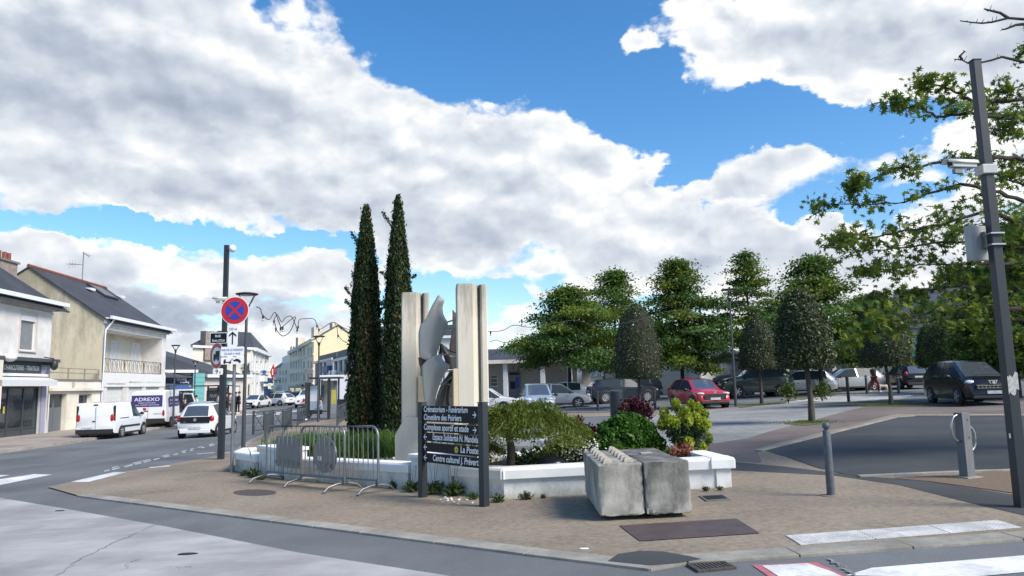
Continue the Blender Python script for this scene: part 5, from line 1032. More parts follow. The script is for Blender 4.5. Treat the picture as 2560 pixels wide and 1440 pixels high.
def cctv(o, s, flip=1):
    m = MB(); prof = []
    n = 9
    for x in (-.34, .3):
        for i in range(n): t = math.pi*i/(n-1); prof.append((x*s, math.cos(t)*.1*s, math.sin(t)*.09*s))
    m.add(prof, [(i, i+1, n+i+1, n+i) for i in range(n-1)]); h = m.build('hood', M('camera hood', (.58,.58,.54), .5), o, smooth=50); md = h.modifiers.new('s', 'SOLIDIFY'); md.thickness = .008*s
    m = MB(); m.box(-.24*s,.27*s,-.075*s,.075*s,-.075*s,.055*s); m.build('housing', M('camera housing', (.5,.5,.47), .5), o, bevel=.012*s)
    m = MB(); m.box(-.2415*s-.004,-.24*s,-.055*s,.055*s,-.05*s,.04*s); m.build('lens', black, o)
    m = MB(); m.box(-.18*s,-.02*s,-.04*s,.04*s,-.19*s,-.1*s); m.build('infrared_lamp', M('lamp grey', (.2,.2,.2), .4), o, bevel=.006*s)
    m = MB(); m.tube([(.08*s,0,-.08*s),(.08*s,0,-.15*s),(.42*s,0,-.13*s)], .022*s, 7); m.build('arm', signwhite, o)
    m = MB(); m.box(.38*s,.5*s,-.07*s,.07*s,-.2*s,-.03*s); m.build('bracket', signwhite, o, bevel=.01*s)
cctv(cm_, .62)
def plate_(o, u0, u1, z0, z1, mat, y=-.05, name='plate', r=.03):
    pts = []
    for cx, cz, a0 in ((u1-r,z0+r,-90),(u1-r,z1-r,0),(u0+r,z1-r,90),(u0+r,z0+r,180)):
        for i in range(5): t = math.radians(a0+90*i/4); pts.append((cx+r*math.cos(t), cz+r*math.sin(t)))
    m = MB(); m.prism(pts, y, y+.012, 'xz'); return m.build(name, mat, o)
def rect(p, x0, y0, x1, y1):
    s = p.y/1850.0; cx = (p.x/p.y*FPX+1280); f = 1.0/math.cos(0)
    u = lambda x: (ray(x, (y0+y1)/2).x/ray(x, (y0+y1)/2).y*p.y-p.x)
    return u(x0), u(x1), hz(p, y1), hz(p, y0)
o2 = thing('street_name_plate', 'dark blue street name plate on the left mast', 'street sign', p)
u0, u1, z0, z1 = rect(p, 529, 832, 572, 859); pl = plate_(o2, u0, u1, z0, z1, signwhite, -.112, r=.03); plate_(o2, u0+.015, u1-.015, z0+.015, z1-.015, navy, -.1145, 'field', .02)
w = u1-u0; h = z1-z0
text(o2, 'RUE', h*.3, signwhite, ((u0+u1)/2-.02, -.116, z0+h*.58), ax='CENTER', sx=.95); text(o2, 'Émile ZOLA', h*.3, signwhite, ((u0+u1)/2, -.116, z0+h*.17), width=w*.72, ax='CENTER')
o2 = thing('no_lorries_sign', 'round red rimmed no lorries sign turned towards the road', 'road sign', p+V((-.1, -.24, hz(p, 890))), math.radians(-40)); r = .36
for rr, y, mt, nm in ((r, 0, signwhite, 'rim'), (r*.95, -.006, signred, 'ring'), (r*.66, -.009, signwhite, 'field')):
    m = MB(); m.lathe([(rr, y), (rr, y+.004)], 32, ax='y'); m.build(nm, mt, o2)
m = MB(); y = -.0125; m.box(-.04,.17,y,y+.003,-.06,.13); m.box(-.15,-.045,y,y+.003,-.08,.05); m.box(-.15,.17,y,y+.003,-.1,-.065)
m.build('lorry_symbol', black, o2)
for x in (-.1, .1): m = MB(); m.lathe([(.045, y), (.045, y+.003)], 12, (x,-.001,-.11), 'y'); m.build('wheel_symbol', black, o2)
o2 = thing('weight_plate', 'small white weight limit plate under the no lorries sign', 'road sign', p); u0, u1, z0, z1 = rect(p, 536, 921, 561, 937); plate_(o2, u0, u1, z0, z1, signwhite, -.11); text(o2, '9', .16, black, (u0+.07, -.113, z0+.035), bold=.015); text(o2, 't', .11, black, (u0+.18, -.113, z0+.035), bold=.01)
p = G(579, 1180, .02); o = thing('sign_post', 'slim galvanised post holding the parking restriction signs', 'post', p); m = MB(); m.lathe([(.038,-.03),(.038,hz(p, 750))], 12); m.build('tube', galv, o, smooth=40)
m = MB(); m.lathe([(.041,hz(p, 745)),(.03,hz(p, 744)+.01)], 10); m.build('cap', plast, o)
c = p+V((0, -.06, hz(p, 777))); r = .325
o2 = thing('no_stopping_sign', 'large round blue and red no stopping sign', 'road sign', c)
for rr, y, mt, nm in ((r, 0, signwhite, 'rim'), (r*.945, -.005, signred, 'ring'), (r*.665, -.008, signblue, 'field')):
    m = MB(); m.lathe([(rr, y), (rr, y+.004)], 40, ax='y'); m.build(nm, mt, o2)
for a_ in (45, -45):
    R = Matrix.Rotation(math.radians(a_), 3, 'Y'); m = MB(); m.cbox((0, -.0095-.0006*(a_ > 0), 0), (r*1.36, .003, r*.155), R); m.build('cross_bar', signred, o2)
o2 = thing('distance_plate', 'tall white plate with an upward arrow under the no stopping sign', 'road sign', p); u0, u1, z0, z1 = rect(p, 572, 812, 597, 867); plate_(o2, u0, u1, z0, z1, signwhite, -.07, r=.045); uc = (u0+u1)/2; h = z1-z0
text(o2, '120 m', .085, black, (uc, -.073, z1-.13), ax='CENTER', width=(u1-u0)*.8)
m = MB(); y = -.0745; zt = z0+h*.68; m.box(uc-.014,uc+.014,y,y+.002,z0+h*.1,zt-.02); m.add([(uc,y,zt),(uc,y,zt-.045),(uc-.085,y,zt-.12),(uc-.085,y,zt-.075)], [(0,1,2,3)]); m.add([(uc,y,zt),(uc,y,zt-.045),(uc+.085,y,zt-.12),(uc+.085,y,zt-.075)], [(0,3,2,1)]); m.build('arrow', black, o2)
o2 = thing('market_plate', 'white plate about the Friday market on the galvanised post', 'road sign', p); u0, u1, z0, z1 = rect(p, 555, 867, 613, 891); plate_(o2, u0, u1, z0, z1, signwhite, -.075); uc = (u0+u1)/2; w = u1-u0
text(o2, 'MARCHÉ LES VENDREDIS', .07, signblue, (uc, -.078, z0+.12), ax='CENTER', width=w*.93); text(o2, 'DE 6H00 À 14H30', .07, signblue, (uc, -.078, z0+.035), ax='CENTER', width=w*.68)
o2 = thing('tow_away_plate', 'white tow away plate with a tow truck and lifted car', 'road sign', p); u0, u1, z0, z1 = rect(p, 555, 893, 613, 911); plate_(o2, u0, u1, z0, z1, signwhite, -.075)
y = -.0775; zc = (z0+z1)/2; w = u1-u0; m = MB()
m.add([(u0+x*w, y, zc+z*.16) for x, z in ((.12,-.28),(.46,-.28),(.46,-.12),(.22,-.12),(.22,.25),(.15,.2),(.12,-.05))], [tuple(range(7))])
m.add([(u0+x*w, y, zc+z*.16) for x, z in ((.36,-.15),(.5,.3),(.53,.26),(.4,-.15))], [(0,1,2,3)])
m.add([(u0+x*w, y, zc+z*.16) for x, z in ((.52,.12),(.6,.12),(.66,.3),(.78,.2),(.86,-.02),(.87,-.2),(.8,-.22),(.54,.02))], [tuple(range(8))]); m.build('tow_symbol', black, o2)
for x, z in ((.17,-.3),(.4,-.3),(.6,.0),(.82,-.22)): m = MB(); m.lathe([(.022, y-.001), (.022, y+.002)], 10, (u0+x*w,0,zc+z*.16), 'y'); m.build('wheel_symbol', black, o2)
# right hand camera mast
p = G(2557, 1268, .022); H = hz(p, 153); o = thing('camera_mast', 'tall square dark mast with a scraped paint patch on the right', 'mast', p)
m = MB(); m.add([(a*k_, b*k_, z) for z, k_ in ((-.05, .062), (H, .047)) for a, b in ((-1,-1),(1,-1),(1,1),(-1,1))], [(3,2,1,0),(4,5,6,7),(0,1,5,4),(1,2,6,5),(2,3,7,6),(3,0,4,7)]); m.build('post', anth, o, bevel=.008); m = MB(); m.box(-.052,.052,-.052,.052,H+.001,H+.012); m.build('cap', anth, o)
zz = hz(p, 957); m = MB(); r = random.Random(4)
n = 9; up_ = [(-.06+.12*i/(n-1), zz+.1+r.uniform(-.04,.03)) for i in range(n)]; dn = [(x, zz-.1+r.uniform(-.05,.04)) for x, _ in up_]
m.add([(x, -.0628, z) for x, z in up_]+[(x, -.0628, z) for x, z in dn], [(i, i+1, n+i+1, n+i) for i in range(n-1)]); m.build('bare_patch', M('scraped primer', (.42,.41,.38), .8, var=.25, scale=30), o)
m = MB(); m.box(-.0685,-.066,-.03,.0,hz(p,1095),hz(p,1083)); m.build('sticker', signwhite, o)
zz = hz(p, 420); q = p+V((-.3,-.02,zz+.05)); c2 = thing('surveillance_camera', 'white surveillance camera on the right mast', 'camera', q, math.radians(10)); cctv(c2, .62)
m = MB(); m.box(-.09,.085,-.075,.08,zz-.08,zz+.03); m.build('clamp', MATS['camera housing'], o, bevel=.01)
zz = hz(p, 600); o2 = thing('equipment_box', 'pale grey flat antenna box strapped behind the right mast', 'box', p+V((-.02,.2,zz)), math.radians(14))
m = MB(); m.box(-.2,.19,-.05,.04,-.21,.2); m.build('casing', M('pale grey casing', (.36,.36,.34), .55), o2, bevel=.008); m = MB(); m.box(-.05,.04,-.1,-.051,-.08,.12); m.build('rail', galv, o2)
for z in (.07,-.06):
    m = MB(); m.box(-.08,.08,-.08,.08,zz+z-.008,zz+z+.008); m.build('strap', stainless, o)
# ================================================================ CARS
def car(name, label, pos, rz, sp, paint_, group=None, detail=True, cat='car'):
    """rz: heading of the bonnet measured from +y, clockwise, in degrees"""
    L, W, Hh = sp['L'], sp['W']/2, sp['H']; gc = sp.get('gc', .2); R = sp.get('r', .31)
    o = thing(name, label, cat, pos, math.radians(90-rz), group)
    S = sp['st']; rows = []
    # refine stations with a smooth interpolation inside each role
    def sect(q):
        x, zb, zt, wb, wt = q[0]*L, q[1]*Hh, q[2]*Hh, q[3]*W, q[4]*W; e = max(0, abs(q[0])-.44)/.06
        b = gc+.12*e*e
        return [(x,0,b),(x,.8*wb,b),(x,wb*.965,b+.07),(x,wb,b+(zb-b)*.5),(x,wb*.985,zb),(x,wt,zt-.045*Hh*.5-.01),(x,wt*.82,zt-.008),(x,wt*.45,zt),(x,0,zt+.006)]
    secs = [sect(q) for q in S]; nS = len(secs); nP = 9
    bucket = {}
    def put(key, quad): bucket.setdefault(key, []).append(quad)
    for i in range(nS-1):
        role, side = S[i][5], S[i][6]
        for sgn in (1, -1):
            for j in range(nP-1):
                q = [secs[i][j], secs[i+1][j], secs[i+1][j+1], secs[i][j+1]]; q = [(a, b*sgn, c) for a, b, c in q]
                if j <= 1: k = 'underside'
                elif j in (2, 3): k = ('door%s%d' % (side[0], sgn)) if side[:1] in 'dD' and side else 'body'
                elif j == 4: k = ('side_window%s%d' % (side, sgn)) if side and side[-1] == 'g' else ('rear_window' if role == 'RG+' else 'body')
                else: k = {'W': 'windscreen', 'RG': 'rear_window', 'RG+': 'rear_window'}.get(role, 'body')
                if j == 5 and role in ('W', 'RG'): k = 'body'
                put(k, q)
    for s_, e_ in ((secs[0], 'rear'), (secs[-1], 'front')):
        for sgn in (1, -1):
            for j in range(1, nP-2): put('body', [(s_[0][0], s_[0][1], s_[0][2]+.0)]+[(a, b*sgn, c) for a, b, c in (s_[j], s_[j+1])]+[(s_[8][0], 0, s_[8][2])] if False else [(a, b*sgn, c) for a, b, c in (s_[j], s_[j+1])]+[(s_[j+1][0], 0, s_[j+1][2]), (s_[j][0], 0, s_[j][2])])
    for k, qs in bucket.items():
        m = MB(); idx = {}
        for q in qs:
            f = []
            for v in q:
                kk = (round(v[0], 4), round(v[1], 4), round(v[2], 4))
                if kk not in idx: idx[kk] = len(m.v); m.v.append(v)
                if not f or f[-1] != idx[kk]: f.append(idx[kk])
            if f[0] == f[-1]: f.pop()
            if len(set(f)) >= 3: m.f.append(tuple(dict.fromkeys(f)))
        if k.startswith('side_window'): nm, mt = 'side_window', carglass
        elif k.startswith('door'): nm, mt = 'door', paint_
        elif k in ('windscreen', 'rear_window'): nm, mt = k, windscr
        elif k == 'underside': nm, mt = k, plast
        else: nm, mt = 'body', paint_
        m.build(nm, mt, o, smooth=42)
    xf, xr = sp.get('axf', .31)*L, -sp.get('axr', .30)*L
    for x in (xf, xr):
        for sg in (1, -1):
            ww = W*.985
            m = MB(); m.lathe([(R*1.17, 0), (R*1.17, .012), (R*1.12, .02)], 20, (0,0,0), 'y'); m.v = [(x+a, sg*(ww-.008+b), R+c) for a, b, c in m.v]; m.build('wheel_arch', plast, o)
            w = thing('wheel', None, None, (x, sg*(ww+.018), R)); w.parent = o
            m = MB(); m.lathe([(R*.62,-.18),(R*.97,-.18),(R,-.14),(R,-.02),(R*.95,.012),(R*.64,.012)], 22, ax='y'); m.v = [(a, b*sg, c) for a, b, c in m.v]; m.build('tyre', tyre, w, smooth=40)
            m = MB(); m.lathe([(R*.66,0),(R*.62,.016),(R*.56,.006)], 18, ax='y'); m.v = [(a, b*sg, c) for a, b, c in m.v]
            ns = sp.get('spokes', 6)
            for s in range(ns):
                t = 2*math.pi*s/ns; Rm = Matrix.Rotation(t, 3, 'Y'); m.cbox(Rm @ V((R*.34, .012*sg, 0)), (R*.52, .016, R*.15), Rm)
            m.lathe([(R*.13,.0),(R*.13,.024)], 10, ax='y'); 
            m.build('rim', sp.get('rimmat', rimm), w)

    if not detail: return o
    q = S[-2]; zf = q[1]*Hh; F = S[-1][0]*L; Rr = S[0][0]*L
    hz_, hx = sp.get('hl', (.5, .455))
    for sg in (1, -1):
        m = MB(); m.ball((hx*L, sg*W*.72, hz_*Hh), (.11, .19, .075*sp.get('hls', 1)), 12, 8); m.build('headlight', headl, o, smooth=60)
        tz, tx, th = sp.get('tl', (.6, .475, .12)); m = MB(); m.ball((-tx*L, sg*W*.84, tz*Hh), (.075, .11, th), 10, 8); m.build('tail_light', taill, o, smooth=60)
        xm = sp.get('mx', .2)*L; m = MB(); m.ball((xm, sg*(W+.1), sp.get('mz', .63)*Hh), (.07, .11, .08), 10, 6); m.tube([(xm, sg*W*.93, .6*Hh), (xm, sg*(W+.05), sp.get('mz', .63)*Hh)], .03, 6); m.build('mirror', sp.get('mirmat', plast), o, smooth=60)
        for dx in sp.get('handles', (.02, -.17)): m = MB(); m.cbox((dx*L, sg*(W*.998), sp.get('hdz', .56)*Hh), (.17, .03, .03)); m.build('door_handle', sp.get('hdm', paint_), o, bevel=.008)
        m = MB(); m.cbox((0, sg*(W*.985), gc+.055), (L*.42, .03, .09)); m.build('sill', plast, o)
    m = MB(); m.cbox((F-.005, 0, .36*Hh if 'gz' not in sp else sp['gz']*Hh), (.05, W*1.25, .14*sp.get('gs', 1))); m.build('grille', plast, o, bevel=.015)
    m = MB(); m.cbox((F-.02, 0, gc+.1), (.09, W*1.55, .1)); m.build('lower_grille', plast, o, bevel=.02)
    m = MB(); m.cbox((Rr-.0, 0, gc+.1), (.06, W*1.6, .16)); m.build('rear_bumper', plast if sp.get('blackb', True) else paint_, o, bevel=.03)
    m = MB(); m.cbox((F+.03, 0, sp.get('pf', .28)*Hh), (.016, .5, .11)); m.build('number_plate', plate, o)
    m = MB(); m.cbox((Rr-.035, sp.get('pry', 0), sp.get('pr', .5)*Hh), (.016, .5, .11)); m.build('number_plate', plate, o)
    m = MB(); m.lathe([(.055, 0), (.05, .012)], 14, (0,0,0), 'x'); m.v = [(F+.004+a, b, sp.get('bz', .5)*Hh+c) for a, b, c in m.v]; m.build('badge', chrome, o)
    return o
HATCH = [(-.5,.40,.50,.9,.78,'B',''),(-.487,.60,.64,.95,.8,'RG',''),(-.40,.63,.935,.975,.68,'R',''),(-.345,.63,.975,.985,.69,'R','ag'),(-.20,.62,1.0,1,.7,'R','Dg'),(-.08,.615,1.0,1,.7,'R','D'),(-.065,.615,.998,1,.7,'R','dg'),(.08,.6,.96,1,.68,'W','dg'),(.25,.59,.655,.985,.8,'H',''),(.30,.575,.625,.98,.82,'H',''),(.40,.54,.575,.95,.78,'H',''),(.465,.46,.5,.88,.72,'H',''),(.49,.38,.41,.82,.64,'H',''),(.5,.26,.29,.78,.6,'H','')]
SEDAN = [(-.5,.42,.52,.9,.78,'B',''),(-.48,.60,.655,.94,.8,'H',''),(-.40,.62,.70,.97,.78,'RG',''),(-.25,.63,.955,.985,.68,'R','ag'),(-.14,.62,.99,1,.69,'R','Dg'),(-.06,.615,1.0,1,.7,'R','D'),(-.05,.61,1.0,1,.7,'R','dg'),(.09,.6,.96,1,.67,'W','dg'),(.25,.585,.65,.985,.8,'H',''),(.32,.57,.625,.98,.8,'H',''),(.42,.53,.57,.95,.76,'H',''),(.475,.45,.48,.87,.7,'H',''),(.5,.3,.33,.8,.6,'H','')]
SUV = [(-.5,.42,.55,.9,.78,'B',''),(-.485,.64,.69,.95,.8,'RG',''),(-.42,.66,.89,.975,.7,'R',''),(-.36,.66,.95,.985,.7,'R','ag'),(-.22,.65,.99,1,.72,'R','Dg'),(-.075,.64,1.0,1,.73,'R','D'),(-.06,.64,1.0,1,.73,'R','dg'),(.08,.625,.965,1,.7,'W','dg'),(.23,.615,.70,.985,.84,'H',''),(.30,.605,.675,.98,.86,'H',''),(.41,.57,.63,.96,.82,'H',''),(.475,.49,.54,.9,.76,'H',''),(.5,.32,.36,.84,.68,'H','')]
MPV = [(-.5,.42,.52,.9,.8,'B',''),(-.488,.62,.68,.95,.82,'RG',''),(-.44,.64,.92,.975,.72,'R',''),(-.38,.64,.97,.985,.72,'R','ag'),(-.2,.63,1.0,1,.74,'R','Dg'),(-.06,.62,1.0,1,.74,'R','D'),(-.045,.62,.998,1,.74,'R','dg'),(.09,.60,.95,1,.70,'W','dg'),(.325,.585,.63,.975,.82,'H',''),(.36,.575,.61,.97,.82,'H',''),(.43,.52,.555,.93,.76,'H',''),(.475,.43,.46,.86,.7,'H',''),(.5,.26,.3,.78,.62,'H','')]
VANS = [(-.5,.40,.60,.93,.86,'B',''),(-.49,.56,.90,.97,.83,'B',''),(-.47,.56,.965,.985,.8,'R',''),(-.3,.56,1.0,1,.8,'R',''),(-.04,.56,1.0,1,.8,'R','D'),(.01,.56,1.0,1,.8,'R','dg'),(.13,.55,.95,1,.76,'W','dg'),(.30,.545,.60,.985,.84,'H',''),(.35,.535,.585,.98,.84,'H',''),(.43,.49,.53,.93,.76,'H',''),(.48,.4,.44,.86,.7,'H',''),(.5,.26,.3,.8,.62,'H','')]
VANL = [(-.5,.35,.60,.95,.93,'B',''),(-.492,.48,.95,.98,.9,'B',''),(-.475,.48,.985,.99,.88,'R',''),(-.25,.48,1.0,1,.88,'R',''),(.0,.48,1.0,1,.88,'R','D'),(.12,.48,1.0,1,.88,'R','dg'),(.24,.48,.96,1,.85,'W','dg'),(.385,.45,.55,.985,.86,'H',''),(.42,.43,.50,.97,.84,'H',''),(.48,.34,.40,.9,.76,'H',''),(.5,.22,.26,.84,.68,'H','')]
sp_h = dict(L=4.0, W=1.72, H=1.45, st=HATCH)
SH = -5.5
# left street
def behind(px, dist, rz, half): p = A(px, dist); d = V((math.sin(math.radians(rz)), math.cos(math.radians(rz)), 0)); q = p+d*half; return V((q.x, q.y, gz(q.x, q.y)))
KG = car('panel_van', 'small white panel van with twin rear doors parked by the grey garage', behind(242, 36.3, SH, 2.1), SH, dict(L=4.28, W=1.83, H=1.82, st=VANS, r=.32, axf=.335, axr=.29, tl=(.56,.488,.23), pr=.30, pry=.35, handles=(-.005,-.1), hdz=.5, hl=(.48,.44), spokes=8), pw, cat='van')
def on_rear(o, L, y0, y1, z0, z1, mat, name, x=.004, bev=0.0):
    m = MB(); m.cbox((-L/2-x, (y0+y1)/2, (z0+z1)/2), (.02, abs(y1-y0), abs(z1-z0))); return m.build(name, mat, o, bevel=bev)
m = MB(); m.cbox((-2.142, -.02, 1.02), (.012, .012, 1.1)); m.build('door_seam', plast, KG)
on_rear(KG, 4.28, -.02, .12, .86, .91, plast, 'door_handle', .012); on_rear(KG, 4.22, -.1, .1, 1.64, 1.7, plast, 'top_lamp'); on_rear(KG, 4.28, -.86, .86, .28, .5, plast, 'bumper', .03, .04)
for sg in (1, -1):
    m = MB(); m.cbox((-2.06, sg*.86, 1.25), (.1, .08, .75)); m.build('black_pillar', plast, KG, bevel=.02); m = MB(); m.cbox((-.2, sg*.915, .58), (2.2, .03, .09)); m.build('side_strip', plast, KG)
    m = MB(); m.cbox((-1.0, sg*.918, 1.0), (1.0, .012, .03)); m.build('door_rail', plast, KG)
MS = car('panel_van', 'large white delivery van with purple lettered panels and open cab door', behind(372, 44.8, SH-6, 2.75), SH-6, dict(L=5.55, W=2.06, H=2.32, st=VANL, r=.34, gc=.3, axf=.33, axr=.27, tl=(.40,.49,.32), handles=(.2,), hdz=.44, pr=.25, hl=(.38,.45)), pw, cat='van')
purple = M('purple vinyl', (.045,.03,.16), .4, var=.04)
o = MS; Lm = 5.55; yy = -2.77
m = MB(); m.cbox((-Lm/2-.006, .07, 1.66), (.022, 1.72, .68)); pnl = m.build('advert_panel', purple, o, bevel=.01)
text(pnl, 'ADREXO', .3, signwhite, (-Lm/2-.02, .78, 1.66), rot=(math.pi/2, 0, -math.pi/2), width=1.4); text(pnl, 'DISTRIBUTION DE COURRIER', .08, signwhite, (-Lm/2-.02, .55, 1.52), rot=(math.pi/2, 0, -math.pi/2), width=.95); text(pnl, 'COLIS - IMPRIMES PUBLICITAIRES', .08, signwhite, (-Lm/2-.02, .78, 1.4), rot=(math.pi/2, 0, -math.pi/2), width=1.4)
on_rear(o, Lm, -.96, .96, .32, .62, plast, 'bumper', .04, .03); m = MB(); m.cbox((-Lm/2-.002, .0, 1.1), (.012, .014, 1.2)); m.build('door_seam', plast, o)
on_rear(o, Lm, .0, .22, 1.05, 1.1, plast, 'door_handle', .012); on_rear(o, Lm, .1, .28, 1.13, 1.26, signred, 'red_sticker'); text(o, 'adrexo', .13, anth, (-Lm/2-.006, -.3, .86), rot=(math.pi/2, 0, -math.pi/2), width=.5)
for sg in (1, -1):
    m = MB(); m.cbox((-1.55, sg*1.018, 1.6), (1.2, .012, .6)); m.build('advert_panel', purple, o); m = MB(); m.cbox((-.28, sg*1.024, 1.62), (1.1, .012, .6)); q = m.build('advert_panel', purple, o)
    if sg < 0:
        text(q, 'DISTRIBUTION', .14, signwhite, (-2.0, -1.0255, 1.62), width=.9); text(q, 'ADREXO', .16, signwhite, (-.75, -1.0315, 1.62), width=.8); text(q, 'COURRIER', .1, signwhite, (-2.0, -1.0255, 1.44), width=.6); text(q, 'PUBLICITAIRE', .09, signwhite, (-.7, -1.0315, 1.42), width=.8)
    m = MB(); m.cbox((-.3, sg*1.02, .58), (3.2, .03, .16)); m.build('side_strip', plast, o)
m = MB(); m.cbox((.95, -1.016, 1.28), (.85, .02, 1.6)); m.build('doorway', black, o)
d_ = MB(); d_.prism([(0,0),(.95,0),(.95,.75),(.62,1.62),(0,1.62)], -.03, .03, 'xz'); d = d_.build('cab_door', pw, o, bevel=.01); d.location = (1.42, -1.03, .45); d.rotation_euler = (0, 0, math.radians(180+72)); 
m = MB(); m.prism([(.06,.85),(.86,.85),(.58,1.54),(.06,1.54)], -.034, .034, 'xz'); m.build('door_window', carglass, d)
up_ = car('small_car', 'small white hatchback with a black tailgate driving away', behind(490, 32.9, SH+1.5, 1.77), SH+1.5, dict(L=3.54, W=1.64, H=1.49, st=HATCH, r=.29, axf=.35, axr=.34, tl=(.555,.482,.16), pr=.30, handles=(0,), hdm=pw, blackb=False, gc=.2), pw)
m = MB(); m.prism([(-.62,.66),(.62,.66),(.66,.93),(-.66,.93)], -1.80, -1.75, 'yz'); m.build('tailgate_panel', M('gloss black', (.008,.008,.01), .08, coat=.5), up_, bevel=.01)
m = MB(); m.lathe([(.07, -1.812), (.07, -1.80)], 16, (0,0,.80), 'x'); m.v = [(a, b, c) for a, b, c in m.v]; m.build('badge', chrome, up_)
text(up_, 'up!', .09, chrome, (-1.806, .5, .69), rot=(math.pi/2, 0, -math.pi/2))
car('parked_car', 'silver grey car parked behind the small white hatchback', A(517, 46), SH, dict(sp_h, H=1.48), psil)
car('parked_car', 'white coupe car with a wide dark grille facing us across the street', A(640, 80), 183, dict(sp_h, L=4.6, W=1.9, H=1.42, st=SEDAN, gs=1.8), pw)
car('parked_car', 'white two door hatchback seen side on in the middle of the street', A(692, 84, 0), -66, dict(sp_h, L=4.05, W=1.75), pw)
car('parked_car', 'black car half hidden behind the white hatchback down the street', A(726, 90), -70, dict(sp_h, L=4.3), pblk)
car('parked_car', 'white pickup truck with red hazard stripes beside the bus shelter', A(772, 74), 176, dict(sp_h, L=4.8, W=1.9, H=1.75, st=SUV), pw)
hp = A(768, 71); o = thing('hazard_board', 'red and white striped hazard board on the rear of the pickup', 'board', hp+V((0, 0, .55)))
for i in range(6): m = MB(); m.add([(-.75+.25*i, 0, 0), (-.5+.25*i, 0, 0), (-.4+.25*i, 0, .3), (-.65+.25*i, 0, .3)], [(0,1,2,3)]); m.build('stripe', signred if i % 2 else signwhite, o)
far = [(668,125,'VANS',pw,'small white van far down the street'),(700,112,'HATCH',psil,'pale car in the far queue behind the white hatchback'),(716,118,'HATCH',pw,'white car in the far queue, between the parked cars'),(742,104,'HATCH',pw,'white car in the far queue before the beige flats'),(756,112,'HATCH',pgreen,'dark green car in the far queue'),(765,118,'HATCH',psil,'silver car in the far queue by the shelter')]
for px, dd, st, pt, lab in far: car('far_car' if st != 'VANS' else 'far_van', lab, A(px, dd), 170, dict(sp_h, st=globals()[st], H=1.9 if st == 'VANS' else 1.45, gs=.7), pt, 'cars queued far down the street', cat='car' if st != 'VANS' else 'van')
# white box truck behind the shelter
p = A(862, 58); o = thing('box_truck', 'white box truck behind the bus shelter', 'truck', p, math.radians(88)); 
m = MB(); m.box(-3,1.2,-1.15,1.15,.95,2.75); m.build('cargo_box', signwhite, o, bevel=.04); m = MB(); m.box(1.3,3,-1.05,1.05,.6,2.4); m.build('cab', signred, o, bevel=.1); m = MB(); m.box(-3,3,-.9,.9,.5,.9); m.build('chassis', plast, o)
m = MB(); m.box(2.2,3.01,-1.06,1.06,1.5,2.15); m.build('cab_window', carglass, o)
for x in (-1.8,2.1):
    for y in (-.95,.95): m = MB(); m.lathe([(.45,-.14),(.45,.14)], 16, (x,y,.45), 'y'); m.build('wheel', tyre, o)
for y in (-1,.95): m = MB(); m.box(-3.03,-3.001,y-.08,y+.08,1.1,1.25); m.build('tail_light', taill, o)
for z in (1.2,2.3):
    for y in (-.9,.9): m = MB(); m.box(-3.04,-3.001,y-.06,y+.06,z,z+.14); m.build('hinge', anth, o)
# car park
car('parked_car', 'pale blue minicar seen from the front above the maple', A(1342, 39.5, .02), 176, dict(L=3.6, W=1.66, H=1.6, st=MPV, r=.29, hl=(.5,.44)), pblu)
car('parked_car', 'silver hatchback with its bonnet to the right beside the pale blue minicar', A(1392, 45.5, .02), 96, dict(L=4.2, W=1.78, H=1.46, st=HATCH, r=.31, spokes=5), psil)
car('parked_car', 'white car behind the silver hatchback showing its tail lamp', A(1408, 51, .02), 268, dict(L=4.4, W=1.8, H=1.45, st=SEDAN), pw)
car('parked_car', 'white car partly hidden by the taller concrete column', A(1212, 44, .02), 100, dict(L=4.1, W=1.76, H=1.45, st=HATCH), pw)
car('parked_car', 'slate coloured crossover with large alloy wheels', A(1557, 48, .02), 82, dict(L=4.45, W=1.84, H=1.56, st=SUV, r=.37, spokes=10, axf=.3, axr=.31, gc=.22), psuv)
rc = car('parked_car', 'bright red hatchback facing us by the thin bollard', A(1745, 37.2, .02), 171, dict(L=4.05, W=1.76, H=1.45, st=HATCH, r=.32, hl=(.5,.452), hls=.75, gs=1.9, gz=.4, pf=.33, bz=.53, mirmat=pblk), pred)
for sg in (1, -1): m = MB(); m.cbox((1.975, sg*.66, .5), (.03, .025, .26), Matrix.Rotation(sg*.25, 3, 'X')); m.build('light_blade', signwhite, rc)
car('parked_car', 'dark grey saloon behind the red hatchback', A(1812, 50, .02), 262, dict(L=4.5, W=1.8, H=1.42, st=SEDAN), pgry)
car('parked_car', 'dark grey car tucked behind the slate crossover', A(1610, 60, .02), 262, dict(L=4.0, W=1.7, H=1.5, st=HATCH), pgry)
gr = car('off_road_car', 'dark green off road vehicle with bonnet to the left', A(1888, 46, .02), 270, dict(L=4.3, W=1.8, H=1.85, st=SUV, r=.38, gc=.3), pgreen)
sw_ = M('spare wheel cover', (.42,.38,.3), .6, var=.2, scale=8)
car('parked_car', 'silver hatchback with bonnet to the left before the shutters', A(1996, 46.5, .02), 268, dict(L=4.3, W=1.81, H=1.5, st=HATCH, r=.33, spokes=7), psil)
car('parked_car', 'pale silver car right of the silver hatchback behind tree trunks', A(2118, 48, .02), 266, dict(L=4.4, W=1.8, H=1.46, st=HATCH, r=.33), psil)
car('parked_car', 'dark hatchback seen from behind before the green awning', A(2266, 47.5, .02), 5, dict(L=3.95, W=1.68, H=1.46, st=HATCH, r=.3, tl=(.62,.477,.15)), pblk)
mp = car('people_carrier', 'black people carrier with pale headlamps facing us', A(2422, 28.8, .02), 190, dict(L=4.37, W=1.84, H=1.66, st=MPV, r=.34, hl=(.49,.43), hls=1.35, gz=.40, gs=.1, pf=.285, bz=.49, axf=.3, spokes=5), pblk)
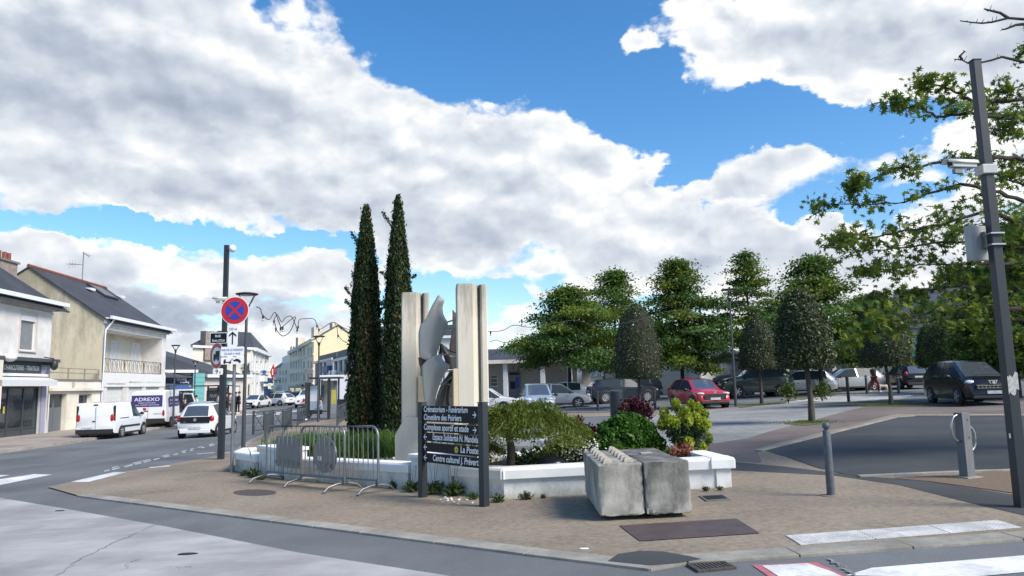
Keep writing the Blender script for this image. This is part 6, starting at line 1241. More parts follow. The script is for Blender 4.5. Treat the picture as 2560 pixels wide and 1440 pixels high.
m = MB(); m.cbox((2.13, 0, .66), (.06, 1.15, .19)); g_ = m.build('grille_opening', black, mp, bevel=.02)
for i in range(9): m = MB(); m.cbox((2.17, -.5+.125*i, .66), (.012, .014, .1)); m.build('grille_bar', chrome, g_)
for z in (.62, .71): m = MB(); m.cbox((2.172, 0, z), (.012, 1.1, .012)); m.build('grille_rail', chrome, g_)
m = MB(); m.prism([(-.16,.90),(.16,.90),(.1,.77),(-.1,.77)][::-1], 2.115, 2.15, 'yz'); m.build('emblem', chrome, mp, bevel=.01); m = MB(); m.prism([(-.11,.875),(.11,.875),(.07,.79),(-.07,.79)][::-1], 2.151, 2.156, 'yz'); m.build('emblem_field', black, mp)
for sg in (1, -1): m = MB(); m.ball((2.06, sg*.66, .52), (.06,.07,.07), 10, 6); m.build('fog_light', headl, mp, smooth=60)
m = MB(); m.tube([(1.35,.55,1.09),(1.37,-.25,1.09)], .012, 5); m.build('wiper', plast, mp)
# motor scooter leaning in the hedge by the woman
p = A(2178, 49, .02); o = thing('motor_scooter', 'pale motor scooter parked by the hedge left of the woman', 'scooter', p, math.radians(60))
for x in (-.55,.6): m = MB(); m.lathe([(.24,-.05),(.24,.05)], 14, (x,0,.24), 'y'); m.build('wheel', tyre, o)
m = MB(); m.prism([(-.7,.4),(-.1,.35),(.1,.25),(.35,.3),(.45,.9),(.38,.95),(.2,.45),(-.1,.5),(-.15,.75),(-.75,.72)], -.14, .14, 'xz'); m.build('body', signwhite, o, bevel=.03); m = MB(); m.box(-.72,-.12,-.13,.13,.73,.83); m.build('seat', black, o, bevel=.03); m = MB(); m.tube([(.58,0,.25),(.4,0,1.0)], .03, 6); m.tube([(.4,-.33,1.05),(.4,.33,1.05)], .018, 6); m.build('handlebar', galv, o); m = MB(); m.ball((.47,0,.88), .08); m.build('headlight', headl, o)
# ================================================================ VEGETATION
def rg(seed): return np.random.default_rng(seed)
def cypress(px, base_py, top_py, dist, wpx, label, seed, brown=.12):
    p = A(px, dist, .3); H = hz(p, top_py); R = wpx/2/FPX*dist; g = rg(seed); o = thing('cypress_tree', label, 'cypress tree', p, 0, 'columnar cypress trees')
    prof = lambda t: R*1.04*np.power(np.clip(1-t, 0, 1), .42)*np.where(t < .08, .86+.14*t/.08, 1.0)*np.power(np.clip((1-t)/.3, 0, 1), .38)
    m = MB(); m.lathe([(.07,0),(.06,H*.5),(.01,H*.96)], 8); m.build('trunk', bark_d, o)
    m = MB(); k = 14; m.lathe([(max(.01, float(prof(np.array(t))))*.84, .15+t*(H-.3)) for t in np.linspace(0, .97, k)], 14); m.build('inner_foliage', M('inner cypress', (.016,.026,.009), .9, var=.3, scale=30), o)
    # upright sprays: each a bunch of small leaves along an ascending twig
    n = 2300; t = 1-np.sqrt(g.uniform(0, 1, n))*.999; t = np.where(g.uniform(0,1,n) < .25, g.uniform(.55, 1, n), t); th = g.uniform(0, 2*np.pi, n)
    lump = 1+.1*np.sin(th*4+t*6+seed)+.05*np.sin(th*7-t*11)
    r = prof(t)*(.86+.17*g.uniform(0, 1, n))*lump; ln = g.uniform(.16, .38, n)*(1-.35*t)
    base = np.stack([r*np.cos(th), r*np.sin(th), .06+t*(H-.35)], 1); up = np.stack([.16*np.cos(th), .16*np.sin(th), np.ones(n)], 1)
    q = 14; s = np.linspace(0, 1, q); P = base[:, None, :]+up[:, None, :]*(ln[:, None]*s[None, :])[:, :, None]; w = (.055*(1-s*.8))[None, :, None]; P = P+g.normal(size=P.shape)*w
    P = P.reshape(-1, 3); vv = np.repeat(g.uniform(.1, .9, n), q); isb = np.repeat((g.uniform(0, 1, n) < brown*np.where(t < .5, 1.6, .35)) & (np.sin(th-4.6+seed*0) > -.3), q)
    U = np.repeat(up, q, 0); Nn = np.repeat(np.stack([np.cos(th), np.sin(th), .2*np.ones(n)], 1), q, 0)
    leaves('crown', P[~isb], .1, L_cyp, o, N=Nn[~isb]*.8, up=U[~isb], aspect=.36, seed=seed, v=vv[~isb], vary=.5)
    if isb.any(): leaves('browned_foliage', P[isb], .1, L_cypb, o, N=Nn[isb]*.8, up=U[isb], aspect=.36, seed=seed+1, v=vv[isb], vary=.5)
    for i in range(6):                                       # stray twigs leaving the outline
        t = g.uniform(.3, .85); th_ = [0, math.pi][i % 2]+g.uniform(-.5, .5); r = float(prof(np.array(t)))*.9; a = V((r*math.cos(th_), r*math.sin(th_), t*H)); e = a+V((math.cos(th_)*.28, math.sin(th_)*.2, g.uniform(.05, .55)))
        m = MB(); m.tube([a, a.lerp(e, .5)+V((0,0,-.03)), e], [.02,.014,.005], 5); m.build('twig', bark_d, o)
        Pt = np.array([a.lerp(e, float(x)) for x in g.uniform(.1, 1.05, 90)])+g.normal(size=(90, 3))*.03; leaves('spray', Pt, .08, L_cyp, o, seed=seed+i, aspect=.4)
    return o
cypress(913, 1090, 503, 20.2, 78, 'left cypress tree, shorter, with rusty brown patches towards its foot', 11, .22)
cypress(996, 1090, 480, 19.6, 70, 'right cypress tree, taller and greener, behind the shorter concrete column', 23, .05)
def topiary(px, base_py, dist, top_py, bot_py, wpx, label, seed, mat=L_top, lean=0, trunk_r=.075, n=9000, leaf=.085, flat=1.0):
    p = A(px, dist, .03) if dist else G(px, base_py, .03); dist = p.y; H = hz(p, top_py); hb = hz(p, bot_py); R = wpx/2/FPX*dist; g = rg(seed); o = thing('trimmed_tree', label, 'trimmed tree', p, 0, 'trees trimmed to a bullet shape')
    t = np.clip(g.beta(1.15, 1.35, n), 0, 1); prof = lambda t: R*np.power(np.clip(1-np.power(t, 2.5*flat), 0, 1), .55)*(.93+.07*np.minimum(1, t/.12)); th = g.uniform(0, 2*np.pi, n)
    cap = g.uniform(0,1,n) < .16; t = np.where(cap, 1-g.uniform(0,1,n)**2*.12, t); under = g.uniform(0,1,n) < .07; t = np.where(under, 0, t)
    lump = 1+.04*np.sin(th*4+t*9+seed)+.035*np.sin(th*9-t*17); r = prof(t)*lump*(.9+.14*g.uniform(0, 1, n)**1.5); r = np.where(under, r*np.sqrt(g.uniform(0,1,n)), r)
    lx = lean*(t*(H-hb)+hb)/H; P = np.stack([r*np.cos(th)+lx, r*np.sin(th), hb+t*(H-hb)+.03*g.normal(size=n)], 1)
    N = np.stack([np.cos(th), np.sin(th), .15+1.5*t**3], 1); N /= np.linalg.norm(N, axis=1, keepdims=True)
    vv = np.where(g.uniform(0,1,n) < .22, g.uniform(.7,1,n), g.uniform(0,.62,n)) if mat is L_top else g.uniform(0,1,n)
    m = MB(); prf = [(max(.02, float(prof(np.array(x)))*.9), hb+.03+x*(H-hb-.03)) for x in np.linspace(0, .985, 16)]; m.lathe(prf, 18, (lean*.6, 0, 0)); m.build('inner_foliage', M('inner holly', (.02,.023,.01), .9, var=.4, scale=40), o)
    leaves('crown', P, leaf, mat, o, N=N*1.0, aspect=.55, seed=seed, v=vv, vary=.4)
    m = MB(); m.tube([(0,0,-.05),(.01,0,hb*.4),(lean*.5+.02,.01,hb+.1),(lean*.7,0,hb+(H-hb)*.6)], [trunk_r*1.35,trunk_r,trunk_r*.85,.02], 9); m.build('trunk', bark, o, smooth=60)
    return o
topiary(1598, 1010, 41, 762, 945, 122, 'trimmed tree before the slate crossover, left of the red car', 31, n=8000)
topiary(1903, 1005, 38, 792, 922, 98, 'smallest trimmed tree, before the dark green off road vehicle', 33, n=7000)
topiary(2030, 1055, None, 727, 918, 142, 'largest trimmed tree, standing in the brown paving before the path', 35, lean=-.13, trunk_r=.085, n=10000)
topiary(2228, 1012, None, 730, 912, 128, 'trimmed tree with leaning trunk left of the people carrier', 37, lean=-.25, n=9000)
topiary(2400, 1000, 39, 795, 905, 150, 'bright green trimmed tree behind the people carrier', 39, L_topg, n=8000, flat=1.6)
topiary(2335, 1000, 42, 812, 918, 66, 'slim yellow green trimmed tree half hidden by the bright green one', 41, L_topg, n=4000, flat=1.4)
topiary(2515, 1000, 36, 770, 950, 90, 'dark trimmed tree hidden behind the right mast', 43, n=5000)
def oak(px, dist, top_py, bot_py, wpx, label, seed, n=16000, sparse=0.0, leaf=.2, mats=(L_oak, L_oak_y), lead=True):
    """tiered pin oak: leader, layered limbs with flat sprays of leaves"""
    p = A(px, dist, .02); H = hz(p, top_py); hb = hz(p, bot_py); R = wpx/2/FPX*dist; g = rg(seed); r_ = random.Random(seed); o = thing('oak_tree', label, 'oak tree', p, 0, 'oaks round the car park')
    m = MB(); m.tube([(0,0,-.1),(.02,0,hb),(-.03,.02,(hb+H)*.5),(0,0,H*.97)], [.15,.12,.07,.012], 9); m.build('trunk', bark_d, o, smooth=60)
    lm = MB(); pts = []; ax = []; k = 38; wts = []
    for i in range(k):
        f = (i+.3)/k; z = hb+.1+(H-hb-.2)*f**.92; Ln = R*(1.06-.04*f if f < .25 else 1.06*(1-f)**.85*1.27)*r_.uniform(.55, 1.1); Ln = min(Ln, R*1.1); th = i*2.4+r_.uniform(-.4, .4); rise = r_.uniform(-.2, .2)+.62*f**1.5
        a = V((0,0,z-.1)); d = V((math.cos(th), math.sin(th), 0)); mid = a+d*Ln*.5+V((0,0,rise*Ln*.55)); e = a+d*Ln+V((0,0,rise*Ln*.7-.08*Ln)); lm.tube([a, mid, e], [.05*(1-f)+.014,.022,.006], 5)
        nb = max(3, int(9*Ln/R))
        for j in range(nb):
            s = .22+.8*(j+r_.random())/nb; c = a.lerp(mid, min(1, s*2)) if s < .5 else mid.lerp(e, (s-.5)*2); side = d.cross(V((0,0,1)))*(r_.uniform(-.42, .42)*Ln*(1.15-s)); tip = c+side+d*r_.uniform(0,.2)*Ln+V((0,0,r_.uniform(-.12,.1)))
            lm.tube([c, tip], [.012,.004], 4, cap=False); pts.append(tip); ax.append(d); wts.append((.75+.5*r_.random())*(1 if r_.random() > sparse else .25))
    lm.build('limbs', bark_d, o)
    n = int(n*1.5); pts = np.array(pts); wts = np.array(wts); ci = g.choice(len(pts), n, p=wts/wts.sum()); sp_ = np.array([.31, .31, .11])*(R/2.6)**.6; P = pts[ci]+g.normal(size=(n, 3))*sp_*(.6+.7*wts[ci])[:, None]
    P[:, 2] -= .1*(np.hypot(P[:, 0]-pts[ci][:, 0], P[:, 1]-pts[ci][:, 1]))
    cv = g.uniform(.15, .85, len(pts))[ci]; cl = g.uniform(0, 1, len(pts))[ci] < .28; ctr = np.array([0, 0, hb+(H-hb)*.35]); N = (P-ctr); N /= np.linalg.norm(N, axis=1, keepdims=True)+1e-6; N[:, 2] += .9
    leaves('crown', P[~cl], leaf, mats[0], o, N=N[~cl], aspect=.6, seed=seed, v=cv[~cl], shape='lobed' if leaf > .25 else 'diamond'); leaves('young_foliage', P[cl], leaf, mats[1], o, N=N[cl], aspect=.6, seed=seed+1, v=cv[cl], shape='diamond')
    return o
oak(1425, 51, 715, 905, 285, 'wide low oak at the left end, before the portico', 51, n=17000, sparse=.25)
oak(1545, 56, 672, 900, 235, 'taller oak behind the left trimmed tree', 53, n=15000, sparse=.2)
oak(1708, 50, 648, 912, 250, 'conical oak behind the red hatchback', 55, n=20000)
oak(1885, 56, 628, 890, 200, 'thin topped oak behind the smallest trimmed tree', 57, n=12000, sparse=.45)
oak(2055, 45, 640, 890, 290, 'airy oak behind the largest trimmed tree', 59, n=15000, sparse=.35)
oak(1985, 62, 745, 890, 200, 'low dark oak between the two middle trimmed trees', 60, n=9000)
oak(2180, 52, 735, 905, 190, 'oak behind the trimmed tree with the leaning trunk', 61, n=10000, sparse=.2)
oak(2545, 31, 560, 930, 260, 'dense dark oak behind the right mast', 63, n=16000)
# foreground oak whose branches reach in from the right
FO_ = A(2760, 13.2, .03); o = thing('oak_tree', 'large near oak reaching into view from the right with lobed leaves', 'oak tree', FO_); g = rg(77); r_ = random.Random(77)
m = MB(); m.tube([(0,0,-.1),(.03,0,1.6),(-.05,.05,4),(.0,0,6.5),(0,0,8.2)], [.22,.18,.14,.08,.02], 10); m.build('trunk', bark_d, o, smooth=60)
BR = [([(2740,330),(2560,300),(2440,285),(2340,290),(2290,268),(2235,270)],11.2,.9),([(2740,300),(2560,250),(2440,262),(2400,235),(2340,212),(2310,205)],11.6,.9),([(2740,440),(2620,420),(2540,395),(2440,395),(2350,405),(2290,420),(2240,418),(2150,465),(2140,472)],11.4,.75),
 ([(2740,560),(2600,520),(2500,480),(2400,462),(2330,480),(2260,505),(2150,510),(2045,515)],11.6,.5),([(2740,600),(2560,560),(2460,530),(2350,560),(2250,580),(2160,595),(2085,600)],11.5,1.0),([(2740,640),(2560,620),(2440,600),(2330,610),(2240,620),(2120,630)],12.2,1.0),
 ([(2740,680),(2560,660),(2420,660),(2300,660),(2180,680)],11.9,1.25),([(2740,740),(2560,720),(2400,715),(2280,730),(2200,760)],12.4,1.3),([(2740,780),(2540,770),(2400,770),(2280,790),(2190,815),(2130,850)],11.6,1.2),([(2740,820),(2560,800),(2450,790),(2340,800),(2240,820)],12.6,1.0),
 ([(2740,500),(2620,470),(2540,455),(2470,430)],12.0,.8),([(2740,400),(2640,350),(2560,335),(2500,330)],11.8,.8),([(2740,700),(2640,600),(2560,590),(2500,620)],13,1.3),([(2740,690),(2640,700),(2540,700),(2470,740)],13.4,1.4),([(2740,850),(2640,830),(2540,830),(2470,850)],13.2,.9),([(2740,240),(2640,250),(2560,215),(2500,225)],11.9,.7),([(2740,610),(2600,560),(2500,560),(2400,570)],13.2,1.2),([(2740,750),(2600,660),(2480,690),(2380,700)],13.3,1.3)]
for i in range(30):                                          # the rest of the crown, on the far side of the trunk
    th = -1.75+3.5*((i*.618) % 1)+r_.uniform(-.1,.1); z = 2.2+5.6*i/30; Ln = (3.3-.3*z)*r_.uniform(.8,1.15)+.6; b0 = FO_+V((0,0,z)); d = V((math.cos(th), math.sin(th), 0)); BR.append(([b0, b0+d*Ln*.5+V((0,0,.25)), b0+d*Ln+V((0,0,r_.uniform(-.1,.6)))], None, 1.2))
LP, LV = [], []
for pts, dist, dens in BR:
    P = list(pts) if dist is None else [D(x, y, dist+(FO_.y-dist)*(max(0, x-2500)/240)**1.0*.8) for x, y in pts]; P = P if dist is None else [V((FO_.x, FO_.y, P[0].z-.35))]+P; rel = [p-FO_ for p in P]; fine = []
    for i in range(len(rel)-1):
        for t in np.linspace(0, 1, 6)[:-1]: fine.append(rel[i].lerp(rel[i+1], t)+V((0, r_.uniform(-.03, .03), r_.uniform(-.02, .02))))
    fine.append(rel[-1]); nf = len(fine); m = MB(); m.tube(fine, [.045*(1-i/nf)**1.2+.006 for i in range(nf)], 6); br = m.build('branch', bark_d, o, smooth=60)
    tw = MB()
    for i in range(3, nf):
        s = i/nf; d = (fine[i]-fine[i-1]).normalized(); k = 2 if s < .95 else 4
        for j in range(k):
            if r_.random() > .14+.52*dens and s < .9: continue
            sd_ = V((d.x*r_.uniform(-.2,.6), r_.uniform(-1,1), r_.uniform(-.35,.6))).normalized(); ln = r_.uniform(.12, .42)*(1.1 if dens > .9 else .75); tip = fine[i]+sd_*ln; tw.tube([fine[i], fine[i].lerp(tip, .5)+V((0,0,.02)), tip], [.007,.005,.003], 4, cap=False)
            nl = int(r_.uniform(8, 17)*dens*(1.5 if s > .93 else 1)); cv = r_.uniform(.1, .9)
            for q in range(nl): f = r_.uniform(.3, 1.05); LP.append(fine[i].lerp(tip, f)+V((r_.gauss(0,.075), r_.gauss(0,.09), r_.gauss(0,.06)))); LV.append(cv)
    tw.build('twigs', bark_d, br)['kind'] = 'stuff'
for pts, dist in (([(2760,20),(2560,48),(2520,45),(2480,55),(2455,58),(2430,56),(2400,52)],11.2),([(2520,45),(2500,32),(2470,25),(2460,22)],11.2),([(2760,150),(2560,155),(2530,148),(2505,142),(2480,150),(2445,158),(2420,158),(2405,150),(2385,148)],11.3),([(2405,150),(2400,140),(2412,128)],11.3),([(2560,60),(2540,62),(2515,72),(2505,74)],11.2),([(2560,120),(2600,100),(2700,90)],11.3)):
    P = [D(x, y, dist)-FO_ for x, y in pts]; m = MB(); m.tube(P, [.02*(1-i/len(P))+.006 for i in range(len(P))], 5)
    for i in range(1, len(P)-1):
        for j in range(2): t = P[i].lerp(P[i+1], r_.random()); m.tube([t, t+V((r_.uniform(-.06,.06), 0, r_.uniform(-.05,.09)))], [.006,.004], 4)
    m.build('bare_branch', bark_d, o)
LP = np.array([tuple(p) for p in LP]); LV = np.array(LV); n = len(LP)
order = np.argsort(LP[:, 0]); first = order[:280]; rest = order[280:]
one = leaves('leaf', np.zeros((1, 3)), .15, L_oak_y, None, shape='lobed', seed=5, vary=0, N=np.array([[0,0,3.]])); lm_ = [one.data]; bpy.data.objects.remove(one)
for s, mt in ((6, L_oak), (7, L_oak), (8, L_oak_y)): q = leaves('leaf', np.zeros((1, 3)), .15, mt, None, shape='lobed', seed=s, vary=0, N=np.array([[0,0,3.]]), v=[r_.random()]); lm_.append(q.data); bpy.data.objects.remove(q)
for i in first:
    l = bpy.data.objects.new('leaf', lm_[r_.randrange(4)]); COL.objects.link(l); l.parent = o; l.location = LP[i]; l.rotation_euler = (r_.gauss(0,.8), r_.gauss(0,.8), r_.uniform(0,6.28)); s = r_.uniform(.55,1.0); l.scale = (s, s, s)
half = g.uniform(0, 1, len(rest)) < .45
for sel, mt in ((half, L_oak_y), (~half, L_oak)):
    k_ = leaves('foliage', LP[rest[sel]], .125, mt, o, shape='lobed', seed=80, tilt=.8, N=np.tile([0,0,.7], (sel.sum(), 1)), v=LV[rest[sel]]); k_['kind'] = 'stuff'
# ---- planting in the white beds
p = A(1272, 11.75, .36); o = thing('maple_tree', 'small umbrella shaped green maple with feathery drooping leaves', 'maple tree', p); g = rg(91); r_ = random.Random(91)
cx, cy = .22, .15; m = MB(); m.tube([(0,0,-.05),(.02,0,.3),(-.02,.02,.55),(.1,.02,.75),(.22,.05,.9)], [.07,.062,.055,.04,.02], 8); m.build('trunk', bark, o, smooth=60)
lm = MB(); pts = []; 
for i in range(130):
    th = i*2.4; f = math.sqrt((i+.5)/130); x = cx+1.0*f*math.cos(th); y = cy+.85*f*math.sin(th); z = .98-.50*f**2.2+.06*math.sin(3*th+7*f)+r_.uniform(-.05,.05); pts.append((x, y, z))
    if i % 4 == 0: lm.tube([(.08,.02,.7),(cx*.6+x*.4, y*.5, z*.5+.42),(x, y, z)], [.022,.012,.005], 5)
for i in range(4): x, y, z = -.28+r_.uniform(-.12,.12), r_.uniform(-.2,.1), r_.uniform(.1,.5); pts += [(x,y,z)]*2
for i in range(5): x, y, z = .78+r_.uniform(-.2,.25), r_.uniform(-.2,.3), r_.uniform(.28,.5); pts.append((x,y,z))
lm.build('limbs', bark_d, o); pts = np.array(pts); n = 12000; ci = g.integers(0, len(pts), n); dr = g.normal(size=(n,3))*np.array([.1,.1,.035]); rad = np.hypot(dr[:,0], dr[:,1]); dr[:,2] -= rad*.55; P = pts[ci]+dr; outw = dr.copy(); outw[:,2] = -.09; cvv = g.uniform(.1,.95,len(pts))[ci]
leaves('crown', P, .085, L_map, o, aspect=.2, shape='diamond', seed=9, up=outw*9, N=np.tile([0,0,.8],(n,1)), v=cvv)
p = A(1563, 12.5, .36); o = thing('round_bush', 'dense round bright green bush behind the concrete blocks', 'bush', p); g = rg(92); n = 9000
u = g.normal(size=(n,3)); u /= np.linalg.norm(u, axis=1, keepdims=True); u[:,2] = np.abs(u[:,2])*1.0; lump = 1+.06*np.sin(u[:,0]*9+u[:,1]*7)+.05*np.sin(u[:,2]*15+u[:,0]*4); P = u*np.array([.6,.5,.66])*(lump*(.86+.16*g.uniform(0,1,n)))[:,None]; P[:,2] += .02+.0*P[:,2]
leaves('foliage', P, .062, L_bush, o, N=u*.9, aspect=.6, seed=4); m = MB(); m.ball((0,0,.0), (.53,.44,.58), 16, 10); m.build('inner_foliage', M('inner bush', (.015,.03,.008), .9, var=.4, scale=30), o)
p = A(1700, 12.3, .36); o = thing('spurge_plant', 'tall spurge with lime green flower heads and dark stems right of the round bush', 'plant', p); g = rg(93); r_ = random.Random(93)
heads = [(1660,1032),(1690,1010),(1705,1040),(1728,1012),(1745,1020),(1720,1050),(1690,1055),(1760,1035),(1750,1055),(1765,1060),(1672,1050),(1655,1060),(1745,1075),(1700,1075),(1770,1095),(1755,1120),(1722,1105),(1712,1028),(1738,1042)]
st_ = MB(); LPs = []; HP = []; HV = []
for i, (x, y) in enumerate(heads):
    tip = D(x, y, 12.3+r_.uniform(-.35,.3))-p; b0 = V((r_.uniform(-.12,.12), r_.uniform(-.15,.15), 0)); st_.tube([b0, b0.lerp(tip, .55)+V((0,0,.05)), tip], [.012,.01,.007], 5)
    for k_ in range(170):
        f = r_.uniform(.25,.95); c = b0.lerp(tip, f); LPs.append(c+V((r_.gauss(0,.045), r_.gauss(0,.045), r_.gauss(0,.02))))
    cv = r_.uniform(.2,.9)
    for k_ in range(230): d = V((r_.gauss(0,1), r_.gauss(0,1), r_.gauss(0,1))).normalized(); rr = r_.uniform(.7,1); HP.append(tip+V((d.x*.085*rr, d.y*.085*rr, d.z*.105*rr-.01))); HV.append(cv)
st_.build('stems', M('spurge stem', (.12,.08,.05), .7), o); leaves('leaves', np.array([tuple(x) for x in LPs]), .085, L_euphd, o, aspect=.22, seed=3); leaves('flower_heads', np.array([tuple(x) for x in HP]), .042, L_euph, o, aspect=.8, seed=2, v=HV)
def leafy(name, label, cat, px, dist, clumps, mat, n, size, aspect=.5, spread=.07, stem=True, seed=1, h=.36, up=None):
    p = A(px, dist, h); o = thing(name, label, cat, p); g = rg(seed); C = np.array([tuple(D(x, y, dist+g.uniform(-.15,.15))-p) for x, y in clumps]); ci = g.integers(0, len(C), n); P = C[ci]+g.normal(size=(n,3))*spread
    leaves('leaves', P, size, mat, o, aspect=aspect, seed=seed, up=up)
    if stem:
        m = MB()
        for c in C: m.tube([(0,0,0), (c[0]*.6, c[1]*.5, c[2]*.5), tuple(c)], [.012,.008,.004], 5)
        m.build('stems', bark_d, o)
    return o
leafy('burgundy_shrub', 'burgundy leaved shrub left of the round bush', 'shrub', 1478, 13.0, [(1448,1050),(1444,1060),(1452,1070),(1458,1080),(1470,1075),(1478,1085),(1486,1080),(1468,1092),(1480,1096),(1465,1105),(1490,1098)], L_burg, 700, .07, spread=.045, seed=14)
leafy('burgundy_shrub', 'burgundy leaved shrub before the round dark column', 'shrub', 1590, 15.0, [(1565,1020),(1575,1012),(1590,1010),(1600,1020),(1580,1030),(1598,1035),(1612,1018),(1555,1025),(1620,1032),(1585,1020),(1605,1030)], L_burg, 1100, .08, spread=.07, seed=15)
leafy('pink_leaved_plant', 'small plant with pink leaves at the foot of the spurge', 'plant', 1705, 11.9, [(1695,1128),(1705,1124),(1715,1128),(1722,1122),(1708,1134),(1690,1136)], L_pink, 260, .09, aspect=.25, spread=.05, seed=16)
o = leafy('daisy_plant', 'clump of small white daisies beside the black bag', 'flowers', 1430, 11.9, [(1400,1135),(1415,1128),(1430,1120),(1445,1122),(1455,1130),(1465,1128),(1410,1145),(1440,1138),(1480,1122),(1425,1142)], L_weed, 900, .06, spread=.07, seed=17)
g = rg(18); C = np.array([tuple(D(x, y, 11.8)-o.location) for x, y in [(1405,1140),(1415,1132),(1428,1124),(1440,1120),(1450,1128),(1460,1122),(1418,1148),(1440,1140),(1432,1134),(1475,1115),(1488,1120)]]); ci = g.integers(0, len(C), 210); leaves('daisies', C[ci]+g.normal(size=(210,3))*np.array([.08,.08,.05])+np.array([0,-.05,.04]), .032, L_daisy, o, N=np.tile([0,-.5,1.], (210,1)), tilt=.4, aspect=1, seed=6, v=np.ones(210))
leafy('ground_cover', 'low green plants between the maple and the black bag', 'plant', 1310, 11.9, [(1290,1150),(1305,1145),(1320,1142),(1335,1140),(1280,1156),(1345,1138)], L_weed, 700, .06, spread=.06, seed=19)['kind'] = 'stuff'
leafy('ground_cover', 'green plants before the inner white wall behind the daisies', 'plant', 1390, 12.6, [(1370,1130),(1385,1124),(1400,1126),(1415,1118),(1500,1130),(1530,1126)], L_grass, 900, .09, aspect=.2, spread=.07, seed=20)['kind'] = 'stuff'
leafy('strappy_plant', 'yellowish strappy plant between block and round bush', 'plant', 1560, 11.9, [(1540,1130),(1550,1126),(1560,1130),(1580,1132),(1668,1130),(1675,1136)], L_grass, 160, .16, aspect=.14, spread=.04, seed=21)
p = A(1368, 11.5, .36); o = thing('plastic_bag', 'crumpled black plastic sack lying in the flower bed', 'bag', p); m = MB(); m.ball((0,0,.07), (.25,.2,.12), 22, 14); r_ = random.Random(3)
for i in range(len(m.v)): x, y, z = m.v[i]; k_ = 1+.16*math.sin(9*x+5*y)+.12*math.sin(17*z+11*x)+.06*r_.uniform(-1,1); m.v[i] = (x*k_, y*k_, .07+(z-.07)*k_)
m.build('sack', M('black polythene', (.014,.016,.02), .25, var=.1), o, smooth=40); m = MB(); m.cbox((-.3,0,.0), (.2,.15,.02)); m.build('flap', MATS['black polythene'], o)
# grasses and lavender behind the barrier
def blades(name, label, pxpts, dist, n, mat, L, seed, h=.3, spread=(.5,.3)):
    g = rg(seed); C = np.array([tuple(A(x, dist+dd, h)) for x, dd in pxpts]); p = V(C[0]); o = thing(name, label, 'grass', p) ; ci = g.integers(0, len(C), n); B = C[ci]-np.array(p)+g.normal(size=(n,3))*np.array([spread[0], spread[1], 0])
    hh = L*g.uniform(.5,1.1,n); bend = g.normal(size=(n,2))*.25; P = []; k = 3; vs = np.zeros((n,5,3)); w = .012+.006*g.uniform(0,1,n); th = g.uniform(0,6.28,n); wx, wy = np.cos(th)*w, np.sin(th)*w
    for j, (t, s) in enumerate(((0,1),(0,-1),(.6,.7),(.6,-.7),(1,0))): vs[:,j,0] = B[:,0]+bend[:,0]*hh*t**2*1.6+wx*s; vs[:,j,1] = B[:,1]+bend[:,1]*hh*t**2*1.6+wy*s; vs[:,j,2] = B[:,2]+hh*t*(1-.25*t*np.hypot(bend[:,0],bend[:,1])*2)
    me = bpy.data.meshes.new(name); me.from_pydata(vs.reshape(-1,3).tolist(), [], [f for i in range(n) for f in ((i*5,i*5+1,i*5+3,i*5+2),(i*5+2,i*5+3,i*5+4))]); a = me.attributes.new('v','FLOAT','POINT'); a.data.foreach_set('value', np.repeat(g.uniform(0,1,n),5).astype(np.float32)); q = link('blades', me, mat, o); return o
blades('strappy_grass', 'long bright green grassy leaves at the foot of the cypress trees', [(880,-2.5),(910,-2.2),(940,-2),(965,-1.8),(985,-1.6),(900,-3),(930,-3)], 18.6, 1500, L_grass, .55, 41)
blades('feathery_shrub', 'soft grassy green shrub behind the crowd barriers', [(745,-.2),(775,0),(805,0),(830,.2),(760,-1),(790,-1.4),(820,-1.4),(845,-1),(770,.5)], 18.2, 3800, L_bush, .5, 42, spread=(.3,.35))
leafy('blue_green_plant', 'small bluish green plant by the left cypress trunk', 'plant', 965, 18.0, [(958,1092),(966,1088),(974,1092),(962,1098)], L_euphd, 300, .1, aspect=.3, spread=.08, seed=44, h=.3)
# weeds at the foot of the white walls
WD = [(612,1190,.2,'weed tuft at the far left end of the white planter wall'),(634,1194,.3,'leafy weed left of the crowd barriers, by the planter pier'),(652,1200,.22,'low weed under the left foot of the crowd barriers'),(940,1214,.16,'small weed just right of the crowd barriers'),(985,1221,.2,'spiky weed midway between barriers and direction sign'),(1030,1230,.28,'dry stalky weed left of the direction sign'),(1084,1236,.34,'dark leafy weed clump between the sign posts, left one'),(1134,1240,.34,'large rosette weed under the corner of the coping'),(1182,1249,.18,'brownish weed beside the right sign post'),(1245,1256,.2,'weed just right of the direction sign'),(1316,1249,.2,'rosette weed at the wall midway to the concrete blocks'),(1358,1246,.1,'tiny weed near the concrete block'),(1765,1228,.12,'dry tuft at the wall right of the concrete blocks'),(1800,1226,.1,'tiny dry tuft at the right end of the wall')]
for i, (px, py, s, lab) in enumerate(WD):
    p = G(px, py, .022); g = rg(100+i); o = thing('weed', lab, 'weed', p, 0, 'weeds along the planter wall'); n = int(60+150*s); th = g.uniform(0,6.28,n); el = g.uniform(.2,1.4,n); rr = s*g.uniform(.2,.6,n); dv = np.stack([np.cos(th)*np.cos(el), np.sin(th)*np.cos(el)*.7, np.sin(el)], 1); leaves('leaves', dv*rr[:,None], s*.42, L_weed, o, aspect=.24, seed=i, up=dv*2)
    if s > .25: m = MB(); [m.tube([(0,0,0),(x*.5,0,s*.8),(x,0,s*1.5)], [.006,.004,.002], 4) for x in (-.06,.03,.08)]; m.build('stalks', bark, o)
g = rg(140); c = G(1133, 1252, .03); Pp = np.array(c)+g.normal(size=(26,3))*np.array([.12,.16,0])+np.array([0,0,.01]); q = leaves('fallen_petals', Pp, .05, L_daisy, None, N=np.tile([0,0,2.],(26,1)), tilt=.5, aspect=.8, seed=8, v=np.ones(26)); tag(q, 'scattered white petals on the pavement under the direction sign', 'petals', kind='stuff')
